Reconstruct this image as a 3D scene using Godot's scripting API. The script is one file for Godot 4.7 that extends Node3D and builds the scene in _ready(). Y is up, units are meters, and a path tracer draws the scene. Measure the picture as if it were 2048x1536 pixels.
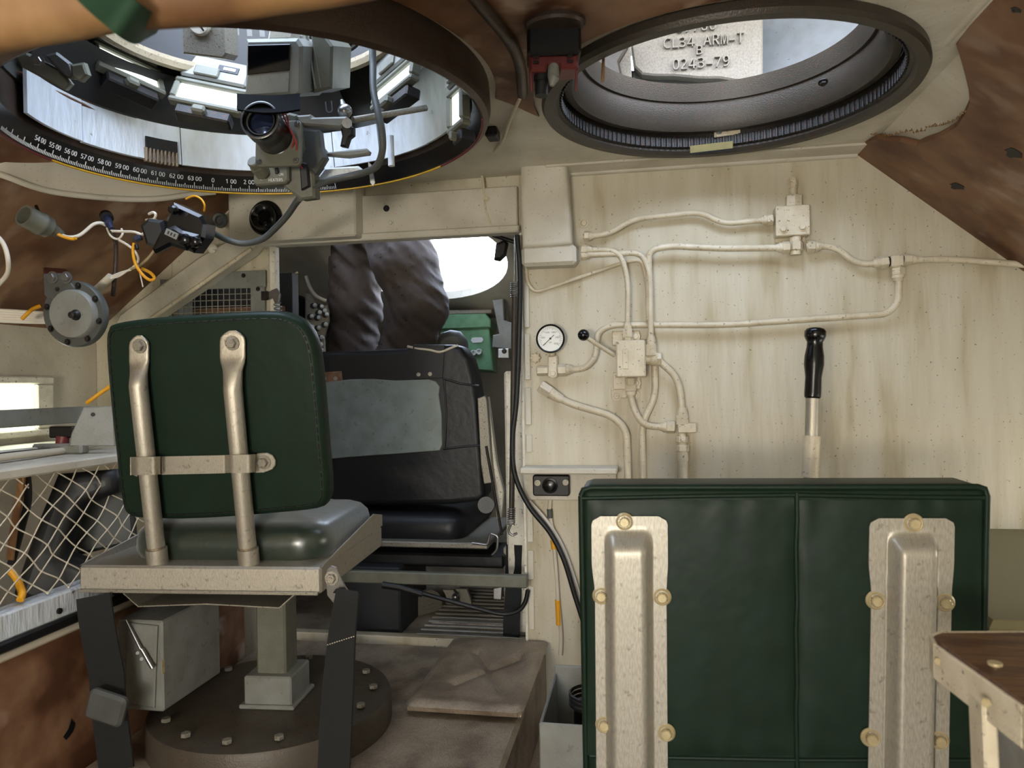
extends Node3D

const F := 1475.0          # focal length in pixels of the 2048 x 1536 frame
const ZB := -1.78          # front face of the bulkhead
const CEIL := 1.21         # underside of the roof
const LAMP_ENERGY := 1.45
var cam: Camera3D
var K: Transform3D
var C := {}                # materials
var names := {}


# ---------------------------------------------------------------- mesh builder
class M:
	var v := PackedVector3Array()
	var g := PackedInt32Array()
	var cg := -1
	func tri(a: Vector3, b: Vector3, c: Vector3, out: Vector3) -> void:
		if (a - c).cross(a - b).dot(out) < 0.0:
			var t := b
			b = c
			c = t
		v.append(a)
		v.append(b)
		v.append(c)
		g.append(cg)
	func quad(a: Vector3, b: Vector3, c: Vector3, d: Vector3, out: Vector3) -> void:
		tri(a, b, c, out)
		tri(a, c, d, out)


func ray(x: float, y: float) -> Vector3:
	return K.basis * Vector3((x - 1024.0) / F, -(y - 768.0) / F, -1.0)

func pd(x: float, y: float, d: float) -> Vector3:
	return K.origin + ray(x, y) * d

func pz(x: float, y: float, z: float) -> Vector3:
	var r := ray(x, y)
	return K.origin + r * ((z - K.origin.z) / r.z)

func px(x: float, y: float, vx: float) -> Vector3:
	var r := ray(x, y)
	return K.origin + r * ((vx - K.origin.x) / r.x)

func py(x: float, y: float, h: float) -> Vector3:
	var r := ray(x, y)
	return K.origin + r * ((h - K.origin.y) / r.y)

func pp(x: float, y: float, o: Vector3, n: Vector3) -> Vector3:
	var r := ray(x, y)
	return K.origin + r * ((o - K.origin).dot(n) / r.dot(n))

func W(x: float, y: float, off := 0.0) -> Vector3:   # a point on (or off metres in front of) the bulkhead
	return pz(x, y, ZB + off)

func wp(a: Array, off := 0.0) -> Array:
	var o := []
	for i in range(0, a.size(), 2):
		o.append(W(a[i], a[i + 1], off))
	return o

func dp(a: Array) -> Array:   # x, y, depth triples
	var o := []
	for i in range(0, a.size(), 3):
		o.append(pd(a[i], a[i + 1], a[i + 2]))
	return o

func face(p: Vector3, n: Vector3, up := Vector3.UP) -> Transform3D:   # local z along n
	n = n.normalized()
	if absf(n.dot(up)) > 0.98:
		up = Vector3.FORWARD
	var x := up.cross(n).normalized()
	return Transform3D(Basis(x, n.cross(x), n), p)

func axis(p: Vector3, n: Vector3) -> Transform3D:     # local y along n
	n = n.normalized()
	var up := Vector3.RIGHT if absf(n.dot(Vector3.UP)) > 0.9 else Vector3.UP
	var x := up.cross(n).normalized()
	return Transform3D(Basis(x, n, x.cross(n)), p)

func box(m: M, t: Transform3D, s: Vector3, b := 0.002) -> void:
	var h := s * 0.5
	b = minf(b, minf(h.x, minf(h.y, h.z)) * 0.8)
	var c := func(sx, sy, sz, ax):
		var q := Vector3(sx * (h.x - b), sy * (h.y - b), sz * (h.z - b))
		q[ax] = [sx, sy, sz][ax] * h[ax]
		return t * q
	var bs := t.basis
	m.cg = -1
	for s1 in [-1, 1]:
		m.quad(c.call(s1, -1, -1, 0), c.call(s1, 1, -1, 0), c.call(s1, 1, 1, 0), c.call(s1, -1, 1, 0), bs.x * s1)
		m.quad(c.call(-1, s1, -1, 1), c.call(1, s1, -1, 1), c.call(1, s1, 1, 1), c.call(-1, s1, 1, 1), bs.y * s1)
		m.quad(c.call(-1, -1, s1, 2), c.call(1, -1, s1, 2), c.call(1, 1, s1, 2), c.call(-1, 1, s1, 2), bs.z * s1)
		for s2 in [-1, 1]:
			m.quad(c.call(s1, s2, -1, 0), c.call(s1, s2, 1, 0), c.call(s1, s2, 1, 1), c.call(s1, s2, -1, 1), bs.x * s1 + bs.y * s2)
			m.quad(c.call(s1, -1, s2, 0), c.call(s1, 1, s2, 0), c.call(s1, 1, s2, 2), c.call(s1, -1, s2, 2), bs.x * s1 + bs.z * s2)
			m.quad(c.call(-1, s1, s2, 1), c.call(1, s1, s2, 1), c.call(1, s1, s2, 2), c.call(-1, s1, s2, 2), bs.y * s1 + bs.z * s2)
			for s3 in [-1, 1]:
				m.tri(c.call(s1, s2, s3, 0), c.call(s1, s2, s3, 1), c.call(s1, s2, s3, 2), bs.x * s1 + bs.y * s2 + bs.z * s3)

func bx(m: M, a: Vector3, b: Vector3, bev := 0.002) -> void:
	var lo := a.min(b)
	var hi := a.max(b)
	box(m, Transform3D(Basis(), (lo + hi) * 0.5), hi - lo, bev)

func beam(m: M, a: Vector3, b: Vector3, w: float, h: float, up := Vector3.UP, bev := 0.002) -> void:
	var z := (b - a).normalized()
	var x := up.cross(z).normalized()
	box(m, Transform3D(Basis(x, z.cross(x), z), (a + b) * 0.5), Vector3(w, h, a.distance_to(b)), bev)

func loft(m: M, rings: Array, cap0 := true, cap1 := true, smooth := 1, closed := true) -> void:
	var n: int = rings[0].size()
	var mids := []
	for r in rings:
		var s := Vector3.ZERO
		for p in r:
			s += p
		mids.append(s / n)
	m.cg = smooth
	for i in rings.size() - 1:
		var mid: Vector3 = (mids[i] + mids[i + 1]) * 0.5
		for j in (n if closed else n - 1):
			var k := (j + 1) % n
			var a: Vector3 = rings[i][j]
			var c: Vector3 = rings[i + 1][k]
			var o := (a + c) * 0.5 - mid
			# the outward side: away from the ring's middle, across the surface
			m.quad(a, rings[i][k], c, rings[i + 1][j], o)
	m.cg = -1
	for e in [[cap0, 0, 1], [cap1, rings.size() - 1, rings.size() - 2]]:
		if e[0]:
			var o: Vector3 = mids[e[1]] - mids[e[2]]
			for j in n:
				m.tri(mids[e[1]], rings[e[1]][j], rings[e[1]][(j + 1) % n], o)

func tube(m: M, pts: Array, r, n := 10, cap := true) -> void:
	var rings := []
	var up := Vector3.ZERO
	for i in pts.size():
		var t: Vector3 = (pts[mini(i + 1, pts.size() - 1)] - pts[maxi(i - 1, 0)]).normalized()
		if i == 0:
			up = (Vector3.UP if absf(t.y) < 0.9 else Vector3.RIGHT)
		up = (up - t * up.dot(t)).normalized()
		var side := t.cross(up)
		var rr: float = r[i] if r is Array else r
		var ring := PackedVector3Array()
		for j in n:
			var a := TAU * j / n
			ring.append(pts[i] + (up * cos(a) + side * sin(a)) * rr)
		rings.append(ring)
	loft(m, rings, cap, cap)

func cyl(m: M, a: Vector3, b: Vector3, r: float, n := 16, r2 := -1.0) -> void:
	tube(m, [a, b], [r, r if r2 < 0.0 else r2], n)

func spl(p: Array, k := 6) -> Array:     # smooth curve through the points
	var o := []
	for i in p.size() - 1:
		var a: Vector3 = p[maxi(i - 1, 0)]
		var d: Vector3 = p[mini(i + 2, p.size() - 1)]
		for j in k:
			o.append(p[i].cubic_interpolate(p[i + 1], a, d, float(j) / k))
	o.append(p[-1])
	return o

func bend(p: Array, r: float, k := 5) -> Array:   # straight runs with rounded corners
	var o := [p[0]]
	for i in range(1, p.size() - 1):
		var u: Vector3 = p[i - 1] - p[i]
		var w: Vector3 = p[i + 1] - p[i]
		var q := minf(r, minf(u.length(), w.length()) * 0.48)
		var a: Vector3 = p[i] + u.normalized() * q
		var b: Vector3 = p[i] + w.normalized() * q
		for j in k + 1:
			var s := float(j) / k
			o.append(a.lerp(p[i], s).lerp(p[i].lerp(b, s), s))
	o.append(p[-1])
	return o

func lathe(m: M, t: Transform3D, prof: Array, n := 32, a0 := 0.0, a1 := TAU) -> void:   # prof: Vector2(radius, height), round local y, outside on the right going up
	var gid := 1
	for i in prof.size() - 1:
		if i > 0:
			var u: Vector2 = (prof[i] - prof[i - 1]).normalized()
			var w: Vector2 = (prof[i + 1] - prof[i]).normalized()
			if u.dot(w) < 0.8:
				gid += 1
		m.cg = gid
		var p: Vector2 = prof[i]
		var q: Vector2 = prof[i + 1]
		var d := q - p
		for j in n:
			var f0 := a0 + (a1 - a0) * j / n
			var f1 := a0 + (a1 - a0) * (j + 1) / n
			var fm := (f0 + f1) * 0.5
			var o := t.basis * Vector3(d.y * cos(fm), -d.x, -d.y * sin(fm))
			var pa := t * Vector3(p.x * cos(f0), p.y, -p.x * sin(f0))
			var pb := t * Vector3(p.x * cos(f1), p.y, -p.x * sin(f1))
			var qa := t * Vector3(q.x * cos(f0), q.y, -q.x * sin(f0))
			var qb := t * Vector3(q.x * cos(f1), q.y, -q.x * sin(f1))
			if p.x < 1e-6:
				m.tri(pa, qa, qb, o)
			elif q.x < 1e-6:
				m.tri(pa, pb, qa, o)
			else:
				m.quad(pa, pb, qb, qa, o)

func ball(m: M, c: Vector3, r: float, n := 14) -> void:
	var pr := []
	for i in n / 2 + 1:
		var a := -PI / 2 + PI * i / (n / 2)
		pr.append(Vector2(maxf(r * cos(a), 0.0), r * sin(a)))
	lathe(m, Transform3D(Basis(), c), pr, n)

func ccw(p: PackedVector2Array) -> float:
	var s := 0.0
	for i in p.size():
		s += p[i].cross(p[(i + 1) % p.size()])
	return 1.0 if s > 0.0 else -1.0

func inset(p: PackedVector2Array, d: float) -> PackedVector2Array:
	var o := PackedVector2Array()
	var n := p.size()
	var s := ccw(p)
	for i in n:
		var a := (p[i] - p[(i + n - 1) % n]).normalized()
		var b := (p[(i + 1) % n] - p[i]).normalized()
		var na := Vector2(a.y, -a.x) * s
		var nb := Vector2(b.y, -b.x) * s
		var bi := (na + nb).normalized()
		o.append(p[i] - bi * d / maxf(bi.dot(na), 0.5))
	return o

func ext(m: M, t: Transform3D, poly: PackedVector2Array, depth: float, bev := 0.0015) -> void:   # outline in local xy, from z = 0 to z = depth
	bev = minf(bev, absf(depth) * 0.45)
	var ins := inset(poly, bev)
	var idx := Geometry2D.triangulate_polygon(ins)
	if idx.is_empty():
		idx = Geometry2D.triangulate_polygon(poly)
	m.cg = -1
	for e in [[0.0, -1.0], [depth, 1.0]]:
		var o: Vector3 = t.basis.z * e[1] * signf(depth)
		for i in range(0, idx.size(), 3):
			m.tri(t * Vector3(ins[idx[i]].x, ins[idx[i]].y, e[0]), t * Vector3(ins[idx[i + 1]].x, ins[idx[i + 1]].y, e[0]), t * Vector3(ins[idx[i + 2]].x, ins[idx[i + 2]].y, e[0]), o)
	var sg := signf(depth)
	var lev := []
	if bev >= 0.01:      # soft things: a rounded edge
		for k in 5:
			var a := PI / 2 * k / 4.0
			lev.append([inset(poly, bev * (1.0 - sin(a))), bev * (1.0 - cos(a)) * sg])
		for k in 5:
			var a := PI / 2 * (4 - k) / 4.0
			lev.append([inset(poly, bev * (1.0 - sin(a))), depth - bev * (1.0 - cos(a)) * sg])
		m.cg = 1
	else:
		lev = [[ins, 0.0], [poly, bev * sg], [poly, depth - bev * sg], [ins, depth]]
	var cw := ccw(poly)
	var n := poly.size()
	for l in lev.size() - 1:
		for i in n:
			var j := (i + 1) % n
			var ed := (poly[j] - poly[i]).normalized()
			var out := t.basis * Vector3(ed.y * cw, -ed.x * cw, 0.0)
			var a: Vector2 = lev[l][0][i]
			var b: Vector2 = lev[l][0][j]
			var c: Vector2 = lev[l + 1][0][j]
			var d: Vector2 = lev[l + 1][0][i]
			m.quad(t * Vector3(a.x, a.y, lev[l][1]), t * Vector3(b.x, b.y, lev[l][1]), t * Vector3(c.x, c.y, lev[l + 1][1]), t * Vector3(d.x, d.y, lev[l + 1][1]), out)
	m.cg = -1

func soft(p: PackedVector2Array, k := 4) -> PackedVector2Array:   # closed outline made smooth
	var o := PackedVector2Array()
	var n := p.size()
	for i in n:
		for j in k:
			o.append(p[i].cubic_interpolate(p[(i + 1) % n], p[(i + n - 1) % n], p[(i + 2) % n], float(j) / k))
	return o

func rrect(w: float, h: float, r: float, k := 5) -> PackedVector2Array:
	var o := PackedVector2Array()
	for c in [[1, 1, 0.0], [-1, 1, PI / 2], [-1, -1, PI], [1, -1, PI * 1.5]]:
		for j in k + 1:
			var a: float = c[2] + PI / 2 * j / k
			o.append(Vector2(c[0] * (w / 2 - r) + cos(a) * r, c[1] * (h / 2 - r) + sin(a) * r))
	return o

func ngon(r: float, n := 6, turn := 0.0) -> PackedVector2Array:
	var o := PackedVector2Array()
	for i in n:
		o.append(Vector2(cos(turn + TAU * i / n), sin(turn + TAU * i / n)) * r)
	return o

func hexa(m: M, a: Vector3, b: Vector3, r: float, turn := 0.0) -> void:   # hexagonal bar from a to b
	ext(m, face(a, b - a), ngon(r, 6, turn), a.distance_to(b), r * 0.12)

func bolt(m: M, p: Vector3, n: Vector3, r: float, washer := true) -> void:
	n = n.normalized()
	if washer:
		cyl(m, p, p + n * r * 0.3, r * 1.45, 14)
	hexa(m, p + n * r * 0.28, p + n * r * 1.1, r)

func poly_on(t: Transform3D, pts: Array) -> PackedVector2Array:   # pixel outline cast on the xy plane of t
	var o := PackedVector2Array()
	var inv := t.affine_inverse()
	for i in range(0, pts.size(), 2):
		var q := inv * pp(pts[i], pts[i + 1], t.origin, t.basis.z)
		o.append(Vector2(q.x, q.y))
	return o

func sheet(m: M, nu: int, nv: int, fn: Callable, th := 0.0, smooth := 1) -> void:   # fn(u, v) -> point; th gives it thickness behind the face
	var p := []
	for i in nu + 1:
		var col := PackedVector3Array()
		for j in nv + 1:
			col.append(fn.call(float(i) / nu, float(j) / nv))
		p.append(col)
	var nm := []
	for i in nu + 1:
		var col := PackedVector3Array()
		for j in nv + 1:
			var du: Vector3 = p[mini(i + 1, nu)][j] - p[maxi(i - 1, 0)][j]
			var dv: Vector3 = p[i][mini(j + 1, nv)] - p[i][maxi(j - 1, 0)]
			col.append(du.cross(dv).normalized())
		nm.append(col)
	m.cg = smooth
	for i in nu:
		for j in nv:
			m.quad(p[i][j], p[i + 1][j], p[i + 1][j + 1], p[i][j + 1], nm[i][j])
	if th == 0.0:
		return
	var bk := func(i, j): return p[i][j] - nm[i][j] * th
	m.cg = smooth + 1
	for i in nu:
		for j in nv:
			m.quad(bk.call(i, j), bk.call(i + 1, j), bk.call(i + 1, j + 1), bk.call(i, j + 1), -nm[i][j])
	m.cg = -1
	for i in nu:
		m.quad(p[i][0], p[i + 1][0], bk.call(i + 1, 0), bk.call(i, 0), p[i][0] - p[i][1])
		m.quad(p[i][nv], p[i + 1][nv], bk.call(i + 1, nv), bk.call(i, nv), p[i][nv] - p[i][nv - 1])
	for j in nv:
		m.quad(p[0][j], p[0][j + 1], bk.call(0, j + 1), bk.call(0, j), p[0][j] - p[1][j])
		m.quad(p[nu][j], p[nu][j + 1], bk.call(nu, j + 1), bk.call(nu, j), p[nu][j] - p[nu - 1][j])

func ribbon(m: M, c: Array, w: Array, th: float) -> void:   # flat band through centres c with half-width vectors w
	var fn := func(u, v):
		var f: float = u * (c.size() - 1)
		var i := mini(int(f), c.size() - 2)
		var s := f - i
		return c[i].lerp(c[i + 1], s) + w[i].lerp(w[i + 1], s) * (v * 2.0 - 1.0)
	sheet(m, c.size() - 1, 2, fn, th)

func pillow(m: M, t: Transform3D, w: float, d: float, h: float, r: float, puff := 0.01) -> void:   # cushion with its base on local y = 0
	var rings := []
	for e in [[0.006, 0.0], [0.0, 0.012], [0.0, h * 0.45], [0.004, h * 0.68], [0.016, h * 0.86], [0.034, h * 0.95], [0.06, h], [minf(w, d) * 0.3, h + puff * 0.8], [minf(w, d) * 0.42, h + puff]]:
		var ring := PackedVector3Array()
		for q in rrect(w - e[0] * 2, d - e[0] * 2, maxf(r - e[0], 0.01), 8):
			ring.append(t * Vector3(q.x, e[1], q.y))
		rings.append(ring)
	loft(m, rings, true, true, 1)


# ---------------------------------------------------------------- scene tree
func numbered(s: String) -> String:
	if not names.has(s):
		names[s] = 0
		return s
	names[s] += 1
	return "%s_%03d" % [s, names[s]]

func tag(o: Node3D, label: String, category := "", group := "", kind := "") -> Node3D:
	if label:
		o.set_meta("label", label)
	if category:
		o.set_meta("category", category)
	if group:
		o.set_meta("group", group)
	if kind:
		o.set_meta("kind", kind)
	return o

func thing(called: String, label: String, category: String, at := Vector3.ZERO, group := "", bs := Basis()) -> Node3D:
	var o := Node3D.new()
	o.name = numbered(called)
	add_child(o)
	o.transform = Transform3D(bs, at)
	tag(o, label, category, group)
	return o

func put(parent: Node, called: String, m: M, mat: Material, label := "") -> MeshInstance3D:
	var o := MeshInstance3D.new()
	o.name = numbered(called) if parent == self else called
	parent.add_child(o, true)
	var inv := o.global_transform.affine_inverse()
	var s := SurfaceTool.new()
	s.begin(Mesh.PRIMITIVE_TRIANGLES)
	for i in m.g.size():
		s.set_smooth_group(m.g[i])
		for k in 3:
			s.add_vertex(inv * m.v[i * 3 + k])
	s.generate_normals()
	s.set_material(mat)
	o.mesh = s.commit()
	if label:
		o.set_meta("label", label)
	return o

func solo(called: String, m: M, mat: Material, label: String, category: String, at: Vector3, group := "", kind := "") -> MeshInstance3D:   # a thing that is one mesh
	var o := MeshInstance3D.new()
	o.name = numbered(called)
	add_child(o, true)
	o.position = at
	var s := SurfaceTool.new()
	s.begin(Mesh.PRIMITIVE_TRIANGLES)
	for i in m.g.size():
		s.set_smooth_group(m.g[i])
		for k in 3:
			s.add_vertex(m.v[i * 3 + k] - at)
	s.generate_normals()
	s.set_material(mat)
	o.mesh = s.commit()
	tag(o, label, category, group, kind)
	return o

func struct(called: String, m: M, mat: Material) -> MeshInstance3D:
	var o := put(self, called, m, mat)
	o.set_meta("kind", "structure")
	return o

func words(parent: Node, called: String, text: String, t: Transform3D, size: float, mat: Material, depth := 0.0006, mono := false) -> MeshInstance3D:
	var tm := TextMesh.new()
	tm.text = text
	var f := SystemFont.new()
	f.font_names = PackedStringArray(["Droid Sans Mono" if mono else "Droid Sans"])
	tm.font = f
	tm.font_size = 32
	tm.pixel_size = size / 32.0
	tm.depth = depth
	tm.curve_step = 4.0
	var o := MeshInstance3D.new()
	o.name = called
	o.mesh = tm
	o.material_override = mat
	parent.add_child(o, true)
	o.global_transform = t
	return o


# ---------------------------------------------------------------- materials
func noise(seed_: int, freq: float, cols: Array, offs: Array, oct := 4, type := FastNoiseLite.TYPE_SIMPLEX_SMOOTH, size := 512) -> NoiseTexture2D:
	var n := FastNoiseLite.new()
	n.seed = seed_
	n.noise_type = type
	n.frequency = freq
	n.fractal_octaves = oct
	var g := Gradient.new()
	g.offsets = PackedFloat32Array(offs)
	g.colors = PackedColorArray(cols)
	var t := NoiseTexture2D.new()
	t.width = size
	t.height = size
	t.seamless = true
	t.noise = n
	t.color_ramp = g
	return t

func mat(key: String, col: Color, rough: float, metal := 0.0, tex: Texture2D = null, sc := Vector3.ONE * 3, det: Texture2D = null, dsc := Vector3.ONE * 2, bump: Texture2D = null, bs := 0.1) -> StandardMaterial3D:
	var m := StandardMaterial3D.new()
	m.resource_name = key
	m.albedo_color = col
	m.roughness = rough
	m.metallic = metal
	m.uv1_triplanar = true
	m.uv1_world_triplanar = true
	m.uv1_scale = sc
	m.uv2_triplanar = true
	m.uv2_world_triplanar = true
	m.uv2_scale = dsc
	if tex:
		m.albedo_texture = tex
	if det:
		m.detail_enabled = true
		m.detail_albedo = det
		m.detail_uv_layer = BaseMaterial3D.DETAIL_UV_2
		m.detail_blend_mode = BaseMaterial3D.BLEND_MODE_MIX
	if bump:
		m.heightmap_enabled = true
		m.heightmap_texture = bump
		m.heightmap_scale = bs
	C[key] = m
	return m

func materials() -> void:
	var w := Color.WHITE
	var mottled := noise(3, 0.008, [Color(0.91, 0.90, 0.88), Color(0.965, 0.96, 0.945), w], [0.2, 0.5, 0.8])
	var grime := noise(9, 0.03, [Color(0.16, 0.12, 0.08, 0.75), Color(0.25, 0.2, 0.14, 0.0), Color(0.3, 0.26, 0.2, 0.0)], [0.14, 0.26, 1.0], 5)
	var specks := noise(11, 0.09, [Color(0.1, 0.08, 0.06, 0.85), Color(0.2, 0.16, 0.12, 0.0), Color(0.3, 0.26, 0.2, 0.0)], [0.10, 0.15, 1.0], 3)
	var drips := noise(15, 0.012, [Color(0.42, 0.34, 0.22, 0.32), Color(0.45, 0.38, 0.26, 0.0), Color(0.5, 0.4, 0.3, 0.0)], [0.22, 0.4, 1.0], 4)
	var lumps := noise(21, 0.02, [Color.BLACK, w], [0.2, 0.8], 4)
	var fine := noise(23, 0.12, [Color.BLACK, w], [0.2, 0.8], 3)
	var brushed := noise(25, 0.05, [Color(0.90, 0.895, 0.88), Color(0.955, 0.95, 0.94), w], [0.25, 0.5, 0.75], 4)
	var scuff := noise(27, 0.02, [Color(0.3, 0.27, 0.22, 0.4), Color(0.4, 0.36, 0.3, 0.0), Color(0.4, 0.36, 0.3, 0.0)], [0.12, 0.24, 1.0], 5)
	var rust := noise(29, 0.009, [Color(0.2, 0.14, 0.1, 0.6), Color(0.27, 0.19, 0.13, 0.45), Color(0.33, 0.25, 0.18, 0.18), Color(0.4, 0.3, 0.22, 0.0)], [0.18, 0.36, 0.55, 0.8], 7)
	var rust_spots := noise(31, 0.05, [Color(0.28, 0.13, 0.06, 0.9), Color(0.35, 0.18, 0.09, 0.0), Color(0.4, 0.25, 0.14, 0.0)], [0.16, 0.24, 1.0], 5)
	var rust_few := noise(41, 0.02, [Color(0.3, 0.16, 0.08, 0.8), Color(0.4, 0.24, 0.14, 0.0), Color(0.4, 0.25, 0.14, 0.0)], [0.05, 0.12, 1.0], 5)
	var hide := noise(33, 0.007, [Color(0.62, 0.5, 0.42), Color(0.85, 0.76, 0.68), Color(1.0, 0.96, 0.9)], [0.25, 0.5, 0.78], 5)
	var bloom := noise(35, 0.011, [Color(0.78, 0.71, 0.64, 0.6), Color(0.7, 0.6, 0.52, 0.0), Color(0.7, 0.6, 0.5, 0.0)], [0.16, 0.36, 1.0], 4)
	mat("cream", Color(0.81, 0.785, 0.725), 0.5, 0.0, mottled, Vector3.ONE * 1.3, specks, Vector3.ONE * 2.6, lumps, 0.12)
	mat("wall", Color(0.77, 0.74, 0.655), 0.45, 0.0, drips_under(mottled, drips), Vector3(2.2, 0.35, 2.2), specks, Vector3.ONE * 2.1, lumps, 0.1)
	mat("pipe", Color(0.83, 0.785, 0.69), 0.42, 0.0, mottled, Vector3.ONE * 4, grime, Vector3.ONE * 5, fine, 0.02)
	mat("white_paint", Color(0.88, 0.86, 0.8), 0.45, 0.0, mottled, Vector3.ONE * 4, grime, Vector3.ONE * 5)
	mat("grey_paint", Color(0.5, 0.505, 0.485), 0.5, 0.0, mottled, Vector3.ONE * 3, scuff, Vector3.ONE * 4, fine, 0.02)
	mat("grey_dark", Color(0.3, 0.31, 0.3), 0.5, 0.0, mottled, Vector3.ONE * 3, scuff, Vector3.ONE * 4, fine, 0.02)
	mat("olive_grey", Color(0.4, 0.4, 0.35), 0.5, 0.0, mottled, Vector3.ONE * 5, scuff, Vector3.ONE * 6, fine, 0.02)
	mat("cream_rusty", Color(0.6, 0.55, 0.45), 0.55, 0.0, mottled, Vector3.ONE * 4, rust_spots, Vector3.ONE * 5)
	mat("rubber_matt", Color(0.05, 0.05, 0.052), 0.95, 0.0, mottled, Vector3.ONE * 4).metallic_specular = 0.15
	mat("blue_steel", Color(0.84, 0.865, 0.89), 0.5, 0.1, mottled, Vector3(9, 2, 9), rust_few, Vector3.ONE * 2, lumps, 0.08)
	mat("alu", Color(0.74, 0.715, 0.66), 0.42, 0.75, brushed, Vector3(26, 3, 26), scuff, Vector3.ONE * 5, fine, 0.015)
	mat("alu_rib", Color(0.70, 0.68, 0.63), 0.42, 0.5, brushed, Vector3(14, 3, 14), scuff, Vector3.ONE * 5, lumps, 0.008)
	mat("alu_dirty", Color(0.6, 0.58, 0.53), 0.45, 0.5, brushed, Vector3.ONE * 8, rust_spots, Vector3.ONE * 6, fine, 0.03)
	mat("bolt", Color(0.76, 0.70, 0.55), 0.4, 0.3, mottled, Vector3.ONE * 12)
	mat("steel", Color(0.6, 0.6, 0.6), 0.3, 0.9, brushed, Vector3.ONE * 9)
	mat("dark_steel", Color(0.16, 0.155, 0.15), 0.42, 0.5, brushed, Vector3.ONE * 6, rust_spots, Vector3.ONE * 4, fine, 0.03)
	mat("ring_brown", Color(0.3, 0.26, 0.235), 0.42, 0.4, brushed, Vector3.ONE * 5, rust, Vector3.ONE * 3, fine, 0.03)
	mat("armour", Color(0.5, 0.54, 0.6), 0.55, 0.1, mottled, Vector3.ONE * 5, rust_few, Vector3.ONE * 4)
	mat("ring_grey", Color(0.22, 0.2, 0.17), 0.45, 0.2, brushed, Vector3.ONE * 5, rust_spots, Vector3.ONE * 5, fine, 0.03)
	mat("vinyl", Color(0.095, 0.16, 0.118), 0.44, 0.0, mottled, Vector3.ONE * 3, null, Vector3.ONE, lumps, 0.02).metallic_specular = 0.3
	var vw := mat("vinyl_worn_sheen", Color(0.1, 0.165, 0.125), 0.3, 0.0, mottled, Vector3.ONE * 3, scuff, Vector3.ONE * 5, lumps, 0.02)
	vw.rim_enabled = true  # rim sheen put in for the silvery hatch light; the scuffs are wear
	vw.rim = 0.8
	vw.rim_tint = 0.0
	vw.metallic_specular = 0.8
	mat("vinyl_black", Color(0.085, 0.088, 0.1), 0.45, 0.0, mottled, Vector3.ONE * 3, null, Vector3.ONE, lumps, 0.03)
	mat("patch", Color(0.52, 0.55, 0.53), 0.55, 0.0, mottled, Vector3.ONE * 3, scuff, Vector3.ONE * 4, lumps, 0.02)
	mat("foam", Color(0.54, 0.425, 0.335), 0.55, 0.0, hide, Vector3.ONE * 1.6, bloom, Vector3.ONE * 1.1, lumps, 0.08)
	mat("foam_tan", Color(0.58, 0.475, 0.33), 0.7, 0.0, hide, Vector3.ONE * 2.2, null, Vector3.ONE, lumps, 0.08)
	mat("floor_rust", Color(0.62, 0.56, 0.48), 0.4, 0.2, brushed, Vector3.ONE * 4, rust, Vector3.ONE * 1.7, fine, 0.09)
	mat("disc", Color(0.32, 0.29, 0.245), 0.5, 0.2, mottled, Vector3.ONE * 4, rust_spots, Vector3.ONE * 3, fine, 0.03)
	mat("rubber", Color(0.045, 0.045, 0.05), 0.5, 0.0, mottled, Vector3.ONE * 4)
	mat("webbing", Color(0.1, 0.105, 0.1), 0.75, 0.0, mottled, Vector3(4, 40, 4), null, Vector3.ONE, fine, 0.04)
	mat("black_gloss", Color(0.03, 0.03, 0.035), 0.22, 0.0)
	mat("glass_dark", Color(0.03, 0.035, 0.045), 0.06, 0.0)
	mat("red", Color(0.4, 0.14, 0.14), 0.45, 0.0, mottled, Vector3.ONE * 6)
	mat("yellow", Color(0.8, 0.62, 0.1), 0.45, 0.0, mottled, Vector3.ONE * 6)
	mat("tag_yellow", Color(0.38, 0.33, 0.07), 0.4, 0.0, mottled, Vector3.ONE * 8, scuff, Vector3.ONE * 9)
	mat("wire_white", Color(0.85, 0.82, 0.76), 0.5)
	mat("wire_yellow", Color(0.85, 0.6, 0.08), 0.5)
	mat("wire_red", Color(0.6, 0.15, 0.14), 0.5)
	mat("wire_blue", Color(0.13, 0.16, 0.26), 0.5)
	mat("rope", Color(0.78, 0.74, 0.66), 0.8)
	mat("print_white", Color(0.86, 0.86, 0.84), 0.5)
	mat("print_black", Color(0.05, 0.05, 0.05), 0.5)
	mat("dial", Color(0.84, 0.84, 0.81), 0.35)
	mat("green_box", Color(0.42, 0.6, 0.45), 0.4, 0.0, mottled, Vector3.ONE * 5, scuff, Vector3.ONE * 4)
	mat("cloth_olive", Color(0.6, 0.56, 0.4), 0.85, 0.0, brushed, Vector3(40, 40, 40), null, Vector3.ONE, fine, 0.05)
	mat("trousers", Color(0.31, 0.27, 0.25), 0.75, 0.0, mottled, Vector3.ONE * 5, null, Vector3.ONE, fine, 0.01)
	mat("skin", Color(0.7, 0.52, 0.42), 0.55)
	mat("wood", Color(0.43, 0.32, 0.2), 0.45, 0.0, hide, Vector3(2, 2, 14), scuff, Vector3.ONE * 5, lumps, 0.05)
	mat("cast", Color(0.56, 0.55, 0.53), 0.55, 0.25, brushed, Vector3.ONE * 6, scuff, Vector3.ONE * 6, fine, 0.05)
	mat("ground", Color(0.74, 0.71, 0.64), 0.9, 0.0, mottled, Vector3.ONE * 2)
	mat("hull_dark", Color(0.14, 0.14, 0.145), 0.6, 0.0, mottled, Vector3.ONE * 3)
	mat("strap_green", Color(0.1, 0.24, 0.16), 0.7, 0.0, mottled, Vector3.ONE * 8)
	var cg := mat("clear_glass", Color(0.95, 0.97, 0.95, 0.12), 0.03)
	cg.transparency = BaseMaterial3D.TRANSPARENCY_ALPHA
	var lg := mat("lamp_glow", Color(0.9, 0.88, 0.82), 0.4)
	lg.emission_enabled = true
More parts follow.
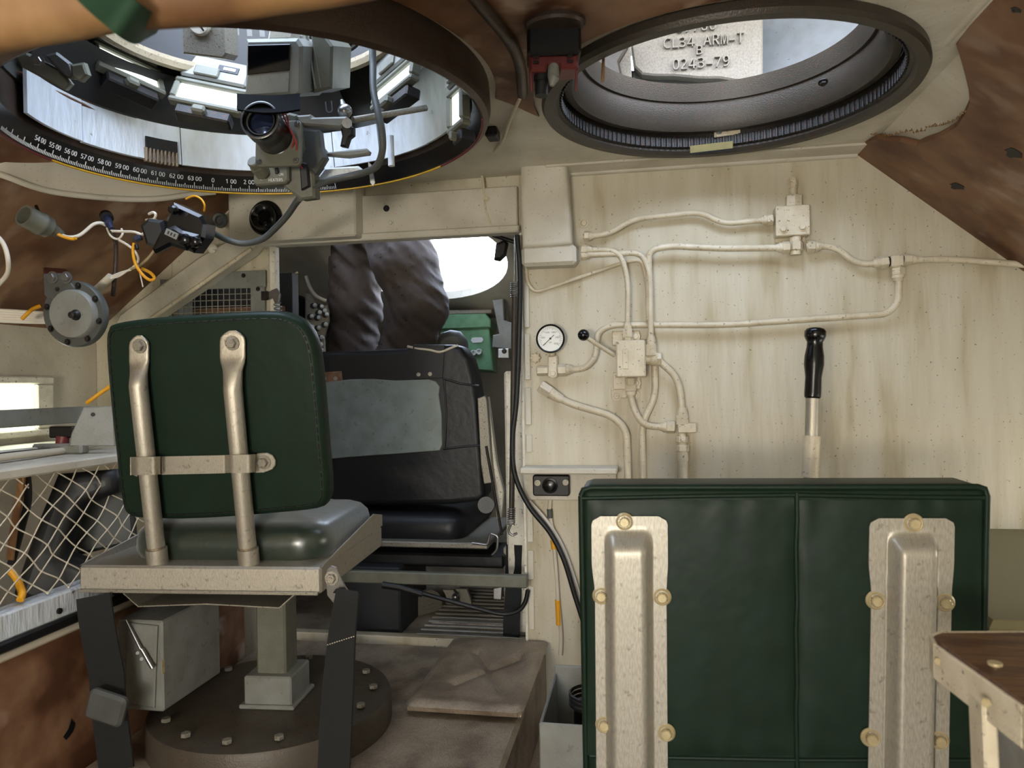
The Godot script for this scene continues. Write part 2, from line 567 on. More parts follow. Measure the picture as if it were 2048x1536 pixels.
	lg.emission = Color(1.0, 0.965, 0.9)
	lg.emission_energy_multiplier = 4.0
	var gl := mat("frosted", Color(0.9, 0.92, 0.84), 0.35)  # emission stands for daylight; solid wall lies behind the pane
	gl.emission_enabled = true
	gl.emission = Color(0.92, 0.95, 0.85)
	gl.emission_energy_multiplier = 1.0
	var pw := mat("prism_glow", Color(0.9, 0.92, 0.9), 0.2)  # emission put in for daylight seen through the periscopes and round port
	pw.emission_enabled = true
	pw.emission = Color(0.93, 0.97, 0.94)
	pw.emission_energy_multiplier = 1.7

func drips_under(base: NoiseTexture2D, _d: NoiseTexture2D) -> Texture2D:
	return noise(15, 0.012, [Color(0.87, 0.84, 0.78), Color(0.965, 0.955, 0.935), Color.WHITE], [0.12, 0.4, 0.75], 4)

func _ready() -> void:
	# ---- camera, sky, lamps, exposure
	cam = Camera3D.new()
	cam.name = "camera"
	cam.position = Vector3(0, 0.7, 0)
	cam.rotation_degrees = Vector3(0, 10.2, -1.0)
	cam.fov = 2.0 * rad_to_deg(atan(768.0 / F))
	cam.near = 0.02
	var at := CameraAttributesPhysical.new()
	at.frustum_focal_length = 12.0 * F / 768.0
	at.exposure_aperture = 7.2
	at.frustum_near = 0.02
	at.frustum_far = 200.0
	at.frustum_focus_distance = 1.6
	cam.attributes = at
	add_child(cam)
	K = cam.transform
	var env := Environment.new()
	var sky := Sky.new()
	var sm := ProceduralSkyMaterial.new()
	sm.sky_top_color = Color(0.82, 0.89, 1.0)
	sm.sky_horizon_color = Color(1.0, 0.95, 0.86)
	sm.ground_horizon_color = Color(0.8, 0.72, 0.6)
	sm.ground_bottom_color = Color(0.55, 0.48, 0.4)
	sm.sun_angle_max = 0.0
	sm.energy_multiplier = 8.0
	sky.sky_material = sm
	env.sky = sky
	env.background_mode = Environment.BG_SKY
	env.tonemap_mode = Environment.TONE_MAPPER_LINEAR
	env.tonemap_exposure = 1.6
	env.sdfgi_enabled = true
	env.ssao_enabled = true
	env.ssil_enabled = true
	var we := WorldEnvironment.new()
	we.name = "world_environment"
	we.environment = env
	add_child(we)
	materials()
	setting()
	build_all()


# ---------------------------------------------------------------- the hull
const OX0 := -0.948   # doorway in the bulkhead
const OX1 := -0.292
const OY0 := 0.067
const OY1 := 1.07
const CUP := Vector3(-0.645, 1.132, -1.165)
const CR := 0.385
const HAT := Vector3(0.145, 1.2, -1.345)
const HR := 0.312

func cup(phi: float, r: float, h: float) -> Vector3:   # round the big ring: phi in degrees, 90 is forward
	var a := deg_to_rad(phi)
	return cupt() * Vector3(cos(a) * r, h, -sin(a) * r)

func cupt() -> Transform3D:
	return Transform3D(Basis(Vector3(0.02, 0, 0.05).normalized(), 0.054), CUP)

func holed(m: M, hi: float, lo: float, x0: float, x1: float, z0: float, z1: float, holes: Array) -> void:   # a horizontal plate with round holes: each hole sits in a square cell
	var done := []
	for h in holes:
		var cx: float = h.x
		var cz: float = h.y
		var r: float = h.z
		var q := r + 0.02
		done.append([cx - q, cx + q, cz - q, cz + q])
		var n := 64
		for i in n:
			var p := []
			for k in 2:
				var a := TAU * (i + k) / n
				var d := Vector2(cos(a), sin(a))
				var s := q / maxf(absf(d.x), absf(d.y))
				p.append([Vector2(cx, cz) + d * r, Vector2(cx, cz) + d * s])
			for y in [[lo, -1.0], [hi, 1.0]]:
				m.quad(v3(p[0][0], y[0]), v3(p[0][1], y[0]), v3(p[1][1], y[0]), v3(p[1][0], y[0]), Vector3(0, y[1], 0))
			m.quad(v3(p[0][0], lo), v3(p[1][0], lo), v3(p[1][0], hi), v3(p[0][0], hi), v3(Vector2(cx, cz) - p[0][0], 0))
	var xs := [x0, x1]
	var zs := [z0, z1]
	for d in done:
		xs.append_array([d[0], d[1]])
		zs.append_array([d[2], d[3]])
	xs.sort()
	zs.sort()
	for i in xs.size() - 1:
		for j in zs.size() - 1:
			var mx: float = (xs[i] + xs[i + 1]) / 2
			var mz: float = (zs[j] + zs[j + 1]) / 2
			if done.any(func(d): return mx > d[0] and mx < d[1] and mz > d[2] and mz < d[3]) or xs[i + 1] - xs[i] < 1e-5 or zs[j + 1] - zs[j] < 1e-5:
				continue
			for y in [[lo, -1.0], [hi, 1.0]]:
				m.quad(Vector3(xs[i], y[0], zs[j]), Vector3(xs[i + 1], y[0], zs[j]), Vector3(xs[i + 1], y[0], zs[j + 1]), Vector3(xs[i], y[0], zs[j + 1]), Vector3(0, y[1], 0))
	for e in [[x0, z0, x1, z0, Vector3(0, 0, -1)], [x0, z1, x1, z1, Vector3(0, 0, 1)], [x0, z0, x0, z1, Vector3(-1, 0, 0)], [x1, z0, x1, z1, Vector3(1, 0, 0)]]:
		m.quad(Vector3(e[0], lo, e[1]), Vector3(e[2], lo, e[3]), Vector3(e[2], hi, e[3]), Vector3(e[0], hi, e[1]), e[4])

func v3(p: Vector2, y: float) -> Vector3:
	return Vector3(p.x, y, p.y)

func setting() -> void:
	var m := M.new()
	holed(m, CEIL + 0.035, CEIL, -1.02, 0.53, ZB - 0.16, 1.3, [Vector3(CUP.x, CUP.z, CR + 0.01), Vector3(HAT.x, HAT.z, HR - 0.01)])
	struct("ceiling", m, C.cream)
	# bulkhead, with a doorway and a hole behind the vent grille
	m = M.new()
	var gx0 := W(346, 640).x
	var gx1 := W(506, 640).x
	var gy0 := W(420, 680).y
	var gy1 := W(420, 562).y
	var zb2 := ZB - 0.03
	bx(m, Vector3(OX1, -0.12, zb2), Vector3(1.35, 1.25, ZB))
	bx(m, Vector3(OX0, OY1, zb2), Vector3(OX1, 1.25, ZB))
	bx(m, Vector3(OX0, -0.12, zb2), Vector3(OX1, OY0, ZB))
	bx(m, Vector3(gx1, -0.12, zb2), Vector3(OX0, 1.25, ZB))
	bx(m, Vector3(-1.75, -0.12, zb2), Vector3(gx0, 1.25, ZB))
	bx(m, Vector3(gx0, gy1, zb2), Vector3(gx1, 1.25, ZB))
	bx(m, Vector3(gx0, -0.12, zb2), Vector3(gx1, gy0, ZB))
	struct("wall_front", m, C.wall)
	# sloping upper sides and upright lower sides
	m = M.new()
	var s0 := Vector3(-1.0, 1.225, 0)
	var s1 := Vector3(-1.47, 0.86, 0)
	slab(m, s0, s1, 0.03, Vector3(-1, 1.2, 0))
	struct("wall_left_upper", m, C.foam)
	m = M.new()
	bx(m, Vector3(-1.50, -0.12, ZB), Vector3(-1.47, 0.87, 1.3))
	struct("wall_left", m, C.cream)
	m = M.new()
	slab(m, Vector3(0.48, 1.225, 0), Vector3(1.16, 0.66, 0), 0.03, Vector3(1, 1.2, 0))
	struct("wall_right_upper", m, C.cream)
	m = M.new()
	bx(m, Vector3(1.15, -0.12, ZB), Vector3(1.18, 0.40, 1.3))
	bx(m, Vector3(1.15, 0.62, ZB), Vector3(1.18, 0.68, 1.3))
	bx(m, Vector3(1.15, 0.40, ZB), Vector3(1.18, 0.62, -1.55))
	bx(m, Vector3(1.15, 0.40, -0.85), Vector3(1.18, 0.62, 1.3))
	struct("wall_right", m, C.cream)
	m = M.new()
	for e in [[0.388, 0.412, -1.58, -0.82], [0.608, 0.632, -1.58, -0.82], [0.412, 0.608, -1.58, -1.556], [0.412, 0.608, -0.844, -0.82]]:
		bx(m, Vector3(1.135, e[0], e[2]), Vector3(1.152, e[1], e[3]), 0.003)
	struct("window_2", m, C.white_paint)
	m = M.new()
	bx(m, Vector3(1.162, 0.40, -1.55), Vector3(1.166, 0.62, -0.85), 0.0005)
	put(get_node("window_2"), "window_glass", m, C.clear_glass, "clear pane")
	# hull bottom and rear wall with its open doorway
	m = M.new()
	bx(m, Vector3(-1.5, -0.14, -3.3), Vector3(1.3, -0.1, 1.33))
	struct("floor", m, C.floor_rust)
	m = M.new()
	bx(m, Vector3(-1.6, -0.12, 1.3), Vector3(-0.4, 1.25, 1.33))
	bx(m, Vector3(0.32, -0.12, 1.3), Vector3(1.25, 1.25, 1.33))
	bx(m, Vector3(-0.4, 1.08, 1.3), Vector3(0.32, 1.25, 1.33))
	bx(m, Vector3(-0.4, -0.12, 1.3), Vector3(0.32, 0.0, 1.33))
	struct("wall_rear", m, C.cream)
	m = M.new()
	bx(m, Vector3(-30, -0.62, -30), Vector3(30, -0.6, 30))
	struct("ground", m, C.ground)
	# driver's compartment
	m = M.new()
	bx(m, Vector3(-1.32, -0.12, -3.2), Vector3(-1.29, 1.25, zb2))
	struct("wall_driver_left", m, C.cream)
	m = M.new()
	bx(m, Vector3(-0.13, -0.12, -3.2), Vector3(-0.10, 1.25, zb2))
	struct("wall_driver_right", m, C.cream)
	m = M.new()
	bx(m, Vector3(-1.32, -0.12, -3.23), Vector3(-0.10, 1.1, -3.2))
	struct("wall_driver_front", m, C.cream)
	m = M.new()
	var hc := driver_hatch()
	var hm := M.new()
	var nn := 48
	var sl := func(p: Vector2, y: float): return hc * Vector3(p.x, y, p.y)
	var r := 0.29
	for i in nn:
		var p := []
		for k in 2:
			var a := TAU * (i + k) / nn
			var d := Vector2(cos(a), sin(a))
			var q := Vector2(d.x * r, d.y * r)
			# run out to a rectangle that covers the compartment
			var x1 := 0.66 if d.x > 0 else 0.70
			var z1 := 0.52 if d.y > 0 else 1.3
			var s := minf(x1 / maxf(absf(d.x), 1e-5), z1 / maxf(absf(d.y), 1e-5))
			p.append([q, d * s])
		hm.quad(sl.call(p[0][0], 0), sl.call(p[0][1], 0), sl.call(p[1][1], 0), sl.call(p[1][0], 0), -hc.basis.y)
		hm.quad(sl.call(p[0][0], 0.03), sl.call(p[0][1], 0.03), sl.call(p[1][1], 0.03), sl.call(p[1][0], 0.03), hc.basis.y)
		hm.quad(sl.call(p[0][0], 0), sl.call(p[1][0], 0), sl.call(p[1][0], 0.03), sl.call(p[0][0], 0.03), hc.basis * Vector3(-p[0][0].x, 0, -p[0][0].y))
	struct("ceiling_driver", hm, C.cream)

func driver_hatch() -> Transform3D:   # centre and tilt of the hatch in the sloping front plate
	var a := pz(884, 596, -2.6)
	var b := Vector3(a.x, 1.2, -2.07)
	var zz := (b - a).normalized()
	var x := Vector3.RIGHT
	return Transform3D(Basis(x, zz.cross(x), zz), (a + b) * 0.5)

func slab(m: M, a: Vector3, b: Vector3, th: float, n: Vector3) -> void:   # a long side plate from height a to height b
	n = n.normalized() * th
	var z0 := Vector3(0, 0, ZB)
	var z1 := Vector3(0, 0, 1.3)
	var P := [a + z0, b + z0, b + z1, a + z1]
	m.quad(P[0], P[1], P[2], P[3], -n)
	m.quad(P[0] + n, P[1] + n, P[2] + n, P[3] + n, n)
	for i in 4:
		m.quad(P[i], P[(i + 1) % 4], P[(i + 1) % 4] + n, P[i] + n, (P[i] + P[(i + 1) % 4]) * 0.5 - (P[0] + P[2]) * 0.5)


# ---------------------------------------------------------------- on the bulkhead
func pipe(label: String, pts: Array, r: float, off: float, rad: float, fits := [], mt: Material = null) -> Node3D:   # fits: x0, y0, x1, y1, radius
	var c := wp(pts, off)
	var o := thing("hydraulic_pipe", label, "pipe", c[0], "cream hydraulic pipes on the bulkhead")
	var m := M.new()
	tube(m, bend(c, rad, 6), r, 12)
	put(o, "pipe", m, mt if mt else C.pipe)
	for f in fits:
		nut(o, f, off)
	return o

func nut(o: Node3D, f: Array, off: float) -> void:
	var a := W(f[0], f[1], off)
	var b := W(f[2], f[3], off)
	var m := M.new()
	var d := b - a
	hexa(m, a, a + d * 0.58, f[4] * 1.16, PI / 6)
	cyl(m, a + d * 0.57, a + d * 0.78, f[4] * 0.98, 14)
	cyl(m, a + d * 0.77, b, f[4] * 0.86, 14, f[4] * 0.7)
	put(o, "fitting", m, C.pipe)

func bulkhead_things() -> void:
	var m := M.new()
	# pipes
	pipe("cream pipe rising in an S bend from the cover box to the upper valve block", [1166, 473, 1218, 469, 1264, 438, 1402, 424, 1446, 448, 1545, 438], 0.0068, 0.02, 0.04, [[1168, 473, 1186, 472, 0.011], [1546, 438, 1522, 441, 0.0115]])
	pipe("thin cream pipe dropping from the cover box to the top of the lever valve", [1162, 500, 1240, 500, 1256, 560, 1255, 655], 0.0062, 0.036, 0.035, [[1162, 500, 1184, 500, 0.0105], [1255, 675, 1255, 645, 0.0105]])
	pipe("lower of two pipes leaving the cover box, curving down beside the horizontal run", [1162, 511, 1283, 505, 1300, 545, 1302, 690], 0.0068, 0.034, 0.05, [[1162, 511, 1184, 509, 0.0105], [1302, 712, 1302, 672, 0.0115]])
	pipe("cream pipe running level to the tee under the upper valve block", [1299, 640, 1297, 500, 1340, 492, 1450, 497, 1575, 495], 0.0078, 0.03, 0.04, [[1580, 495, 1552, 496, 0.012]])
	pipe("thin cream line sagging under the cover box and climbing to the right", [1050, 450, 1052, 560, 1068, 586, 1250, 524, 1284, 518, 1296, 580, 1309, 690], 0.0048, 0.006, 0.05)
	pipe("long cream pipe across the wall from the pressure gauge to the far tee", [1120, 741, 1170, 738, 1192, 715, 1194, 665, 1222, 650, 1450, 650, 1775, 628, 1797, 605, 1797, 540], 0.0075, 0.02, 0.045, [[1116, 741, 1146, 739, 0.013], [1795, 535, 1796, 562, 0.013]])
	pipe("cream pipe stepping down from the upper block to the far tee", [1612, 493, 1672, 492, 1712, 530, 1780, 524], 0.0075, 0.022, 0.04, [[1614, 493, 1642, 493, 0.0125], [1776, 523, 1746, 527, 0.0125]])
	pipe("cream pipe leaving the far tee and vanishing under the torn brown lining", [1800, 520, 1900, 518, 2060, 530], 0.0072, 0.018, 0.04, [[1805, 519, 1836, 519, 0.011]])
	pipe("bent cream pipe from the lever valve elbow down to the lower tee", [1310, 715, 1352, 752, 1362, 790, 1364, 845], 0.008, 0.022, 0.05, [[1364, 850, 1364, 815, 0.0135]])
	pipe("cream pipe curving from the bottom of the lever valve to the lower tee", [1261, 775, 1264, 810, 1285, 852, 1345, 855], 0.0078, 0.022, 0.05, [[1261, 765, 1262, 796, 0.0125], [1350, 855, 1320, 854, 0.0125]])
	pipe("cream pipe dropping behind the lever valve elbow to the floor", [1309, 715, 1311, 795, 1284, 845, 1287, 1000, 1290, 1200], 0.0078, 0.012, 0.06)
	var o := pipe("open-ended cream pipe with a capped upper end and a long drop", [1092, 780, 1135, 806, 1225, 832, 1253, 860, 1256, 960, 1258, 1200], 0.0085, 0.02, 0.05)
	m = M.new()
	hexa(m, W(1080, 772, 0.022), W(1101, 786, 0.021), 0.0165)
	put(o, "cap", m, C.pipe)
	m = M.new()
	cyl(m, W(1099, 785, 0.021), W(1124, 799, 0.02), 0.0145, 14, 0.0105)
	put(o, "ferrule", m, C.pipe)
	# upper valve block
	o = thing("valve_block", "square cream valve block with two bolts and a stub on top", "valve", W(1580, 445))
	m = M.new()
	var q := W(1583, 444, 0.02)
	box(m, Transform3D(Basis(), q), Vector3(0.073, 0.068, 0.038), 0.002)
	put(o, "body", m, C.pipe)
	m = M.new()
	bx(m, W(1549, 428, 0.0), W(1612, 483, 0.006))
	put(o, "mounting_plate", m, C.pipe)
	for p in [[1566, 458], [1604, 454]]:
		m = M.new()
		bolt(m, W(p[0], p[1], 0.038), Vector3.BACK, 0.0075)
		put(o, "bolt", m, C.pipe)
	m = M.new()
	hexa(m, W(1587, 415, 0.022), W(1587, 391, 0.022), 0.0185, PI / 6)
	put(o, "top_nut", m, C.pipe)
	m = M.new()
	cyl(m, W(1587, 392, 0.022), W(1586, 374, 0.022), 0.007)
	hexa(m, W(1586, 376, 0.022), W(1585, 360, 0.022), 0.0105)
	cyl(m, W(1585, 361, 0.022), W(1585, 356, 0.022), 0.008)
	put(o, "bleed_screw", m, C.pipe)
	m = M.new()
	cyl(m, W(1590, 474, 0.022), W(1591, 485, 0.022), 0.0135)
	hexa(m, W(1591, 484, 0.022), W(1591, 502, 0.022), 0.0165)
	cyl(m, W(1591, 501, 0.022), W(1591, 510, 0.022), 0.0125)
	put(o, "tee_fitting", m, C.pipe)
	# far tee
	o = thing("pipe_tee", "small square cream tee joining three pipes beside the brown lining", "fitting", W(1792, 523))
	m = M.new()
	box(m, Transform3D(Basis(Vector3.BACK, 0.03), W(1792, 523, 0.022)), Vector3(0.026, 0.027, 0.028), 0.003)
	put(o, "body", m, C.pipe)
	m = M.new()
	cyl(m, W(1777, 523, 0.022), W(1780, 523, 0.022), 0.011)
	put(o, "collar", m, C.dark_steel)
	m = M.new()
	cyl(m, W(1803, 520, 0.022), W(1806, 520, 0.022), 0.011)
	put(o, "collar", m, C.dark_steel)
	# lever valve
	o = thing("lever_valve", "cream block valve with a black ball knob on an angled lever", "valve", W(1258, 720))
	m = M.new()
	bx(m, W(1224, 663, 0.0), W(1280, 690, 0.012))
	put(o, "mounting_bracket", m, C.pipe)
	m = M.new()
	bx(m, W(1226, 745, 0.0), W(1281, 779, 0.012))
	put(o, "mounting_bracket", m, C.pipe)
	m = M.new()
	bx(m, W(1222, 775, 0.0), W(1276, 796, 0.004))
	put(o, "foot_plate", m, C.pipe)
	m = M.new()
	bx(m, W(1233, 683, 0.01), W(1292, 754, 0.055), 0.003)
	put(o, "body", m, C.pipe)
	m = M.new()
	bx(m, W(1245, 698, 0.054), W(1257, 738, 0.0565), 0.0008)
	put(o, "label_plate", m, C.pipe)
	for p in [[1247, 701], [1248, 736], [1289, 736]]:
		m = M.new()
		cyl(m, W(p[0], p[1], 0.054), W(p[0], p[1], 0.058), 0.0022, 10)
		put(o, "rivet", m, C.pipe)
	m = M.new()
	hexa(m, W(1256, 682, 0.03), W(1256, 664, 0.03), 0.0125)
	put(o, "port", m, C.pipe)
	m = M.new()
	hexa(m, W(1261, 754, 0.03), W(1261, 769, 0.026), 0.0135)
	put(o, "port", m, C.pipe)
	m = M.new()
	cyl(m, W(1291, 718, 0.026), W(1320, 718, 0.026), 0.0135)
	ball(m, W(1308, 718, 0.026), 0.0165)
	hexa(m, W(1313, 718, 0.026), W(1323, 718, 0.026), 0.0155)
	put(o, "elbow", m, C.pipe)
	for p in [[1271, 673], [1272, 766], [1233, 792], [1270, 790]]:
		m = M.new()
		bolt(m, W(p[0], p[1], 0.012 if p[1] < 780 else 0.004), Vector3.BACK, 0.0075)
		put(o, "bolt", m, C.pipe)
	m = M.new()
	cyl(m, W(1229, 711, 0.04), W(1174, 676, 0.075), 0.0052, 12)
	put(o, "lever", m, C.pipe)
	m = M.new()
	ball(m, W(1167, 670, 0.08), 0.0135, 20)
	put(o, "ball_knob", m, C.black_gloss, "glossy black ball knob")
	# pressure gauge
	o = thing("pressure_gauge", "round white dial gauge with a black rim on the bulkhead", "gauge", W(1103, 677))
	var g := face(W(1103, 678, 0.012), Vector3(0.02, -0.02, 1))
	var gy := Transform3D(Basis(g.basis.x, g.basis.z, -g.basis.y), g.origin)
	m = M.new()
	lathe(m, gy, [Vector2(0, 0), Vector2(0.031, 0), Vector2(0.033, 0.004), Vector2(0.033, 0.02), Vector2(0.0345, 0.022), Vector2(0.0345, 0.027), Vector2(0.0325, 0.0295), Vector2(0.0305, 0.0285), Vector2(0.030, 0.0245), Vector2(0, 0.0245)], 40)
	put(o, "rim", m, C.black_gloss)
	m = M.new()
	lathe(m, gy, [Vector2(0.0300, 0.0245), Vector2(0.0300, 0.0255), Vector2(0, 0.0255)], 40)
	put(o, "dial", m, C.dial)
	m = M.new()
	for i in 28:
		var a := deg_to_rad(-40.0 + i * 260.0 / 27.0)
		var l := 0.006 if i % 3 == 0 else 0.0035
		beam(m, g * Vector3(cos(a) * 0.027, sin(a) * 0.027, 0.0258), g * Vector3(cos(a) * (0.027 - l), sin(a) * (0.027 - l), 0.0258), 0.0006, 0.0006, g.basis.z, 0.0001)
	put(o, "graduation", m, C.print_black).set_meta("kind", "stuff")
	for i in 6:
		var a := deg_to_rad(220.0 - i * 52.0)
		words(o, "numeral", ["0", "600", "1200", "1800", "2400", "3000"][i], Transform3D(g.basis, g * Vector3(cos(a) * 0.0175, sin(a) * 0.0175 - 0.001, 0.0256)), 0.0052, C.print_black, 0.0003)
	words(o, "unit", "psi", Transform3D(g.basis, g * Vector3(0, -0.009, 0.0256)), 0.0045, C.print_black, 0.0003)
	m = M.new()
	beam(m, g * Vector3(-0.017, -0.016, 0.0268), g * Vector3(0.009, 0.0085, 0.0268), 0.0014, 0.0008, g.basis.z, 0.0002)
	cyl(m, g * Vector3(0, 0, 0.0255), g * Vector3(0, 0, 0.028), 0.0025, 12)
	put(o, "needle", m, C.print_black)
	m = M.new()
	bx(m, W(1097, 712, 0.004), W(1115, 755, 0.026), 0.003)
	cyl(m, W(1104, 704, 0.015), W(1104, 714, 0.015), 0.007)
	put(o, "stem_block", m, C.pipe)
	m = M.new()
	hexa(m, W(1097, 741, 0.016), W(1074, 742, 0.016), 0.0125, PI / 6)
	put(o, "plug", m, C.pipe)
	m = M.new()
	bolt(m, W(1106, 747, 0.026), Vector3.BACK, 0.007)
	put(o, "bolt", m, C.pipe)
	# star knob
	o = thing("star_knob", "small cream scalloped hand knob under the gauge", "knob", W(1072, 716))
	m = M.new()
	var st := PackedVector2Array()
	for i in 32:
		var a := TAU * i / 32
		st.append(Vector2(cos(a), sin(a)) * (0.0122 + 0.0016 * cos(a * 8)))
	ext(m, face(W(1072, 716, 0.0), Vector3.BACK), st, 0.014, 0.002)
	put(o, "grip", m, C.pipe)
	m = M.new()
	cyl(m, W(1072, 716, 0.013), W(1072, 716, 0.019), 0.0052, 14)
	put(o, "centre_screw", m, C.pipe)
	# lower tee and its stack of nuts
	o = thing("pipe_tee", "cream T-shaped fitting above a stack of nuts and a hose end", "fitting", W(1366, 856))
	m = M.new()
	bx(m, W(1355, 846, 0.01), W(1393, 866, 0.034), 0.002)
	put(o, "body", m, C.pipe)
	m = M.new()
	cyl(m, W(1364, 866, 0.022), W(1364, 873, 0.022), 0.009)
	hexa(m, W(1364, 872, 0.022), W(1364, 885, 0.022), 0.0145)
	put(o, "nut", m, C.pipe)
	m = M.new()
	cyl(m, W(1364, 884, 0.022), W(1365, 891, 0.022), 0.0095)
	hexa(m, W(1365, 890, 0.022), W(1365, 903, 0.022), 0.015)
	put(o, "nut", m, C.pipe)
	m = M.new()
	cyl(m, W(1365, 902, 0.022), W(1366, 921, 0.022), 0.0125)
	cyl(m, W(1366, 921, 0.022), W(1368, 1150, 0.022), 0.0108)
	put(o, "hose_end", m, C.pipe)
	# cover box
	o = thing("cover_box", "tall cream cover box with a rounded shoulder beside the doorway", "box", W(1100, 420))
	m = M.new()
	var t := face(W(1100, 420, 0.0), Vector3.BACK)
	var tf := face(W(1100, 420, 0.065), Vector3.BACK)
	var pl := poly_on(tf, [1047, 318, 1112, 314, 1126, 318, 1137, 330, 1141, 348, 1146, 430, 1151, 500, 1051, 508])
	ext(m, t, pl, 0.068, 0.012)
	put(o, "cover", m, C.cream)
	m = M.new()
	bx(m, W(1050, 501, 0.0), W(1152, 528, 0.06), 0.008)
	put(o, "bottom_flange", m, C.cream)
	m = M.new()
	lathe(m, axis(W(1168, 447, 0.0), Vector3.BACK), [Vector2(0.0115, 0), Vector2(0.0115, 0.004), Vector2(0.008, 0.005), Vector2(0.006, 0.008), Vector2(0, 0.009)], 18)
	put(o, "mounting_screw", m, C.pipe)
	# bracket shelf with a switch
	o = thing("switch_bracket", "cream folded sheet bracket carrying the black switch below the gauge", "bracket", W(1140, 960))
	m = M.new()
	bx(m, W(1049, 938, 0.0), W(1233, 1002, 0.02))
	put(o, "back_plate", m, C.cream)
	m = M.new()
	var sh := [W(1042, 940, 0.07), W(1234, 936, 0.05), W(1234, 920, 0.0), W(1052, 926, 0.0)]
	bx(m, Vector3(W(1040, 940, 0.065).x, W(1040, 938, 0.065).y - 0.012, ZB), Vector3(W(1234, 936, 0.065).x, W(1040, 936, 0.065).y, ZB + 0.07), 0.003)
	put(o, "top_shelf", m, C.cream)
	for p in [[1105, 944], [1185, 942]]:
		m = M.new()
		cyl(m, W(p[0], p[1], 0.02), W(p[0], p[1], 0.026), 0.006, 12)
		put(o, "screw", m, C.dark_steel)
	o = thing("switch_box", "black push switch with two bright screws on the cream bracket", "switch", W(1104, 968, 0.02))
	m = M.new()
	ext(m, face(W(1104, 969, 0.02), Vector3.BACK), rrect(0.088, 0.05, 0.006), 0.02, 0.003)
	put(o, "body", m, C.rubber)
	m = M.new()
	lathe(m, axis(W(1100, 971, 0.04), Vector3.BACK), [Vector2(0.019, 0), Vector2(0.0185, 0.003), Vector2(0.014, 0.004), Vector2(0.013, 0.007), Vector2(0.006, 0.009), Vector2(0, 0.009)], 24)
	put(o, "button", m, C.black_gloss)
	for p in [[1075, 966], [1131, 965]]:
		m = M.new()
		cyl(m, W(p[0], p[1], 0.038), W(p[0], p[1], 0.042), 0.0072, 16)
		put(o, "screw", m, C.alu_dirty, "bright screw")
	# strip of notched plate at the doorway edge
	o = thing("hinge_strip", "notched cream strip along the door edge of the bulkhead", "strip", W(1050, 800))
	for s in [[340, 470], [520, 655], [668, 760], [775, 850], [868, 905], [1002, 1085], [1100, 1160], [1172, 1260]]:
		m = M.new()
		var x0: float = 1046 + (s[0] - 330) * 0.0155
		bx(m, W(x0 - 2, s[0], 0.0), W(x0 + 10, s[1], 0.006), 0.0015)
		put(o, "hinge_leaf", m, C.cream)
	# weld seam of roof and bulkhead
	m = M.new()
	tube(m, [Vector3(-0.27, CEIL - 0.003, ZB + 0.002), Vector3(0.1, CEIL - 0.004, ZB + 0.003), Vector3(0.48, CEIL - 0.004, ZB + 0.002)], 0.009, 8)
	struct("trim_1", m, C.cream)
	m = M.new()
	bx(m, Vector3(-0.22, CEIL - 0.006, ZB), Vector3(0.49, CEIL, ZB + 0.075), 0.002)
	struct("trim_2", m, C.cream)
	# dark and striped cables down the bulkhead
	solo_cable("black cable hanging from the doorway corner and draped over the wall foot", [1034, 470, 1040, 560, 1038, 680, 1033, 800, 1025, 880, 1030, 950, 1058, 1012, 1100, 1065, 1128, 1120, 1148, 1185, 1170, 1255, 1190, 1330], 0.05, 0.0062, "rubber", "cable")
	solo_cable("grey cable lying behind the black one at the wall foot", [1058, 1002, 1095, 1045, 1125, 1095, 1150, 1165, 1164, 1215, 1180, 1270], 0.02, 0.005, "wire_white", "cable")
	var c := wp([1102, 990, 1099, 1020, 1106, 1070, 1112, 1140, 1117, 1210, 1122, 1270, 1121, 1310], 0.012)
	o = thing("striped_cable", "braided cable with yellow sleeves running down below the switch", "cable", c[0])
	m = M.new()
	tube(m, spl(c, 6), 0.0048, 10)
	put(o, "braid", m, C.rope)
	for e in [[1106, 1080, 1108, 1098], [1115, 1200, 1118, 1250]]:
		m = M.new()
		tube(m, wp(e, 0.012), 0.0066, 12)
		put(o, "sleeve", m, C.wire_yellow, "yellow sleeve")
	m = M.new()
	cyl(m, W(1099, 1018, 0.012), W(1100, 1036, 0.012), 0.0068, 12)
	put(o, "plug", m, C.grey_dark)
	# the tall hand lever
	var la := pd(1631, 656, 1.45)
	var lb := pd(1625, 797, 1.44)
	o = thing("hand_lever", "tall lever with a waisted glossy black grip and taped tube", "lever", pd(1612, 1150, 1.42))
	var ln := (la - lb).normalized()
	var L := la.distance_to(lb)
	m = M.new()
	var pr := []
	for e in [[0.0, 0.0], [0.0, 13.0], [0.02, 15.5], [0.08, 16], [0.3, 15.5], [0.48, 19], [0.6, 18.5], [0.72, 15.5], [0.8, 15], [0.84, 18], [0.88, 20.5], [0.95, 20.5], [0.985, 17], [1.0, 11], [1.0, 0]]:
		pr.append(Vector2(e[1] * 1.45 / F, e[0] * L))
	lathe(m, axis(lb, ln), pr, 28)
	put(o, "grip", m, C.black_gloss, "glossy black grip")
	m = M.new()
	cyl(m, lb + ln * 0.01, pd(1616, 1150, 1.42), 0.0128, 16)
	put(o, "tube", m, C.alu)
	m = M.new()
	cyl(m, pd(1624, 872, 1.432), pd(1620, 955, 1.427), 0.0165, 16, 0.0158)
	put(o, "tape_wrap", m, C.pipe)

func solo_cable(label: String, pts: Array, off: float, r: float, mt: String, cat: String) -> void:
	var c := wp(pts, off)
	var m := M.new()
	tube(m, spl(c, 6), r, 10)
	solo("cable", m, C[mt], label, cat, c[0])

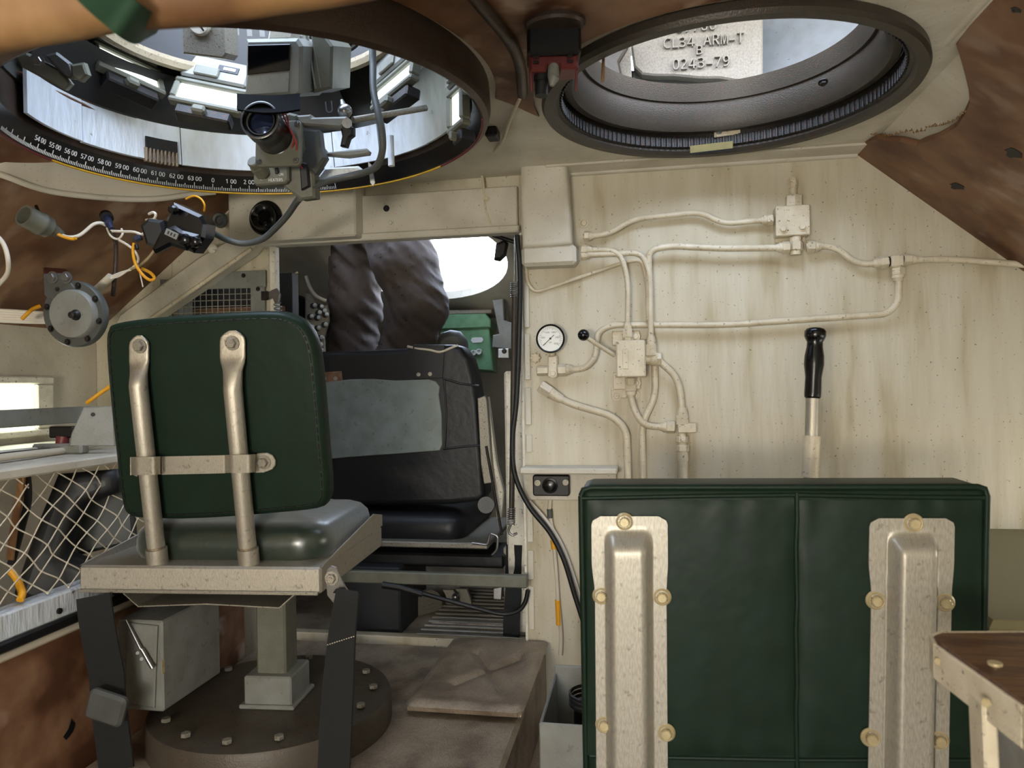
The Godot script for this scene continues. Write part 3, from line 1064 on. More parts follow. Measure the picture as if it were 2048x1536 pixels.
# ---------------------------------------------------------------- seats, table
func bench() -> void:
	var zb := pd(1565, 985, 1.0).z
	var o := thing("bench_seat", "wide dark green padded seat back with two ribbed metal brackets", "seat", Vector3(pz(1565, 1200, zb).x, 0.0, zb))
	var t := face(pz(1565, 1230, zb), Vector3.BACK)
	var pl := poly_on(t, [1160, 990, 1165, 978, 1180, 973, 1960, 972, 1974, 976, 1979, 990, 1966, 1536, 1960, 1640, 1176, 1640, 1170, 1536])
	var m := M.new()
	ext(m, Transform3D(t.basis, t.origin - t.basis.z * 0.1), pl, 0.1, 0.014)
	put(o, "backrest", m, C.vinyl)
	m = M.new()
	var rim := []
	for q in pl:
		rim.append(t * Vector3(q.x * 0.995, q.y - 0.002, -0.004))
	rim.append(rim[0])
	tube(m, rim, 0.0045, 8)
	put(o, "piping", m, C.vinyl)
	m = M.new()
	var seam := []
	for i in 13:
		seam.append(pz(1593 + sin(i * 2.1) * 1.5, 985 + i * 55.0, zb + 0.001))
	tube(m, seam, 0.0032, 8)
	put(o, "seam", m, C.vinyl)
	m = M.new()
	tube(m, [pz(1165, 997, zb), pz(1400, 992, zb), pz(1593, 990, zb), pz(1800, 994, zb), pz(1970, 995, zb)], 0.0032, 8)
	put(o, "seam", m, C.vinyl)
	m = M.new()
	tube(m, [pz(1180, 1512, zb), pz(1593, 1520, zb), pz(1960, 1520, zb)], 0.003, 8)
	put(o, "seam", m, C.vinyl)
	# puckered panel between the seams: a shallow cushion bulge each side
	for e in [[1175, 1588], [1598, 1962]]:
		m = M.new()
		var fn := func(u, v):
			var p := pz(lerpf(e[0], e[1], u), lerpf(1000, 1510, v), zb)
			var k := pow(sin(PI * u), 0.4) * pow(sin(PI * v), 0.4)
			var ed := (1.0 - pow(sin(PI * v), 0.3)) * sin(u * 23.0 + v * 6.0 + sin(u * 9.0) * 2.0) * 0.0012 + (1.0 - pow(sin(PI * u), 0.3)) * sin(v * 26.0 + sin(v * 7.0)) * 0.0012
			return p + Vector3(0, 0, 0.001 + k * 0.006 + ed * clampf(u * 20, 0, 1) * clampf((1 - u) * 20, 0, 1))
		sheet(m, 40, 40, fn)
		put(o, "panel", m, C.vinyl)
	for e in [[[1183, 1335, 1032], 1210, 1304, [[1249, 1043], [1203, 1191], [1324, 1193], [1209, 1448], [1332, 1464]]], [[1738, 1908, 1036], 1776, 1873, [[1826, 1046], [1751, 1200], [1888, 1204], [1741, 1474], [1877, 1479]]]]:
		var z1 := zb + 0.008
		var x0: float = e[0][0]
		var x1: float = e[0][1]
		var y0: float = e[0][2]
		m = M.new()
		var fn := func(u, v):
			var y: float = y0 + (1640.0 - y0) * v
			var lean: float = (y - y0) * 0.008 * (1.0 if x0 < 1500 else -2.2)
			var nar := smoothstep(1120.0, 1190.0, y) * 6.0
			var rc: float = maxf(0.0, 18.0 - (y - y0))
			var a: float = x0 + nar + (18.0 - sqrt(maxf(0.0, 324.0 - rc * rc)) if rc > 0.0 else 0.0)
			var b: float = x1 - nar * 0.6 - (18.0 - sqrt(maxf(0.0, 324.0 - rc * rc)) if rc > 0.0 else 0.0)
			var x := lerpf(a, b, u)
			var r0: float = e[1]
			var r1: float = e[2]
			var ramp := smoothstep(y0 + 26, y0 + 75, y)
			var hw := lerpf(26.0, 0.0, ramp)
			var rise := smoothstep(r0, r0 + 20, x) * (1.0 - smoothstep(r1 - 20, r1, x))
			return pz(x + lean, y, z1) + Vector3(0, 0, 0.026 * rise * smoothstep(y0 + 28, y0 + 64, y))
		sheet(m, 44, 70, fn, 0.003)
		var br := put(o, "bracket", m, C.alu_rib, "pressed metal bracket with a raised rib")
		for p in e[3]:
			m = M.new()
			var q := pz(p[0], p[1], z1)
			lathe(m, axis(q, Vector3.BACK), [Vector2(0.0128, 0), Vector2(0.0128, 0.002), Vector2(0.0105, 0.0045), Vector2(0.0088, 0.0035), Vector2(0.0086, 0.001), Vector2(0, 0.001)], 24)
			var st := PackedVector2Array()
			for i in 24:
				var a := TAU * i / 24
				st.append(Vector2(cos(a), sin(a)) * (0.0074 if i % 2 == 0 else 0.0066))
			ext(m, face(q + Vector3(0, 0, 0.001), Vector3.BACK), st, 0.01, 0.0012)
			put(br, "bolt", m, C.bolt)
	# seat pan and legs ahead of the backrest
	m = M.new()
	var lo := pz(1172, 1500, zb) + Vector3(0.11, 0, 0)
	var hi := pz(1966, 1500, zb) - Vector3(0.17, 0, 0)
	pillow(m, Transform3D(Basis(), Vector3((lo.x + hi.x) / 2, 0.2, zb - 0.3)), hi.x - lo.x, 0.38, 0.09, 0.05)
	put(o, "seat_cushion", m, C.vinyl)
	m = M.new()
	bx(m, Vector3(lo.x, 0.17, zb - 0.49), Vector3(hi.x, 0.2, zb - 0.06))
	for x in [lo.x + 0.03, hi.x - 0.03]:
		for z in [zb - 0.46, zb - 0.08]:
			bx(m, Vector3(x - 0.015, -0.1, z - 0.015), Vector3(x + 0.015, 0.17, z + 0.015))
	put(o, "frame", m, C.alu)
	# folding table end
	var d := 0.74
	var h := pd(1866, 1268, d).y
	o = thing("folding_table", "worn brown wooden top in a cream metal edge, cut off by the frame", "table", Vector3(pd(1960, 1500, d).x, 0, -0.5))
	var P := [py(1864, 1268, h), py(2120, 1268, h), py(2120, 1560, h), py(2060, 1432, h)]
	var tp := PackedVector2Array()
	for q in [py(1866, 1268, h), py(1880, 1264, h), py(2420, 1262, h), py(2420, 1739, h), py(2048, 1408, h), py(1872, 1283, h)]:
		tp.append(Vector2(q.x, q.z))
	m = M.new()
	ext(m, Transform3D(Basis(Vector3.RIGHT, Vector3.BACK, Vector3.DOWN), Vector3(0, h, 0)), tp, 0.02, 0.003)
	put(o, "top", m, C.wood)
	m = M.new()
	var fr := [py(2420, 1741, h), py(2048, 1410, h), py(1871, 1286, h), py(1862, 1268, h), py(1880, 1261, h), py(2420, 1259, h)]
	for i in fr.size() - 1:
		beam(m, fr[i] + Vector3(0, -0.018, 0), fr[i + 1] + Vector3(0, -0.018, 0), 0.004, 0.034, Vector3.UP, 0.001)
	put(o, "edge_band", m, C.pipe, "cream metal edge band")
	for p in [[1882, 1313], [1977, 1390]]:
		m = M.new()
		var q := py(p[0], p[1] - 22, h) + Vector3(0, -0.014, 0)
		bolt(m, q + Vector3(-0.002, 0, 0.002), Vector3(-0.8, 0, 1), 0.004, false)
		put(o, "rivet", m, C.bolt)
	m = M.new()
	cyl(m, py(1990, 1330, h) + Vector3(0, -0.001, 0), py(1990, 1330, h) + Vector3(0, 0.0025, 0), 0.006, 14)
	put(o, "top_screw", m, C.bolt)
	m = M.new()
	for e in [[1965, 1440, 0.64], [2075, 1330, 0.7]]:
		var q := pd(e[0], e[1], e[2])
		beam(m, Vector3(q.x, h - 0.02, q.z), Vector3(q.x + 0.012, -0.1, q.z), 0.012, 0.03, Vector3.BACK, 0.002)
	put(o, "leg", m, C.pipe)

func swivel_seat() -> void:
	var yaw := Basis(Vector3.UP, deg_to_rad(4.2))
	var n := yaw * Vector3.BACK
	var sx := yaw * Vector3.RIGHT
	var base := py(556, 1395, 0.105)
	var o := thing("swivel_seat", "dark green swivel seat on a square post and bolted round base", "seat", Vector3(base.x, 0.05, base.z), "", yaw)
	# backrest: leaning towards its rear
	var a := deg_to_rad(9.0)
	var nb := (n * cos(a) - Vector3.UP * sin(a)).normalized()
	var tb := face(pd(430, 1000, 1.27), nb)
	var pl := poly_on(tb, [207, 690, 211, 660, 225, 648, 300, 637, 450, 627, 540, 624, 580, 631, 612, 654, 631, 700, 642, 800, 650, 900, 656, 980, 651, 1006, 632, 1020, 540, 1030, 400, 1040, 290, 1040, 252, 1032, 238, 1000, 226, 900, 213, 780])
	var m := M.new()
	pl = soft(pl, 3)
	ext(m, Transform3D(tb.basis, tb.origin - tb.basis.z * 0.04), pl, 0.04, 0.013)
	var pad := put(o, "backrest", m, C.vinyl)
	m = M.new()
	var st := inset(pl, 0.011)
	for i in st.size():
		var p0 := st[i]
		var p1 := st[(i + 1) % st.size()]
		var k := int(maxf(1.0, p0.distance_to(p1) / 0.012))
		for j in k:
			beam(m, tb * v3z(p0.lerp(p1, (j + 0.15) / k), 0.0005), tb * v3z(p0.lerp(p1, (j + 0.85) / k), 0.0005), 0.0022, 0.0022, tb.basis.z, 0.0005)
	put(pad, "stitching", m, C.rubber).set_meta("kind", "stuff")
	# the two tubes with flattened tops
	var off := tb.origin + tb.basis.z * 0.018
	for e in [[[259, 298, 672, 722], [277, 768], [312, 1092], 17.0, [280, 692]], [[440, 491, 662, 714], [466, 775], [495, 1092], 18.0, [465, 686]]]:
		var f: Array = e[0]
		var q := func(x, y, z): return pp(x, y, tb.origin + tb.basis.z * z, tb.basis.z)
		var rings := []
		for s in [[f[2] - 1, 0.25, 0.0015, 0.006], [f[2] + 4, 0.6, 0.0028, 0.006], [f[2] + 12, 0.92, 0.003, 0.006], [f[2] + 20, 1.0, 0.003, 0.006], [f[3], 1.0, 0.003, 0.006], [f[3] + 12, 0.96, 0.006, 0.009], [f[3] + 28, 0.8, 0.011, 0.013], [e[1][1] - 8.0, 0.72, 0.0138, 0.017], [e[1][1] + 5.0, 0.70, 0.0145, 0.018]]:
			var yy: float = s[0]
			var k := clampf((yy - f[3]) / (e[1][1] - f[3]), 0, 1)
			var cx: float = lerpf((f[0] + f[1]) / 2.0, e[1][0], k)
			var hw: float = (f[1] - f[0]) / 2.0 * s[1]
			if yy > f[3] + 20:
				hw = lerpf(hw, e[3], k)
			var c: Vector3 = q.call(cx, yy, s[3])
			var ex: Vector3 = q.call(cx + hw, yy, s[3]) - c
			var ring := PackedVector3Array()
			for i in 16:
				var t := TAU * i / 16
				var cs := cos(t)
				var sn := sin(t)
				if k < 0.05:
					var pw := 0.35
					cs = signf(cs) * pow(absf(cs), pw)
					sn = signf(sn) * pow(absf(sn), pw)
				ring.append(c + ex * cs + tb.basis.z * s[2] * sn)
			rings.append(ring)
		var foot: Vector3 = q.call(e[2][0], e[2][1], 0.022)
		var top: Vector3 = q.call(e[1][0], e[1][1] + 5.0, 0.018)
		var up := (top - foot).normalized()
		var ex2 := (tb.basis.x - up * tb.basis.x.dot(up)).normalized()
		var ez2 := up.cross(ex2) * -1.0
		for s in [0.5, 1.0]:
			var ring := PackedVector3Array()
			for i in 16:
				var t := TAU * i / 16
				ring.append(top.lerp(foot, s) + (ex2 * cos(t) + tb.basis.z * sin(t)) * 0.0148)
			rings.append(ring)
		m = M.new()
		loft(m, rings)
		var tu := put(o, "support_tube", m, C.alu, "silver tube with a flattened bolted top")
		m = M.new()
		bolt(m, q.call(e[4][0], e[4][1], 0.009), tb.basis.z, 0.0085)
		put(tu, "bolt", m, C.alu_dirty)
		m = M.new()
		cyl(m, foot + up * 0.003, foot - up * 0.012, 0.0135, 18)
		put(tu, "rust_gap", m, C.floor_rust)
		m = M.new()
		cyl(m, foot - up * 0.004, foot - up * 0.036, 0.0175, 20)
		cyl(m, foot - up * 0.034, foot - up * 0.040, 0.022, 20)
		put(tu, "socket", m, C.alu)
	# flat strap over both tubes
	m = M.new()
	var fn := func(u, v):
		var x := lerpf(262, 530, u)
		var y = lerpf(914, 950, v) - u * 6.0
		var bump := 0.0
		for c in [292.0, 482.0]:
			bump = maxf(bump, sqrt(maxf(0.0, 1.0 - pow((x - c) / 27.0, 2.0))) if absf(x - c) < 27 else 0.0)
		return pp(x, y, tb.origin + tb.basis.z * (0.004 + 0.034 * smoothstep(0.0, 0.85, bump)), tb.basis.z)
	sheet(m, 90, 3, fn, 0.0025)
	var tab := poly_on(face(tb.origin + tb.basis.z * 0.003, tb.basis.z), [515, 906, 535, 905, 546, 910, 552, 920, 552, 930, 546, 938, 534, 943, 515, 945])
	ext(m, Transform3D(tb.basis, tb.origin + tb.basis.z * 0.002), tab, 0.004, 0.001)
	var tab2 := poly_on(face(tb.origin + tb.basis.z * 0.003, tb.basis.z), [274, 917, 266, 920, 261, 930, 263, 942, 270, 951, 276, 953])
	ext(m, Transform3D(tb.basis, tb.origin + tb.basis.z * 0.002), tab2, 0.004, 0.001)
	var sp := put(o, "strap_plate", m, C.alu, "flat silver strap clamped over both tubes")
	m = M.new()
	bolt(m, pp(528, 924, tb.origin + tb.basis.z * 0.006, tb.basis.z), tb.basis.z, 0.0085)
	put(sp, "bolt", m, C.alu_dirty)
	# tray
	var pt := pd(400, 1160, 1.245)
	var A := pp(157, 1132, pt, n)
	var B := pp(642, 1134, pt, n)
	var E := pp(642, 1190, pt, n)
	var wv := (B - A)
	wv.y = 0
	var hh := A.y - E.y
	var dp_ := 0.36
	var mid := (A + B) * 0.5 - n * dp_ * 0.5 - Vector3.UP * hh * 0.5
	m = M.new()
	box(m, Transform3D(yaw, mid), Vector3(wv.length(), hh, dp_), 0.004)
	var tray := put(o, "seat_tray", m, C.alu, "brushed metal tray under the cushion")
	for sd in [-1.0, 1.0]:
		m = M.new()
		var fx: float = sd * (wv.length() * 0.5 - 0.0015)
		var fl := PackedVector2Array([Vector2(0.0, 0.0), Vector2(dp_, 0.0), Vector2(dp_, 0.024), Vector2(dp_ - 0.06, 0.036), Vector2(0.02, 0.004)])
		var tt := Transform3D(Basis(-n, Vector3.UP, sx), mid + sx * fx + n * dp_ * 0.5 + Vector3.UP * hh * 0.5)
		ext(m, tt, fl, 0.003, 0.0008)
		put(tray, "side_flange", m, C.alu)
	m = M.new()
	beam(m, E - sx * 0.004 + Vector3.UP * 0.003 + n * 0.003, E - sx * (wv.length() - 0.004) + Vector3.UP * 0.003 + n * 0.003, 0.004, 0.006, Vector3.UP, 0.001)
	put(tray, "lip", m, C.alu_dirty)
	# bent underplate with rusty edge
	m = M.new()
	var z0 := n * -0.02
	var u := [pp(232, 1192, pt, n) + z0, pp(262, 1219, pt, n) + z0, pp(400, 1214, pt, n) + z0, pp(548, 1222, pt, n) + z0, pp(584, 1190, pt, n) + z0]
	var sh := func(a1, b1):
		var f: float = a1 * 4.0
		var i := mini(int(f), 3)
		return u[i].lerp(u[i + 1], f - i) - n * 0.3 * b1
	sheet(m, 16, 4, sh, 0.002, -1)
	put(o, "underplate", m, C.alu_dirty)
	# cushion
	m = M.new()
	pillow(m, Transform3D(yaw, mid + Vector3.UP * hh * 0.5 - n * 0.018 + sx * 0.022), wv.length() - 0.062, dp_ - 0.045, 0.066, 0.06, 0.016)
	put(o, "seat_cushion", m, C.vinyl_worn_sheen)
	# post, socket and base
	m = M.new()
	var pc := Vector3(base.x, 0, base.z)
	var ptop := mid.y - hh * 0.5
	box(m, Transform3D(yaw, Vector3(pc.x, (ptop + 0.1) / 2, pc.z)), Vector3(0.058, ptop - 0.1, 0.058), 0.004)
	put(o, "post", m, C.olive_grey)
	m = M.new()
	box(m, Transform3D(yaw, pc + Vector3(0, 0.135, 0)), Vector3(0.092, 0.056, 0.092), 0.003)
	box(m, Transform3D(yaw, pc + Vector3(0, 0.108, 0)), Vector3(0.106, 0.008, 0.106), 0.002)
	put(o, "post_socket", m, C.grey_paint)
	m = M.new()
	var dc := pc + Vector3(-0.012, 0.05, -0.005)
	lathe(m, Transform3D(Basis(), dc), [Vector2(0.225, 0), Vector2(0.225, 0.046), Vector2(0.221, 0.053), Vector2(0.0, 0.054)], 72)
	var disc := put(o, "base_plate", m, C.disc, "round base plate with a ring of bolts")
	for i in 14:
		var an := TAU * (i + 0.3) / 14
		m = M.new()
		bolt(m, dc + Vector3(cos(an) * 0.19, 0.054, sin(an) * 0.19), Vector3.UP, 0.0085, false)
		put(disc, "bolt", m, C.alu_dirty)
	# lap belts at the tray corners
	var bc := pd(668, 1165, 1.2)
	m = M.new()
	var lp := PackedVector2Array()
	lp = poly_on(face(bc, n), [652, 1150, 655, 1136, 664, 1130, 674, 1134, 680, 1148, 692, 1172, 703, 1188, 700, 1200, 684, 1206, 668, 1206, 655, 1190])
	ext(m, face(bc, n), lp, 0.003, 0.001)
	var bk := put(o, "belt_anchor", m, C.steel, "bent steel anchor of the lap belt")
	m = M.new()
	bolt(m, pp(664, 1156, bc + n * 0.003, n), n, 0.008)
	put(bk, "bolt", m, C.alu_dirty)
	m = M.new()
	var cs := dp([686, 1184, 1.185, 694, 1180, 1.17, 692, 1200, 1.163, 684, 1260, 1.165, 678, 1330, 1.16, 672, 1420, 1.155, 668, 1500, 1.15, 664, 1580, 1.145, 660, 1660, 1.14])
	var ws := []
	for i in cs.size():
		ws.append(sx * lerpf(0.017, 0.0275, clampf(i / 5.0, 0, 1)) + n * 0.006)
	ribbon(m, resample(cs, 4), resample(ws, 4), 0.004)
	var belt := put(o, "seat_belt", m, C.webbing, "hanging dark webbing strap")
	m = M.new()
	for i in 12:
		beam(m, pd(654 + i * 4.7, 1290 - i * 1.5, 1.15), pd(657 + i * 4.7, 1289 - i * 1.5, 1.15), 0.0015, 0.0015)
	put(belt, "stitching", m, C.rope).set_meta("kind", "stuff")
	m = M.new()
	cs = dp([186, 1192, 1.25, 190, 1230, 1.24, 202, 1300, 1.235, 212, 1350, 1.235, 215, 1400, 1.235, 222, 1460, 1.24, 232, 1540, 1.245])
	ws = []
	for i in cs.size():
		ws.append(sx * 0.031 + Vector3.UP * 0.006)
	ribbon(m, resample(cs, 4), resample(ws, 4), 0.004)
	belt = put(o, "seat_belt", m, C.webbing, "twisted dark webbing with a latch")
	m = M.new()
	var bt := face(pd(220, 1410, 1.21), n, Vector3(0.28, 1, 0))
	ext(m, bt, rrect(0.066, 0.05, 0.01), 0.016, 0.005)
	put(belt, "buckle", m, C.grey_dark)

func v3z(p: Vector2, z: float) -> Vector3:
	return Vector3(p.x, p.y, z)

func resample(c: Array, k: int) -> Array:
	return spl(c, k)

# ---------------------------------------------------------------- the big ring and what hangs inside it
func cang(x: float, y: float, h: float) -> float:   # which way round the ring a pixel looks
	var p := cupt().affine_inverse() * py(x, y, CUP.y + h)
	return fposmod(rad_to_deg(atan2(-p.z, p.x)) + 60.0, 360.0) - 60.0

func band(m: M, r0: float, h0: float, r1: float, h1: float, a0: float, a1: float, n := 24, th := 0.0) -> void:
	var fn := func(u, v): return cup(lerpf(a0, a1, u), lerpf(r0, r1, v), lerpf(h0, h1, v))
	sheet(m, n, 1, fn, th)

func cupola() -> void:
	var T := cupt()
	var o := thing("cupola_ring", "large dark traversing ring in the roof with a white numbered scale", "ring", CUP)
	var m := M.new()
	lathe(m, T, [Vector2(0.372, 0.034), Vector2(0.384, 0.002), Vector2(0.388, 0.0), Vector2(0.397, 0.004), Vector2(0.402, 0.02), Vector2(0.402, 0.1), Vector2(0.374, 0.1), Vector2(0.374, 0.034), Vector2(0.372, 0.034)], 96)
	put(o, "ring_body", m, C.ring_brown)
	m = M.new()
	lathe(m, T, [Vector2(0.3708, 0.0335), Vector2(0.3832, 0.0025)], 96)
	put(o, "scale_band", m, C.black_gloss, "black inner band carrying the scale")
	for e in [[cang(720, 388, 0.0), cang(62, 300, 0.0), "yellow"], [cang(62, 300, 0.0), cang(-60, 215, 0.0), "red"], [cang(968, 262, 0.0), cang(860, 345, 0.0), "red"], [cang(860, 345, 0.0), cang(720, 388, 0.0), "yellow"]]:
		m = M.new()
		var pts := []
		for i in 25:
			pts.append(cup(lerpf(e[0], e[1], i / 24.0), 0.3868, 0.0))
		tube(m, pts, 0.0022, 6)
		put(o, "edge_stripe", m, C[e[2]], "%s painted edge" % e[2])
	var a0 := cang(420, 372, 0.01)
	m = M.new()
	for i in range(-70, 130):
		var a := a0 + i * 0.5625
		var l := 0.013 if i % 10 == 0 else (0.009 if i % 5 == 0 else 0.006)
		var q := l / 0.0334
		var p0 := cup(a, 0.3826, 0.003)
		var p1 := cup(a, 0.3826 - 0.0124 * q, 0.003 + 0.031 * q)
		beam(m, p0, p1, 0.0011, 0.001, (cup(a, 0.3, 0.0) - p0).normalized(), 0.0002)
	put(o, "tick_mark", m, C.print_white).set_meta("kind", "stuff")
	var lab := ["54", "55", "56", "57", "58", "59", "60", "61", "62", "63", "0", "1", "2", "3", "4", "5", "6"]
	for i in lab.size():
		var a := a0 - (i - 10) * 5.625
		var p := cup(a, 0.3742, 0.0215)
		var nrm := (T.basis * Vector3(-cos(deg_to_rad(a)) * 0.93, -0.37, sin(deg_to_rad(a)) * 0.93)).normalized()
		var upv := (cup(a, 0.37, 0.035) - cup(a, 0.383, 0.0)).normalized()
		words(o, "numeral", lab[i] + (" 00" if lab[i] != "0" else ""), face(p, nrm, upv), 0.0115, C.print_white, 0.0006)
	# blue-grey liner panels standing on the ring
	var l := thing("cupola_liner", "ring of blue-grey steel liner panels above the numbered scale", "liner", cup(90, 0.36, 0.04))
	var edges := [-22, -4, 14, 33, 52, 74, 92, cang(366, 300, 0.06), cang(249, 290, 0.06), cang(145, 250, 0.06), 152, 176, 200]
	for i in edges.size() - 1:
		m = M.new()
		var r := 0.362 + (0.002 if i % 2 == 0 else 0.0)
		var top := 0.118 if edges[i] > 70 else 0.2
		band(m, r - 0.004, top, r, 0.043, edges[i] + 0.25, edges[i + 1] - 0.25, 10, -0.006)
		put(l, "liner_panel", m, C.blue_steel)
	# rusty toothed block in the liner
	o = thing("rack_segment", "short rusty toothed rack let into the liner above the scale", "gear", cup(cang(306, 300, 0.06), 0.35, 0.05))
	var ar := cang(306, 300, 0.06)
	m = M.new()
	band(m, 0.350, 0.085, 0.352, 0.062, ar - 5.2, ar + 5.2, 8, -0.004)
	put(o, "recess", m, C.dark_steel)
	for i in 9:
		m = M.new()
		var a := ar - 5.0 + i * 1.25
		beam(m, cup(a, 0.352, 0.064), cup(a, 0.356, 0.036), 0.0045, 0.01, (cup(a, 0.2, 0.05) - cup(a, 0.35, 0.05)).normalized(), 0.0012)
		put(o, "tooth", m, C.floor_rust)
	# drum wall and top with its open hatch
	m = M.new()
	lathe(m, T, [Vector2(0.40, 0.1), Vector2(0.40, 0.31), Vector2(0.262, 0.31), Vector2(0.262, 0.29), Vector2(0.37, 0.29), Vector2(0.37, 0.1), Vector2(0.40, 0.1)], 72)
	o = thing("cupola_drum", "dark inside wall of the cupola behind the periscopes", "cupola", cup(90, 0.38, 0.1))
	put(o, "drum_wall", m, C.grey_dark)
	m = M.new()
	lathe(m, Transform3D(T.basis, T.origin), [Vector2(0.262, 0.212), Vector2(0.27, 0.214), Vector2(0.27, 0.305), Vector2(0.262, 0.305), Vector2(0.262, 0.212)], 64)
	put(o, "hatch_coaming", m, C.hull_dark)
	m = M.new()
	lathe(m, T, [Vector2(0.256, 0.21), Vector2(0.259, 0.2), Vector2(0.268, 0.198), Vector2(0.278, 0.204), Vector2(0.278, 0.218), Vector2(0.256, 0.218), Vector2(0.256, 0.21)], 64)
	put(o, "coaming_lip", m, C.cream_rusty, "cream rust-flecked coaming lip")
	m = M.new()
	band(m, 0.30, 0.2, 0.36, 0.125, 84, 200, 20, -0.004)
	put(o, "skirt", m, C.hull_dark)
	m = M.new()
	var hinge := cup(90, 0.285, 0.32)
	var lt := axis(hinge + Vector3(0.0, 0.25, -0.085), Vector3(0, -0.32, 0.95))
	lathe(m, lt, [Vector2(0, -0.02), Vector2(0.275, -0.02), Vector2(0.285, -0.012), Vector2(0.285, 0.0), Vector2(0.262, 0.004), Vector2(0.258, 0.012), Vector2(0.2, 0.014), Vector2(0, 0.014)], 56)
	solo("cupola_hatch", m, C.hull_dark, "round grey hatch lid standing open over the cupola", "hatch cover", hinge)
	words(o, "mark", "U", face(pd(658, 215, 1.5), Vector3(-0.1, -0.2, 1)), 0.03, C.print_black, 0.0008)
	# periscopes
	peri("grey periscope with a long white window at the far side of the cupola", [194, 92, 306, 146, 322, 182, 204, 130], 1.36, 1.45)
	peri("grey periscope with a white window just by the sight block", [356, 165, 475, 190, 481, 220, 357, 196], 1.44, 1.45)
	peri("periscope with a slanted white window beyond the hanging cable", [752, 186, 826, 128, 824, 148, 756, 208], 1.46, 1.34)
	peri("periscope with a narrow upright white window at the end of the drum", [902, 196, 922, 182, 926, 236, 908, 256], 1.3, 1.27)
	var k := thing("folded_bracket", "dark folded bracket arms at the near end of the cupola beside the long periscope", "bracket", pd(120, 150, 1.17))
	for e in [[[40, 116, 62, 108, 128, 142, 150, 170, 138, 182, 96, 160, 52, 136], 0.03, "olive_grey"], [[96, 112, 118, 106, 146, 128, 156, 160, 140, 158, 112, 132], 0.02, "grey_dark"], [[150, 132, 176, 128, 184, 152, 170, 166, 152, 156], 0.035, "olive_grey"]]:
		m = M.new()
		var kf := face(pd(e[0][0], e[0][1], 1.15), K.basis * Vector3(0.35, -0.35, 1))
		ext(m, kf, poly_on(kf, e[0]), e[1], 0.003)
		put(k, "arm", m, C[e[2]])
	m = M.new()
	var kc := pd(75, 122, 1.13)
	bolt(m, kc, K.basis * Vector3(0.35, -0.35, 1), 0.007)
	put(k, "bolt", m, C.steel)
	# hatch plate with a knob, above the periscopes
	o = thing("latch_plate", "grey steel plate with a slotted cream knob above the periscopes", "plate", pd(430, 88, 1.32))
	m = M.new()
	var f := face(pd(432, 85, 1.32), Vector3(0.1, -0.35, 1))
	ext(m, f, poly_on(f, [389, 46, 476, 42, 478, 112, 470, 122, 392, 112]), 0.05, 0.003)
	put(o, "plate", m, C.alu_dirty)
	m = M.new()
	lathe(m, axis(f * Vector3(0, 0.024, 0.05), f.basis.z), [Vector2(0.019, 0), Vector2(0.019, 0.006), Vector2(0.016, 0.009), Vector2(0, 0.009)], 24)
	put(o, "knob", m, C.cream, "cream slotted knob")
	m = M.new()
	beam(m, f * Vector3(-0.008, 0.036, 0.0592), f * Vector3(0.008, 0.012, 0.0592), 0.003, 0.001, f.basis.z, 0.0003)
	put(o, "slot", m, C.dark_steel)
	# round port in the cupola roof
	o = thing("round_port", "round bright port with stepped dark rings beside the sight block", "port", pd(667, 50, 1.33))
	var ax := axis(pd(667, 44, 1.36), Vector3(0.05, -0.75, 0.66))
	m = M.new()
	lathe(m, ax, [Vector2(0.058, -0.03), Vector2(0.058, 0.004), Vector2(0.053, 0.006), Vector2(0.050, 0.0), Vector2(0.046, 0.0), Vector2(0.046, -0.005), Vector2(0.041, -0.005), Vector2(0.040, -0.01), Vector2(0.036, -0.01), Vector2(0.035, -0.018)], 40)
	put(o, "stepped_ring", m, C.dark_steel)
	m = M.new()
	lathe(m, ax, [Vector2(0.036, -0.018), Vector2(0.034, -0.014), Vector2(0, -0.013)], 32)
	put(o, "window_glass", m, C.prism_glow)
	sight()

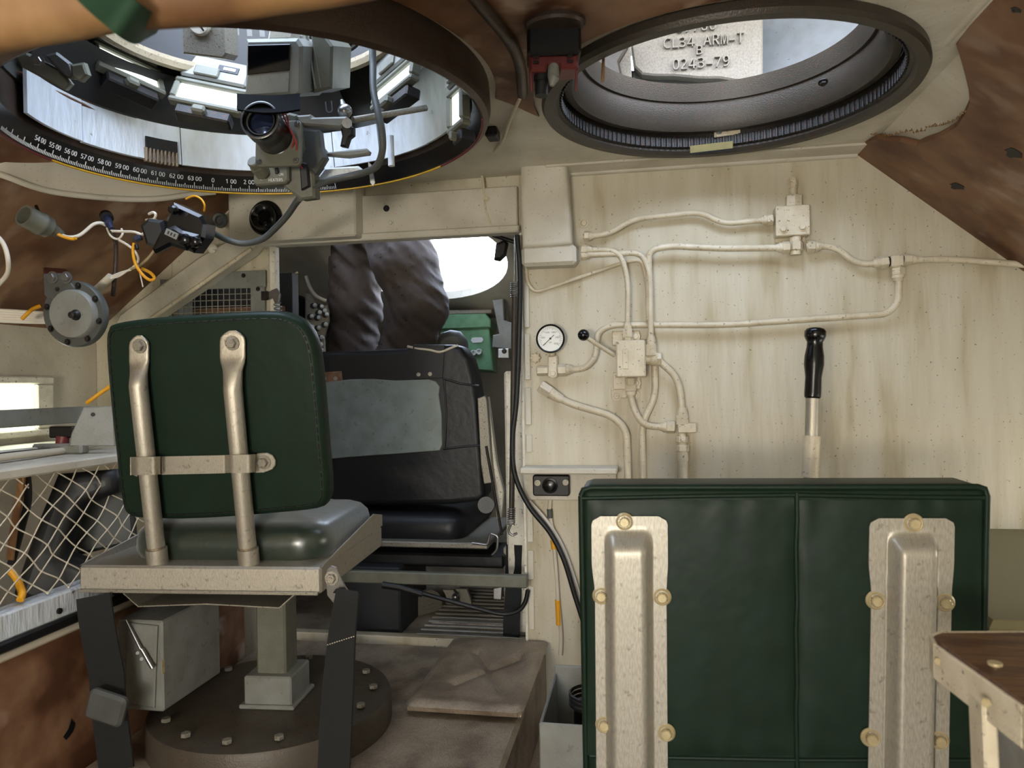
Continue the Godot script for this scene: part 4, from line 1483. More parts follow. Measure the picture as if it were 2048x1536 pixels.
func peri(label: String, c: Array, dl: float, dr: float) -> void:
	var tl := pd(c[0], c[1], dl)
	var tr := pd(c[2], c[3], dr)
	var br := pd(c[4], c[5], dr - 0.012)
	var bl := pd(c[6], c[7], dl - 0.012)
	var mid := (tl + tr + br + bl) * 0.25
	var x := ((tr - tl) + (br - bl)) * 0.5
	var y := ((tl - bl) + (tr - br)) * 0.5
	var w := x.length()
	var h := y.length()
	x = x.normalized()
	y = (y - x * y.dot(x)).normalized()
	var z := x.cross(y)
	var o := thing("periscope", label, "periscope", mid, "periscopes round the cupola")
	var b := Basis(x, y, z)
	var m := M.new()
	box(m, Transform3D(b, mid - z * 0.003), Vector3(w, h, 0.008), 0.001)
	put(o, "window_glass", m, C.prism_glow, "white window with a glow put in for daylight")
	var e := 0.011
	for s in [[Vector3(0, h / 2 + e / 2, 0), Vector3(w + 2 * e, e, 0.02)], [Vector3(0, -h / 2 - e / 2, 0), Vector3(w + 2 * e, e, 0.02)], [Vector3(-w / 2 - e / 2, 0, 0), Vector3(e, h, 0.02)], [Vector3(w / 2 + e / 2, 0, 0), Vector3(e, h, 0.02)]]:
		m = M.new()
		box(m, Transform3D(b, mid + b * s[0] - z * 0.002), s[1], 0.003)
		put(o, "frame_bar", m, C.olive_grey)
	m = M.new()
	box(m, Transform3D(b, mid + y * (h / 2 + e + 0.03) - z * 0.012), Vector3(w + 0.01, 0.055, 0.045), 0.004)
	put(o, "housing", m, C.grey_paint)
	m = M.new()
	box(m, Transform3D(b, mid + y * (h / 2 + e + 0.034) + z * 0.011 + x * w * 0.2), Vector3(w * 0.34, 0.016, 0.002), 0.0005)
	var pl := put(o, "data_plate", m, C.print_black)
	m = M.new()
	box(m, Transform3D(b, mid + y * (h / 2 + e + 0.034) + z * 0.0124 + x * w * 0.22), Vector3(w * 0.2, 0.007, 0.001), 0.0003)
	put(pl, "blank_field", m, C.print_white)
	m = M.new()
	box(m, Transform3D(b, mid + y * (h / 2 + e + 0.018) + z * 0.013 - x * w * 0.12), Vector3(w * 0.4, 0.022, 0.006), 0.002)
	put(o, "latch", m, C.olive_grey)
	m = M.new()
	box(m, Transform3D(b, mid - y * (h / 2 + e + 0.012) - z * 0.012), Vector3(w * 0.9, 0.022, 0.03), 0.003)
	put(o, "lower_body", m, C.dark_steel)
	m = M.new()
	box(m, Transform3D(b, mid - y * (h / 2 + e + 0.012) + z * 0.006 - x * w * 0.05), Vector3(w * 0.22, 0.016, 0.02), 0.004)
	put(o, "release_tab", m, C.olive_grey)

func sight() -> void:
	var n := K.basis * Vector3(-0.18, -0.42, 1.0)
	var f := face(pd(545, 140, 1.22), n)
	var o := thing("sight_block", "boxy grey sight with a dark glass face in the middle of the cupola", "sight", f.origin)
	var m := M.new()
	var pl := poly_on(f, [491, 78, 594, 76, 604, 92, 602, 186, 592, 194, 489, 190])
	ext(m, Transform3D(f.basis, f.origin - f.basis.z * 0.10), pl, 0.1, 0.005)
	put(o, "body", m, C.grey_paint)
	m = M.new()
	ext(m, f, poly_on(f, [497, 90, 582, 88, 580, 141, 496, 150]), 0.003, 0.001)
	put(o, "upper_glass", m, C.glass_dark, "dark upper glass")
	m = M.new()
	ext(m, f, poly_on(f, [496, 152, 580, 143, 578, 184, 492, 190]), 0.002, 0.0008)
	put(o, "lower_glass", m, C.grey_paint, "pale lower glass")
	m = M.new()
	ext(m, Transform3D(f.basis, f.origin - f.basis.z * 0.09), poly_on(f, [527, 58, 576, 56, 572, 76, 524, 78]), 0.07, 0.002)
	put(o, "name_plate", m, C.cream)
	# body going back on the far side, with a ribbed cheek
	m = M.new()
	ext(m, Transform3D(f.basis, f.origin - f.basis.z * 0.13), poly_on(f, [602, 66, 626, 62, 646, 90, 644, 178, 606, 188]), 0.09, 0.004)
	put(o, "cheek", m, C.olive_grey)
	for i in 3:
		m = M.new()
		var q := face(pd(610 + i * 11, 128, 1.245), n)
		box(m, Transform3D(q.basis, pd(612 + i * 11, 126 - i * 2, 1.245)), Vector3(0.003, 0.085, 0.008), 0.001)
		put(o, "rib", m, C.grey_paint)
	m = M.new()
	var sh := func(u, v): return pd(lerpf(475, 600, u), lerpf(190, 222, v) - sin(PI * u) * -4.0 + v * sin(u * PI) * 3.0, 1.20 - 0.05 * v - 0.02 * sin(PI * u))
	sheet(m, 14, 4, sh, 0.003)
	put(o, "brow_pad", m, C.rubber_matt, "black rubber brow pad")
	# eyepiece
	var a := pd(519, 240, 1.14)
	var b := pd(556, 282, 1.215)
	var eye := thing("eyepiece", "short black eyepiece tube with a coated lens under the sight block", "eyepiece", b)
	m = M.new()
	lathe(m, axis(b, a - b), [Vector2(0.033, -0.005), Vector2(0.033, 0.012), Vector2(0.0285, 0.014), Vector2(0.0285, 0.05), Vector2(0.030, 0.052), Vector2(0.030, a.distance_to(b)), Vector2(0.027, a.distance_to(b) + 0.001), Vector2(0.025, a.distance_to(b) - 0.003), Vector2(0.0225, a.distance_to(b) - 0.003), Vector2(0.0215, a.distance_to(b) - 0.006), Vector2(0.019, a.distance_to(b) - 0.006), Vector2(0.018, a.distance_to(b) - 0.01), Vector2(0.01, a.distance_to(b) - 0.011), Vector2(0, a.distance_to(b) - 0.011)], 40)
	put(eye, "tube", m, C.black_gloss)
	m = M.new()
	lathe(m, axis(a + (b - a).normalized() * 0.0095, a - b), [Vector2(0.0185, 0.0), Vector2(0.012, 0.003), Vector2(0, 0.0045)], 28)
	var lens := StandardMaterial3D.new()
	lens.albedo_color = Color(0.3, 0.36, 0.52)
	lens.roughness = 0.12
	lens.metallic = 0.8
	put(eye, "lens", m, lens, "blue coated lens")
	m = M.new()
	lathe(m, axis(a, a - b), [Vector2(0.030, -0.001), Vector2(0.0302, 0.0006), Vector2(0.0288, 0.0012), Vector2(0.0272, 0.001)], 40)
	put(eye, "rim", m, C.steel, "worn silver rim")
	m = M.new()
	var ia := axis(a + (b - a).normalized() * 0.006, a - b)
	lathe(m, ia, [Vector2(0.0235, 0.0), Vector2(0.0235, 0.0022), Vector2(0.0218, 0.003), Vector2(0.0205, 0.002), Vector2(0.0205, 0.0)], 40)
	put(eye, "inner_ring", m, C.grey_dark)
	m = M.new()
	var mp := face(pd(556, 286, 1.20), a - b)
	ext(m, Transform3D(mp.basis, mp.origin), rrect(0.076, 0.076, 0.008), -0.01, 0.002)
	var mpn := put(eye, "mount_plate", m, C.olive_grey)
	for s in [[-1, -1], [1, -1], [1, 1], [-1, 1]]:
		m = M.new()
		bolt(m, mp * Vector3(s[0] * 0.031, s[1] * 0.031, 0.0), mp.basis.z, 0.0035)
		put(mpn, "screw", m, C.steel)
	# control box with a knurled knob and a toggle
	var nf := K.basis * Vector3(-0.05, -0.15, 1.0)
	var cf := face(pd(542, 342, 1.27), nf)
	o = thing("control_box", "small grey-green control box with a knurled knob and toggle at the ring edge", "control box", cf.origin)
	m = M.new()
	ext(m, Transform3D(cf.basis, cf.origin - cf.basis.z * 0.04), poly_on(cf, [508, 318, 576, 309, 577, 360, 571, 367, 512, 372, 506, 366]), 0.04, 0.003)
	put(o, "face_plate", m, C.olive_grey)
	m = M.new()
	ext(m, Transform3D(cf.basis, cf.origin - cf.basis.z * 0.05), poly_on(cf, [574, 305, 602, 318, 622, 345, 624, 394, 596, 398, 560, 372]), 0.035, 0.004)
	put(o, "side_housing", m, C.olive_grey)
	m = M.new()
	ext(m, Transform3D(cf.basis, cf.origin - cf.basis.z * 0.06), poly_on(cf, [596, 320, 612, 326, 616, 372, 600, 380]), 0.055, 0.002)
	put(o, "clamp", m, C.rubber)
	m = M.new()
	lathe(m, axis(pd(523, 344, 1.265), K.basis * Vector3(-0.25, 0.45, 1)), [Vector2(0.0125, -0.004), Vector2(0.0125, 0.016), Vector2(0.0105, 0.0165), Vector2(0.0105, 0.027), Vector2(0.009, 0.029), Vector2(0, 0.029)], 20)
	put(o, "knob", m, C.olive_grey, "grey knurled knob")
	m = M.new()
	cyl(m, pd(551, 332, 1.262), pd(545, 320, 1.235), 0.0032, 12, 0.0042)
	put(o, "toggle", m, C.cream, "pale toggle lever")
	m = M.new()
	box(m, Transform3D(cf.basis, pd(553, 336, 1.263)), Vector3(0.006, 0.02, 0.003), 0.001)
	put(o, "toggle_slot", m, C.rubber)
	for w in [["LIGHT", 563, 321, 0.007], ["OFF", 526, 358, 0.006], ["ON", 562, 349, 0.006], ["HEATERS", 551, 360, 0.0065]]:
		words(o, "lettering", w[0], face(pp(w[1], w[2], cf.origin + cf.basis.z * 0.0005, cf.basis.z), nf), w[3], C.print_white, 0.0005)
	# bracket arm to the side of the eyepiece
	o = thing("sight_bracket", "grey jointed bracket arm reaching sideways from the eyepiece", "bracket", pd(640, 270, 1.25))
	m = M.new()
	ext(m, face(pd(600, 265, 1.25), nf), poly_on(face(pd(600, 265, 1.25), nf), [572, 240, 590, 232, 606, 236, 612, 300, 600, 330, 584, 330]), 0.03, 0.004)
	put(o, "upright", m, C.olive_grey)
	m = M.new()
	var q := face(pd(660, 246, 1.24), nf)
	ext(m, q, poly_on(q, [604, 238, 632, 236, 634, 242, 702, 240, 706, 252, 690, 262, 612, 256]), 0.03, 0.003)
	put(o, "arm", m, C.grey_paint)
	m = M.new()
	cyl(m, pd(694, 248, 1.22), pd(694, 246, 1.19), 0.008)
	ball(m, pd(690, 222, 1.235), 0.012)
	cyl(m, pd(690, 222, 1.235), pd(683, 200, 1.235), 0.008, 12, 0.003)
	put(o, "wing_screw", m, C.steel)
	m = M.new()
	ext(m, q, poly_on(q, [686, 256, 712, 258, 712, 274, 704, 280, 698, 298, 686, 296, 690, 276]), 0.02, 0.003)
	put(o, "trigger", m, C.rubber)
	m = M.new()
	ext(m, face(pd(640, 300, 1.30), nf), poly_on(face(pd(640, 300, 1.30), nf), [612, 262, 648, 266, 652, 300, 660, 320, 640, 352, 606, 330]), 0.03, 0.004)
	put(o, "link_plate", m, C.grey_dark)
	m = M.new()
	ext(m, face(pd(690, 310, 1.33), nf), poly_on(face(pd(690, 310, 1.33), nf), [652, 298, 660, 308, 738, 300, 744, 306, 742, 312, 700, 318, 654, 314]), 0.02, 0.003)
	put(o, "lower_arm", m, C.grey_paint)
	m = M.new()
	ext(m, face(pd(690, 340, 1.36), nf), poly_on(face(pd(690, 340, 1.36), nf), [640, 356, 654, 338, 720, 334, 730, 342, 700, 352, 640, 372]), 0.015, 0.003)
	put(o, "foot", m, C.blue_steel)
	m = M.new()
	cyl(m, pd(706, 240, 1.25), pd(852, 216, 1.36), 0.0055, 12)
	put(o, "rod", m, C.alu_dirty)
	# small blade, post, cables
	m = M.new()
	var bf := face(pd(744, 345, 1.4), nf)
	ext(m, bf, poly_on(bf, [736, 322, 744, 330, 751, 366, 747, 373, 741, 366]), 0.003, 0.0008)
	put(o, "pointer_blade", m, C.steel, "thin bright pointer blade")
	m = M.new()
	cyl(m, pd(781, 272, 1.46), pd(783, 332, 1.46), 0.0065, 14)
	solo("liner_post", m, C.blue_steel, "short pale round post on the cupola liner", "post", pd(783, 332, 1.46))
	var c := dp([745, 96, 1.28, 746, 130, 1.28, 747, 180, 1.27, 756, 225, 1.26, 764, 262, 1.26, 765, 300, 1.27, 755, 330, 1.29, 735, 343, 1.31, 700, 352, 1.32, 655, 362, 1.31, 622, 376, 1.29])
	m = M.new()
	tube(m, spl(c, 6), 0.0062, 12)
	solo("cable", m, C.grey_dark, "grey cable looping down inside the cupola to the control box", "cable", c[0])
	for e in [[[548, 222, 1.17, 560, 221, 1.17, 574, 232, 1.18, 578, 258, 1.19, 588, 276, 1.19, 584, 300, 1.2, 592, 318, 1.21, 604, 336, 1.23], "red twisted wire curling from the eyepiece to the control box"], [[552, 226, 1.175, 564, 226, 1.175, 570, 240, 1.18, 582, 262, 1.185, 592, 284, 1.19, 594, 305, 1.2, 600, 330, 1.22], "second red wire twisted with the first beside the eyepiece"]]:
		c = dp(e[0])
		m = M.new()
		tube(m, spl(c, 6), 0.0013, 6)
		solo("wire", m, C.wire_red, e[1], "wire", c[0], "red wires by the eyepiece")

# ---------------------------------------------------------------- small hatch, roof and upper side
func hatch() -> void:
	var T := Transform3D(Basis(), Vector3(HAT.x, 0, HAT.z))
	var o := thing("hatch_ring", "stepped grey-brown hatch ring with gear teeth in the roof", "ring", HAT)
	var m := M.new()
	lathe(m, T, [Vector2(0.294, 1.196), Vector2(0.300, 1.188), Vector2(0.316, 1.188), Vector2(0.320, 1.195), Vector2(0.318, 1.209), Vector2(0.294, 1.209), Vector2(0.294, 1.196)], 96)
	put(o, "flange", m, C.ring_grey)
	m = M.new()
	lathe(m, T, [Vector2(0.286, 1.236), Vector2(0.287, 1.203), Vector2(0.294, 1.200), Vector2(0.296, 1.209), Vector2(0.300, 1.236), Vector2(0.286, 1.236)], 96)
	put(o, "race", m, C.dark_steel)
	m = M.new()
	for i in 150:
		var a := TAU * i / 150
		var d := Vector3(cos(a), 0, sin(a))
		beam(m, T.origin + d * 0.2855 + Vector3(0, 1.2, 0), T.origin + d * 0.2865 + Vector3(0, 1.222, 0), 0.006, 0.005, d, 0.0015)
	put(o, "tooth", m, C.dark_steel).set_meta("kind", "stuff")
	m = M.new()
	lathe(m, T, [Vector2(0.252, 1.285), Vector2(0.256, 1.242), Vector2(0.266, 1.228), Vector2(0.279, 1.228), Vector2(0.284, 1.236), Vector2(0.284, 1.25), Vector2(0.335, 1.25), Vector2(0.335, 1.285), Vector2(0.252, 1.285)], 96)
	put(o, "inner_collar", m, C.ring_grey)
	m = M.new()
	lathe(m, T, [Vector2(0.236, 1.318), Vector2(0.246, 1.284), Vector2(0.29, 1.284), Vector2(0.29, 1.318), Vector2(0.236, 1.318)], 96)
	put(o, "upper_collar", m, C.ring_grey)
	for e in [[1182, 1.0], [1225, 1.0], [1436, 262.0], [1646, 225.0]]:
		m = M.new()
		var y: float = [258.0, 262.0, 262.0, 168.0][[1182, 1225, 1436, 1646].find(e[0])]
		bolt(m, py(e[0], y, 1.232) + Vector3(0, 0.004, 0), Vector3(0.0, -1, 0.4), 0.006)
		put(o, "bolt", m, C.dark_steel)
	# tag on the flange
	o = thing("yellow_tag", "small yellow tag plate on the lower edge of the hatch ring", "tag", py(1420, 298, 1.19))
	m = M.new()
	var A := py(1380, 300, 1.186)
	var B := py(1466, 290, 1.186)
	beam(m, A, B, 0.002, 0.017, Vector3.UP, 0.0006)
	put(o, "plate", m, C.tag_yellow)
	m = M.new()
	beam(m, A + Vector3(0, -0.009, 0.001), B + Vector3(0, -0.009, 0.001), 0.003, 0.004, Vector3.UP, 0.0006)
	put(o, "lower_edge", m, C.black_gloss)
	o = thing("latch_bracket", "small pale bracket with a screw above the yellow tag", "bracket", py(1455, 262, 1.22))
	m = M.new()
	var bf := face(pz(1455, 262, -1.63), Vector3.BACK)
	ext(m, bf, poly_on(bf, [1428, 252, 1500, 246, 1500, 266, 1428, 276]), 0.006, 0.002)
	put(o, "plate", m, C.pipe)
	m = M.new()
	bolt(m, bf * Vector3(-0.018, -0.001, 0.006), Vector3.BACK, 0.005)
	put(o, "screw", m, C.steel)
	# cover plate over the near half of the hatch
	m = M.new()
	var pl := PackedVector2Array()
	for q in [pz(1452, 42, -1.27), pz(1708, 72, -1.22)]:
		pl.append(Vector2(q.x, q.z))
	var y0 := pz(1452, 42, -1.27).y
	var pA := pz(1380, 34, -1.285)
	var pB := pz(1712, 73, -1.22)
	var cover := PackedVector2Array([Vector2(pA.x - 0.12, pA.z - 0.0), Vector2(pA.x, pA.z), Vector2(pB.x, pB.z), Vector2(0.46, -1.1), Vector2(0.40, -1.02), Vector2(-0.12, -1.02)])
	ext(m, Transform3D(Basis(Vector3.RIGHT, Vector3.BACK, Vector3.DOWN), Vector3(0, maxf(y0, 1.322) + 0.016, 0)), cover, 0.016, 0.003)
	solo("hatch_cover", m, C.ring_grey, "dark flat hatch cover closing the nearer half of the toothed hatch ring", "hatch cover", Vector3(pA.x, y0, pA.z))
	# side cheeks of the hatch opening, and an added unseen lid keeping sky light off the casting
	var qf := face(pz(1650, 150, -1.63), Vector3.BACK)
	m = M.new()
	ext(m, Transform3D(qf.basis, qf.origin - qf.basis.z * 0.02), poly_on(qf, [1708, 66, 1662, 134, 1612, 188, 1572, 206, 1700, 207, 1800, 150, 1830, 60]), 0.02, 0.004)
	solo("hatch_cheek", m, C.ring_grey, "dark cheek plate closing the hatch opening beside the bright armour plate", "plate", qf.origin)
	qf = face(pz(1200, 140, -1.63), Vector3.BACK)
	m = M.new()
	ext(m, Transform3D(qf.basis, qf.origin - qf.basis.z * 0.02), poly_on(qf, [1262, 50, 1256, 92, 1238, 122, 1246, 160, 1266, 204, 1170, 200, 1120, 120, 1190, 40]), 0.02, 0.004)
	solo("hatch_cheek", m, C.ring_grey, "dark cheek plate beside the lug of the cast block", "plate", qf.origin)
	m = M.new()
	box(m, Transform3D(Basis(Vector3.RIGHT, 0.12), Vector3(0.2, 1.68, -1.85)), Vector3(1.3, 0.04, 1.0), 0.01)
	for x in [-0.4, 0.8]:
		bx(m, Vector3(x - 0.02, 1.25, -2.3), Vector3(x + 0.02, 1.66, -1.7), 0.004)
	solo("added_lid", m, C.hull_dark, "added unseen lid shading the cast block outside", "hatch cover", Vector3(0.2, 1.7, -1.85))
	# casting with raised letters outside
	var zc := -1.74
	var f := face(pz(1395, 110, zc), Vector3(0.0, -0.12, 1))
	o = thing("casting_block", "rough grey cast block with raised foundry letters outside the hatch", "casting", f.origin)
	m = M.new()
	ext(m, Transform3D(f.basis, f.origin - f.basis.z * 0.07), poly_on(f, [1258, 60, 1262, 20, 1400, 8, 1526, 12, 1526, 162, 1470, 161, 1440, 156, 1400, 156, 1350, 151, 1310, 151, 1284, 148, 1268, 132]), 0.07, 0.004)
	put(o, "face_block", m, C.cast)
	m = M.new()
	ext(m, Transform3D(f.basis, f.origin - f.basis.z * 0.11), poly_on(f, [1262, 130, 1530, 150, 1530, 260, 1262, 260]), 0.07, 0.004)
	put(o, "lower_block", m, C.grey_dark)
	m = M.new()
	ext(m, Transform3D(f.basis, f.origin - f.basis.z * 0.05), poly_on(f, [1255, 92, 1261, 92, 1263, 140, 1266, 204, 1246, 160, 1236, 124]), 0.07, 0.003)
	put(o, "side_lug", m, C.cast)
	for w in [["37780", 1392, 55, 0.030], ["CL34 ARM–T", 1406, 84, 0.030], ["B", 1398, 103, 0.026], ["0243–79", 1402, 128, 0.031]]:
		words(o, "raised_lettering", w[0], face(pp(w[1], w[2], f.origin + f.basis.z * 0.001, f.basis.z), f.basis.z, Vector3(0.02, 1, 0)), w[3], C.cast, 0.02, true)
	m = M.new()
	var sf := face(pz(1615, 130, -1.86), Vector3(-0.35, -0.2, 1))
	ext(m, sf, poly_on(sf, [1500, -30, 1800, -10, 1790, 120, 1700, 190, 1590, 240, 1488, 250, 1490, 186, 1524, 190]), 0.02, 0.003)
	solo("armour_plate", m, C.armour, "bright blue-grey armour plate beyond the casting with rusty edges", "plate", sf.origin)

func roof_things() -> void:
	var m := M.new()
	# brown lining glued to the roof between the two rings
	var lf := func(u, v):
		var a := deg_to_rad(lerpf(16, -62, u))
		var b := deg_to_rad(lerpf(-186, -66, u))
		var p := Vector2(CUP.x + cos(a) * 0.41, CUP.z - sin(a) * 0.41)
		var q := Vector2(HAT.x + cos(b) * 0.334, HAT.z - sin(b) * 0.334)
		return v3(p.lerp(q, v), CEIL - 0.006 + 0.0015 * sin(u * 9.0 + v * 5.0))
	sheet(m, 30, 10, lf, -0.005)
	solo("roof_lining", m, C.foam, "brown stained lining on the roof between the two rings", "lining", Vector3(-0.2, CEIL, -1.1))
	var c := []
	for p in [[930, -30], [970, 20], [1005, 62], [1030, 100], [1042, 140], [1045, 188]]:
		c.append(py(p[0], p[1], CEIL - 0.013))
	m = M.new()
	tube(m, spl(c, 6), 0.009, 12)
	solo("roof_conduit", m, C.ring_brown, "brown painted conduit curving along the roof lining", "conduit", c[0])
	c = []
	for p in [[1040, 196], [1020, 240], [1000, 290], [960, 330], [966, 360], [972, 420], [985, 455]]:
		c.append(py(p[0], p[1], CEIL - 0.006) if p[1] < 320 else W(p[0], p[1], 0.02))
	m = M.new()
	tube(m, spl(c, 6), 0.0035, 8)
	solo("roof_wire", m, C.pipe, "thin cream wire running over the roof edge above the doorway", "wire", c[0])
	m = M.new()
	var sb := py(985, 258, CEIL)
	bx(m, sb + Vector3(-0.012, -0.02, -0.02), sb + Vector3(0.012, 0, 0.02), 0.003)
	solo("cable_clip", m, C.rubber, "small black clip on the roof at the ring edge", "clip", sb)
	# black and red connector unit
	var d := 1.03
	var ctr := pd(1110, 66, d)
	var o := thing("connector_unit", "black connector housing with a faded red lower guard on the roof", "connector", Vector3(ctr.x, CEIL, ctr.z))
	m = M.new()
	var tp := py(1108, 22, CEIL - 0.005)
	var t := Transform3D(Basis(), ctr)
	lathe(m, Transform3D(Basis().scaled(Vector3(1, 1, 0.75)), Vector3(ctr.x, CEIL - 0.014, ctr.z)), [Vector2(0, 0), Vector2(0.040, 0), Vector2(0.043, 0.004), Vector2(0.043, 0.014), Vector2(0, 0.014)], 32)
	put(o, "flange", m, C.ring_brown)
	m = M.new()
	var fb := face(ctr, K.basis.z)
	ext(m, Transform3D(fb.basis, fb.origin - fb.basis.z * 0.05), poly_on(fb, [1055, 36, 1162, 34, 1163, 100, 1158, 106, 1060, 110, 1055, 104]), 0.05, 0.004)
	put(o, "body", m, C.rubber)
	m = M.new()
	ext(m, fb, poly_on(fb, [1096, 26, 1120, 26, 1120, 48, 1096, 50]), 0.003, 0.001)
	put(o, "tape", m, C.olive_grey)
	m = M.new()
	ext(m, Transform3D(fb.basis, fb.origin - fb.basis.z * 0.045), poly_on(fb, [1059, 109, 1157, 106, 1158, 134, 1122, 136, 1118, 126, 1096, 126, 1092, 140, 1060, 140]), 0.042, 0.003)
	put(o, "guard", m, C.red, "faded red guard")
	for e in [[1061, 138, 1064, 184], [1154, 133, 1152, 182]]:
		m = M.new()
		cyl(m, pd(e[0], e[1], d + 0.01), pd(e[2], e[3], d + 0.015), 0.0018, 8)
		put(o, "guard_leg", m, C.red)
	m = M.new()
	cyl(m, pd(1084, 128, d + 0.02), pd(1083, 165, d + 0.02), 0.0115, 16)
	cyl(m, pd(1083, 165, d + 0.02), pd(1083, 192, d + 0.02), 0.0095, 16)
	put(o, "plug", m, C.rubber)
	m = M.new()
	cyl(m, pd(1107, 124, d + 0.012), pd(1107, 156, d + 0.012), 0.0085, 14, 0.0085)
	cyl(m, pd(1107, 156, d + 0.012), pd(1103, 172, d + 0.012), 0.0085, 14, 0.003)
	put(o, "cable_lug", m, C.grey_paint)
	for e in [[1066, 114], [1066, 124], [1134, 112], [1134, 122]]:
		m = M.new()
		beam(m, pp(e[0], e[1], fb.origin + fb.basis.z * 0.0006, fb.basis.z), pp(e[0] + 12, e[1], fb.origin + fb.basis.z * 0.0006, fb.basis.z), 0.0042, 0.001, fb.basis.z, 0.0002)
		put(o, "stencil_mark", m, C.dark_steel)
	# peeling strip hanging at the hatch edge
	c = dp([1209, 92, 1.13, 1207, 115, 1.13, 1206, 140, 1.132, 1205, 164, 1.135])
	m = M.new()
	tube(m, spl(c, 4), [0.0015, 0.0018, 0.002, 0.0022, 0.0024, 0.0025, 0.0026, 0.0027, 0.0028, 0.003, 0.003, 0.003, 0.002], 7)
	solo("glue_drip", m, C.foam_tan, "thin tan drip hanging in front of the hatch ring", "drip", c[0])
	# torn brown lining on the sloping side
	var so := Vector3(0.48, 1.225, 0)
	var sn := Vector3(-0.565, -0.68, 0).normalized()
	var sp := Transform3D(face(so + sn * 0.001, sn, Vector3.BACK).basis, so + sn * 0.001)
	m = M.new()
	var tl := poly_on(sp, [1703, 309, 1718, 288, 1736, 272, 1748, 268, 1761, 264, 1778, 268, 1808, 269, 1822, 273, 1840, 277, 1858, 268, 1880, 261, 1900, 250, 1919, 237, 1936, 212, 1946, 190, 1945, 172, 1938, 140, 1930, 110, 1919, 74, 1930, 56, 1944, 36, 1970, -10, 1990, -60, 2400, -60, 2400, 620, 2100, 548, 2048, 532, 2000, 523, 1960, 500, 1930, 470, 1905, 448, 1875, 424, 1830, 394, 1790, 366, 1750, 338])
	ext(m, sp, tl, 0.014, 0.005)
	o = thing("torn_lining", "torn reddish-brown lining sheet peeling off the cream sloping side", "lining", pp(1900, 350, so, sn))
	put(o, "sheet", m, C.foam)
	for e in [[1914, 373, 14, 6], [2027, 307, 17, 9], [2032, 20, 10, 5]]:
		m = M.new()
		var q := face(pp(e[0], e[1], so + sn * 0.0152, sn), sn, Vector3.BACK)
		var bl := []
		for i in 10:
			var a := TAU * i / 10
			bl.append_array([e[0] + cos(a) * e[2] * (1.0 + 0.3 * sin(i * 2.3)), e[1] + sin(a) * e[3] * (1.0 + 0.35 * cos(i * 1.7)) + cos(a) * e[3] * 0.5])
		ext(m, q, poly_on(q, bl), 0.001, 0.0003)
		put(o, "hole", m, C.rubber)
	# frayed edge of the tear
	m = M.new()
	var rng := RandomNumberGenerator.new()
	rng.seed = 5
	for i in 46:
		var k := i / 45.0
		var x := lerpf(1738, 1930, k)
		var y := 268.0 + sin(k * 9.0) * 4.0 + (6.0 if k > 0.45 and k < 0.6 else 0.0) - pow(k, 3.0) * 45.0
		var p := pp(x, y, so + sn * 0.016, sn)
		cyl(m, p, p + Vector3(rng.randf_range(-0.004, 0.004), rng.randf_range(0.002, 0.007), rng.randf_range(-0.004, 0.002)), 0.0016, 5, 0.0004)
	put(o, "frayed_edge", m, C.foam_tan).set_meta("kind", "stuff")
	m = M.new()
	tube(m, [pp(1888, 76, so + sn * 0.012, sn), pp(1925, 34, so + sn * 0.012, sn), pp(1990, -40, so + sn * 0.012, sn)], 0.014, 14)
	solo("side_conduit", m, C.cream, "fat cream conduit on the sloping side beside the torn lining", "conduit", pp(1888, 76, so, sn))
	# padded bench along the far side
	m = M.new()
	var cu := PackedVector2Array([Vector2(0.455, ZB + 0.004), Vector2(1.148, ZB + 0.004), Vector2(1.148, -0.25), Vector2(0.635, -0.25), Vector2(0.635, -1.1), Vector2(0.455, -1.1)])
	ext(m, Transform3D(Basis(Vector3.RIGHT, Vector3.BACK, Vector3.DOWN), Vector3(0, 0.366, 0)), cu, 0.096, 0.009)
	o = thing("side_bench", "low bench with an olive woven cushion against the hull side", "bench", Vector3(0.92, 0.0, -1.0))
	put(o, "cushion", m, C.cloth_olive)
	m = M.new()
	bx(m, Vector3(0.65, -0.1, ZB), Vector3(1.15, 0.27, -0.27), 0.005)
	put(o, "box_frame", m, C.cream)
	# drooping roof lining just above the camera, with a green strap over its lip
	m = M.new()
	var lip := [[-260, 148], [-60, 118], [60, 97], [150, 82], [220, 68], [300, 62], [400, 56], [480, 43], [560, 30], [640, 20], [720, 6], [800, -12], [900, -40]]
	var fn := func(u, v):
		var f: float = u * (lip.size() - 1)
		var i := mini(int(f), lip.size() - 2)
		var x := lerpf(lip[i][0], lip[i + 1][0], f - i)
		var y := lerpf(lip[i][1], lip[i + 1][1], f - i)
		var p := pd(x, y - 8, 0.52)
		# v: from the far back side round the lip and up towards the camera
		var a := lerpf(-0.5 * PI, 0.9 * PI, v)
		var q: Vector3 = p + Vector3(0, 0.02 - 0.02 * cos(a) * 1.0, 0.02 * sin(a))
		if v > 0.65:
			q = p + Vector3(0, 0.03 + (v - 0.65) * 0.55, 0.02 + (v - 0.65) * 0.45)
		elif v < 0.1:
			q += Vector3(0, (0.1 - v) * 1.6, -(0.1 - v) * 0.2)
		return q
	sheet(m, 48, 24, fn, 0.004)
	solo("roof_padding", m, C.foam_tan, "tan padding drooping from the roof across the cupola opening", "padding", pd(300, 40, 0.5))
	m = M.new()
	var g := dp([150, -60, 0.46, 200, -10, 0.475, 232, 18, 0.485, 262, 44, 0.495, 290, 58, 0.52, 310, 50, 0.56, 330, 40, 0.6])
	var gw := []
	for i in g.size():
		gw.append(K.basis * Vector3(0.009, 0.009, 0.004))
	ribbon(m, spl(g, 5), spl(gw, 5), 0.004)
	solo("green_strap", m, C.strap_green, "dark green strap hung over the tan roof padding", "strap", g[2])

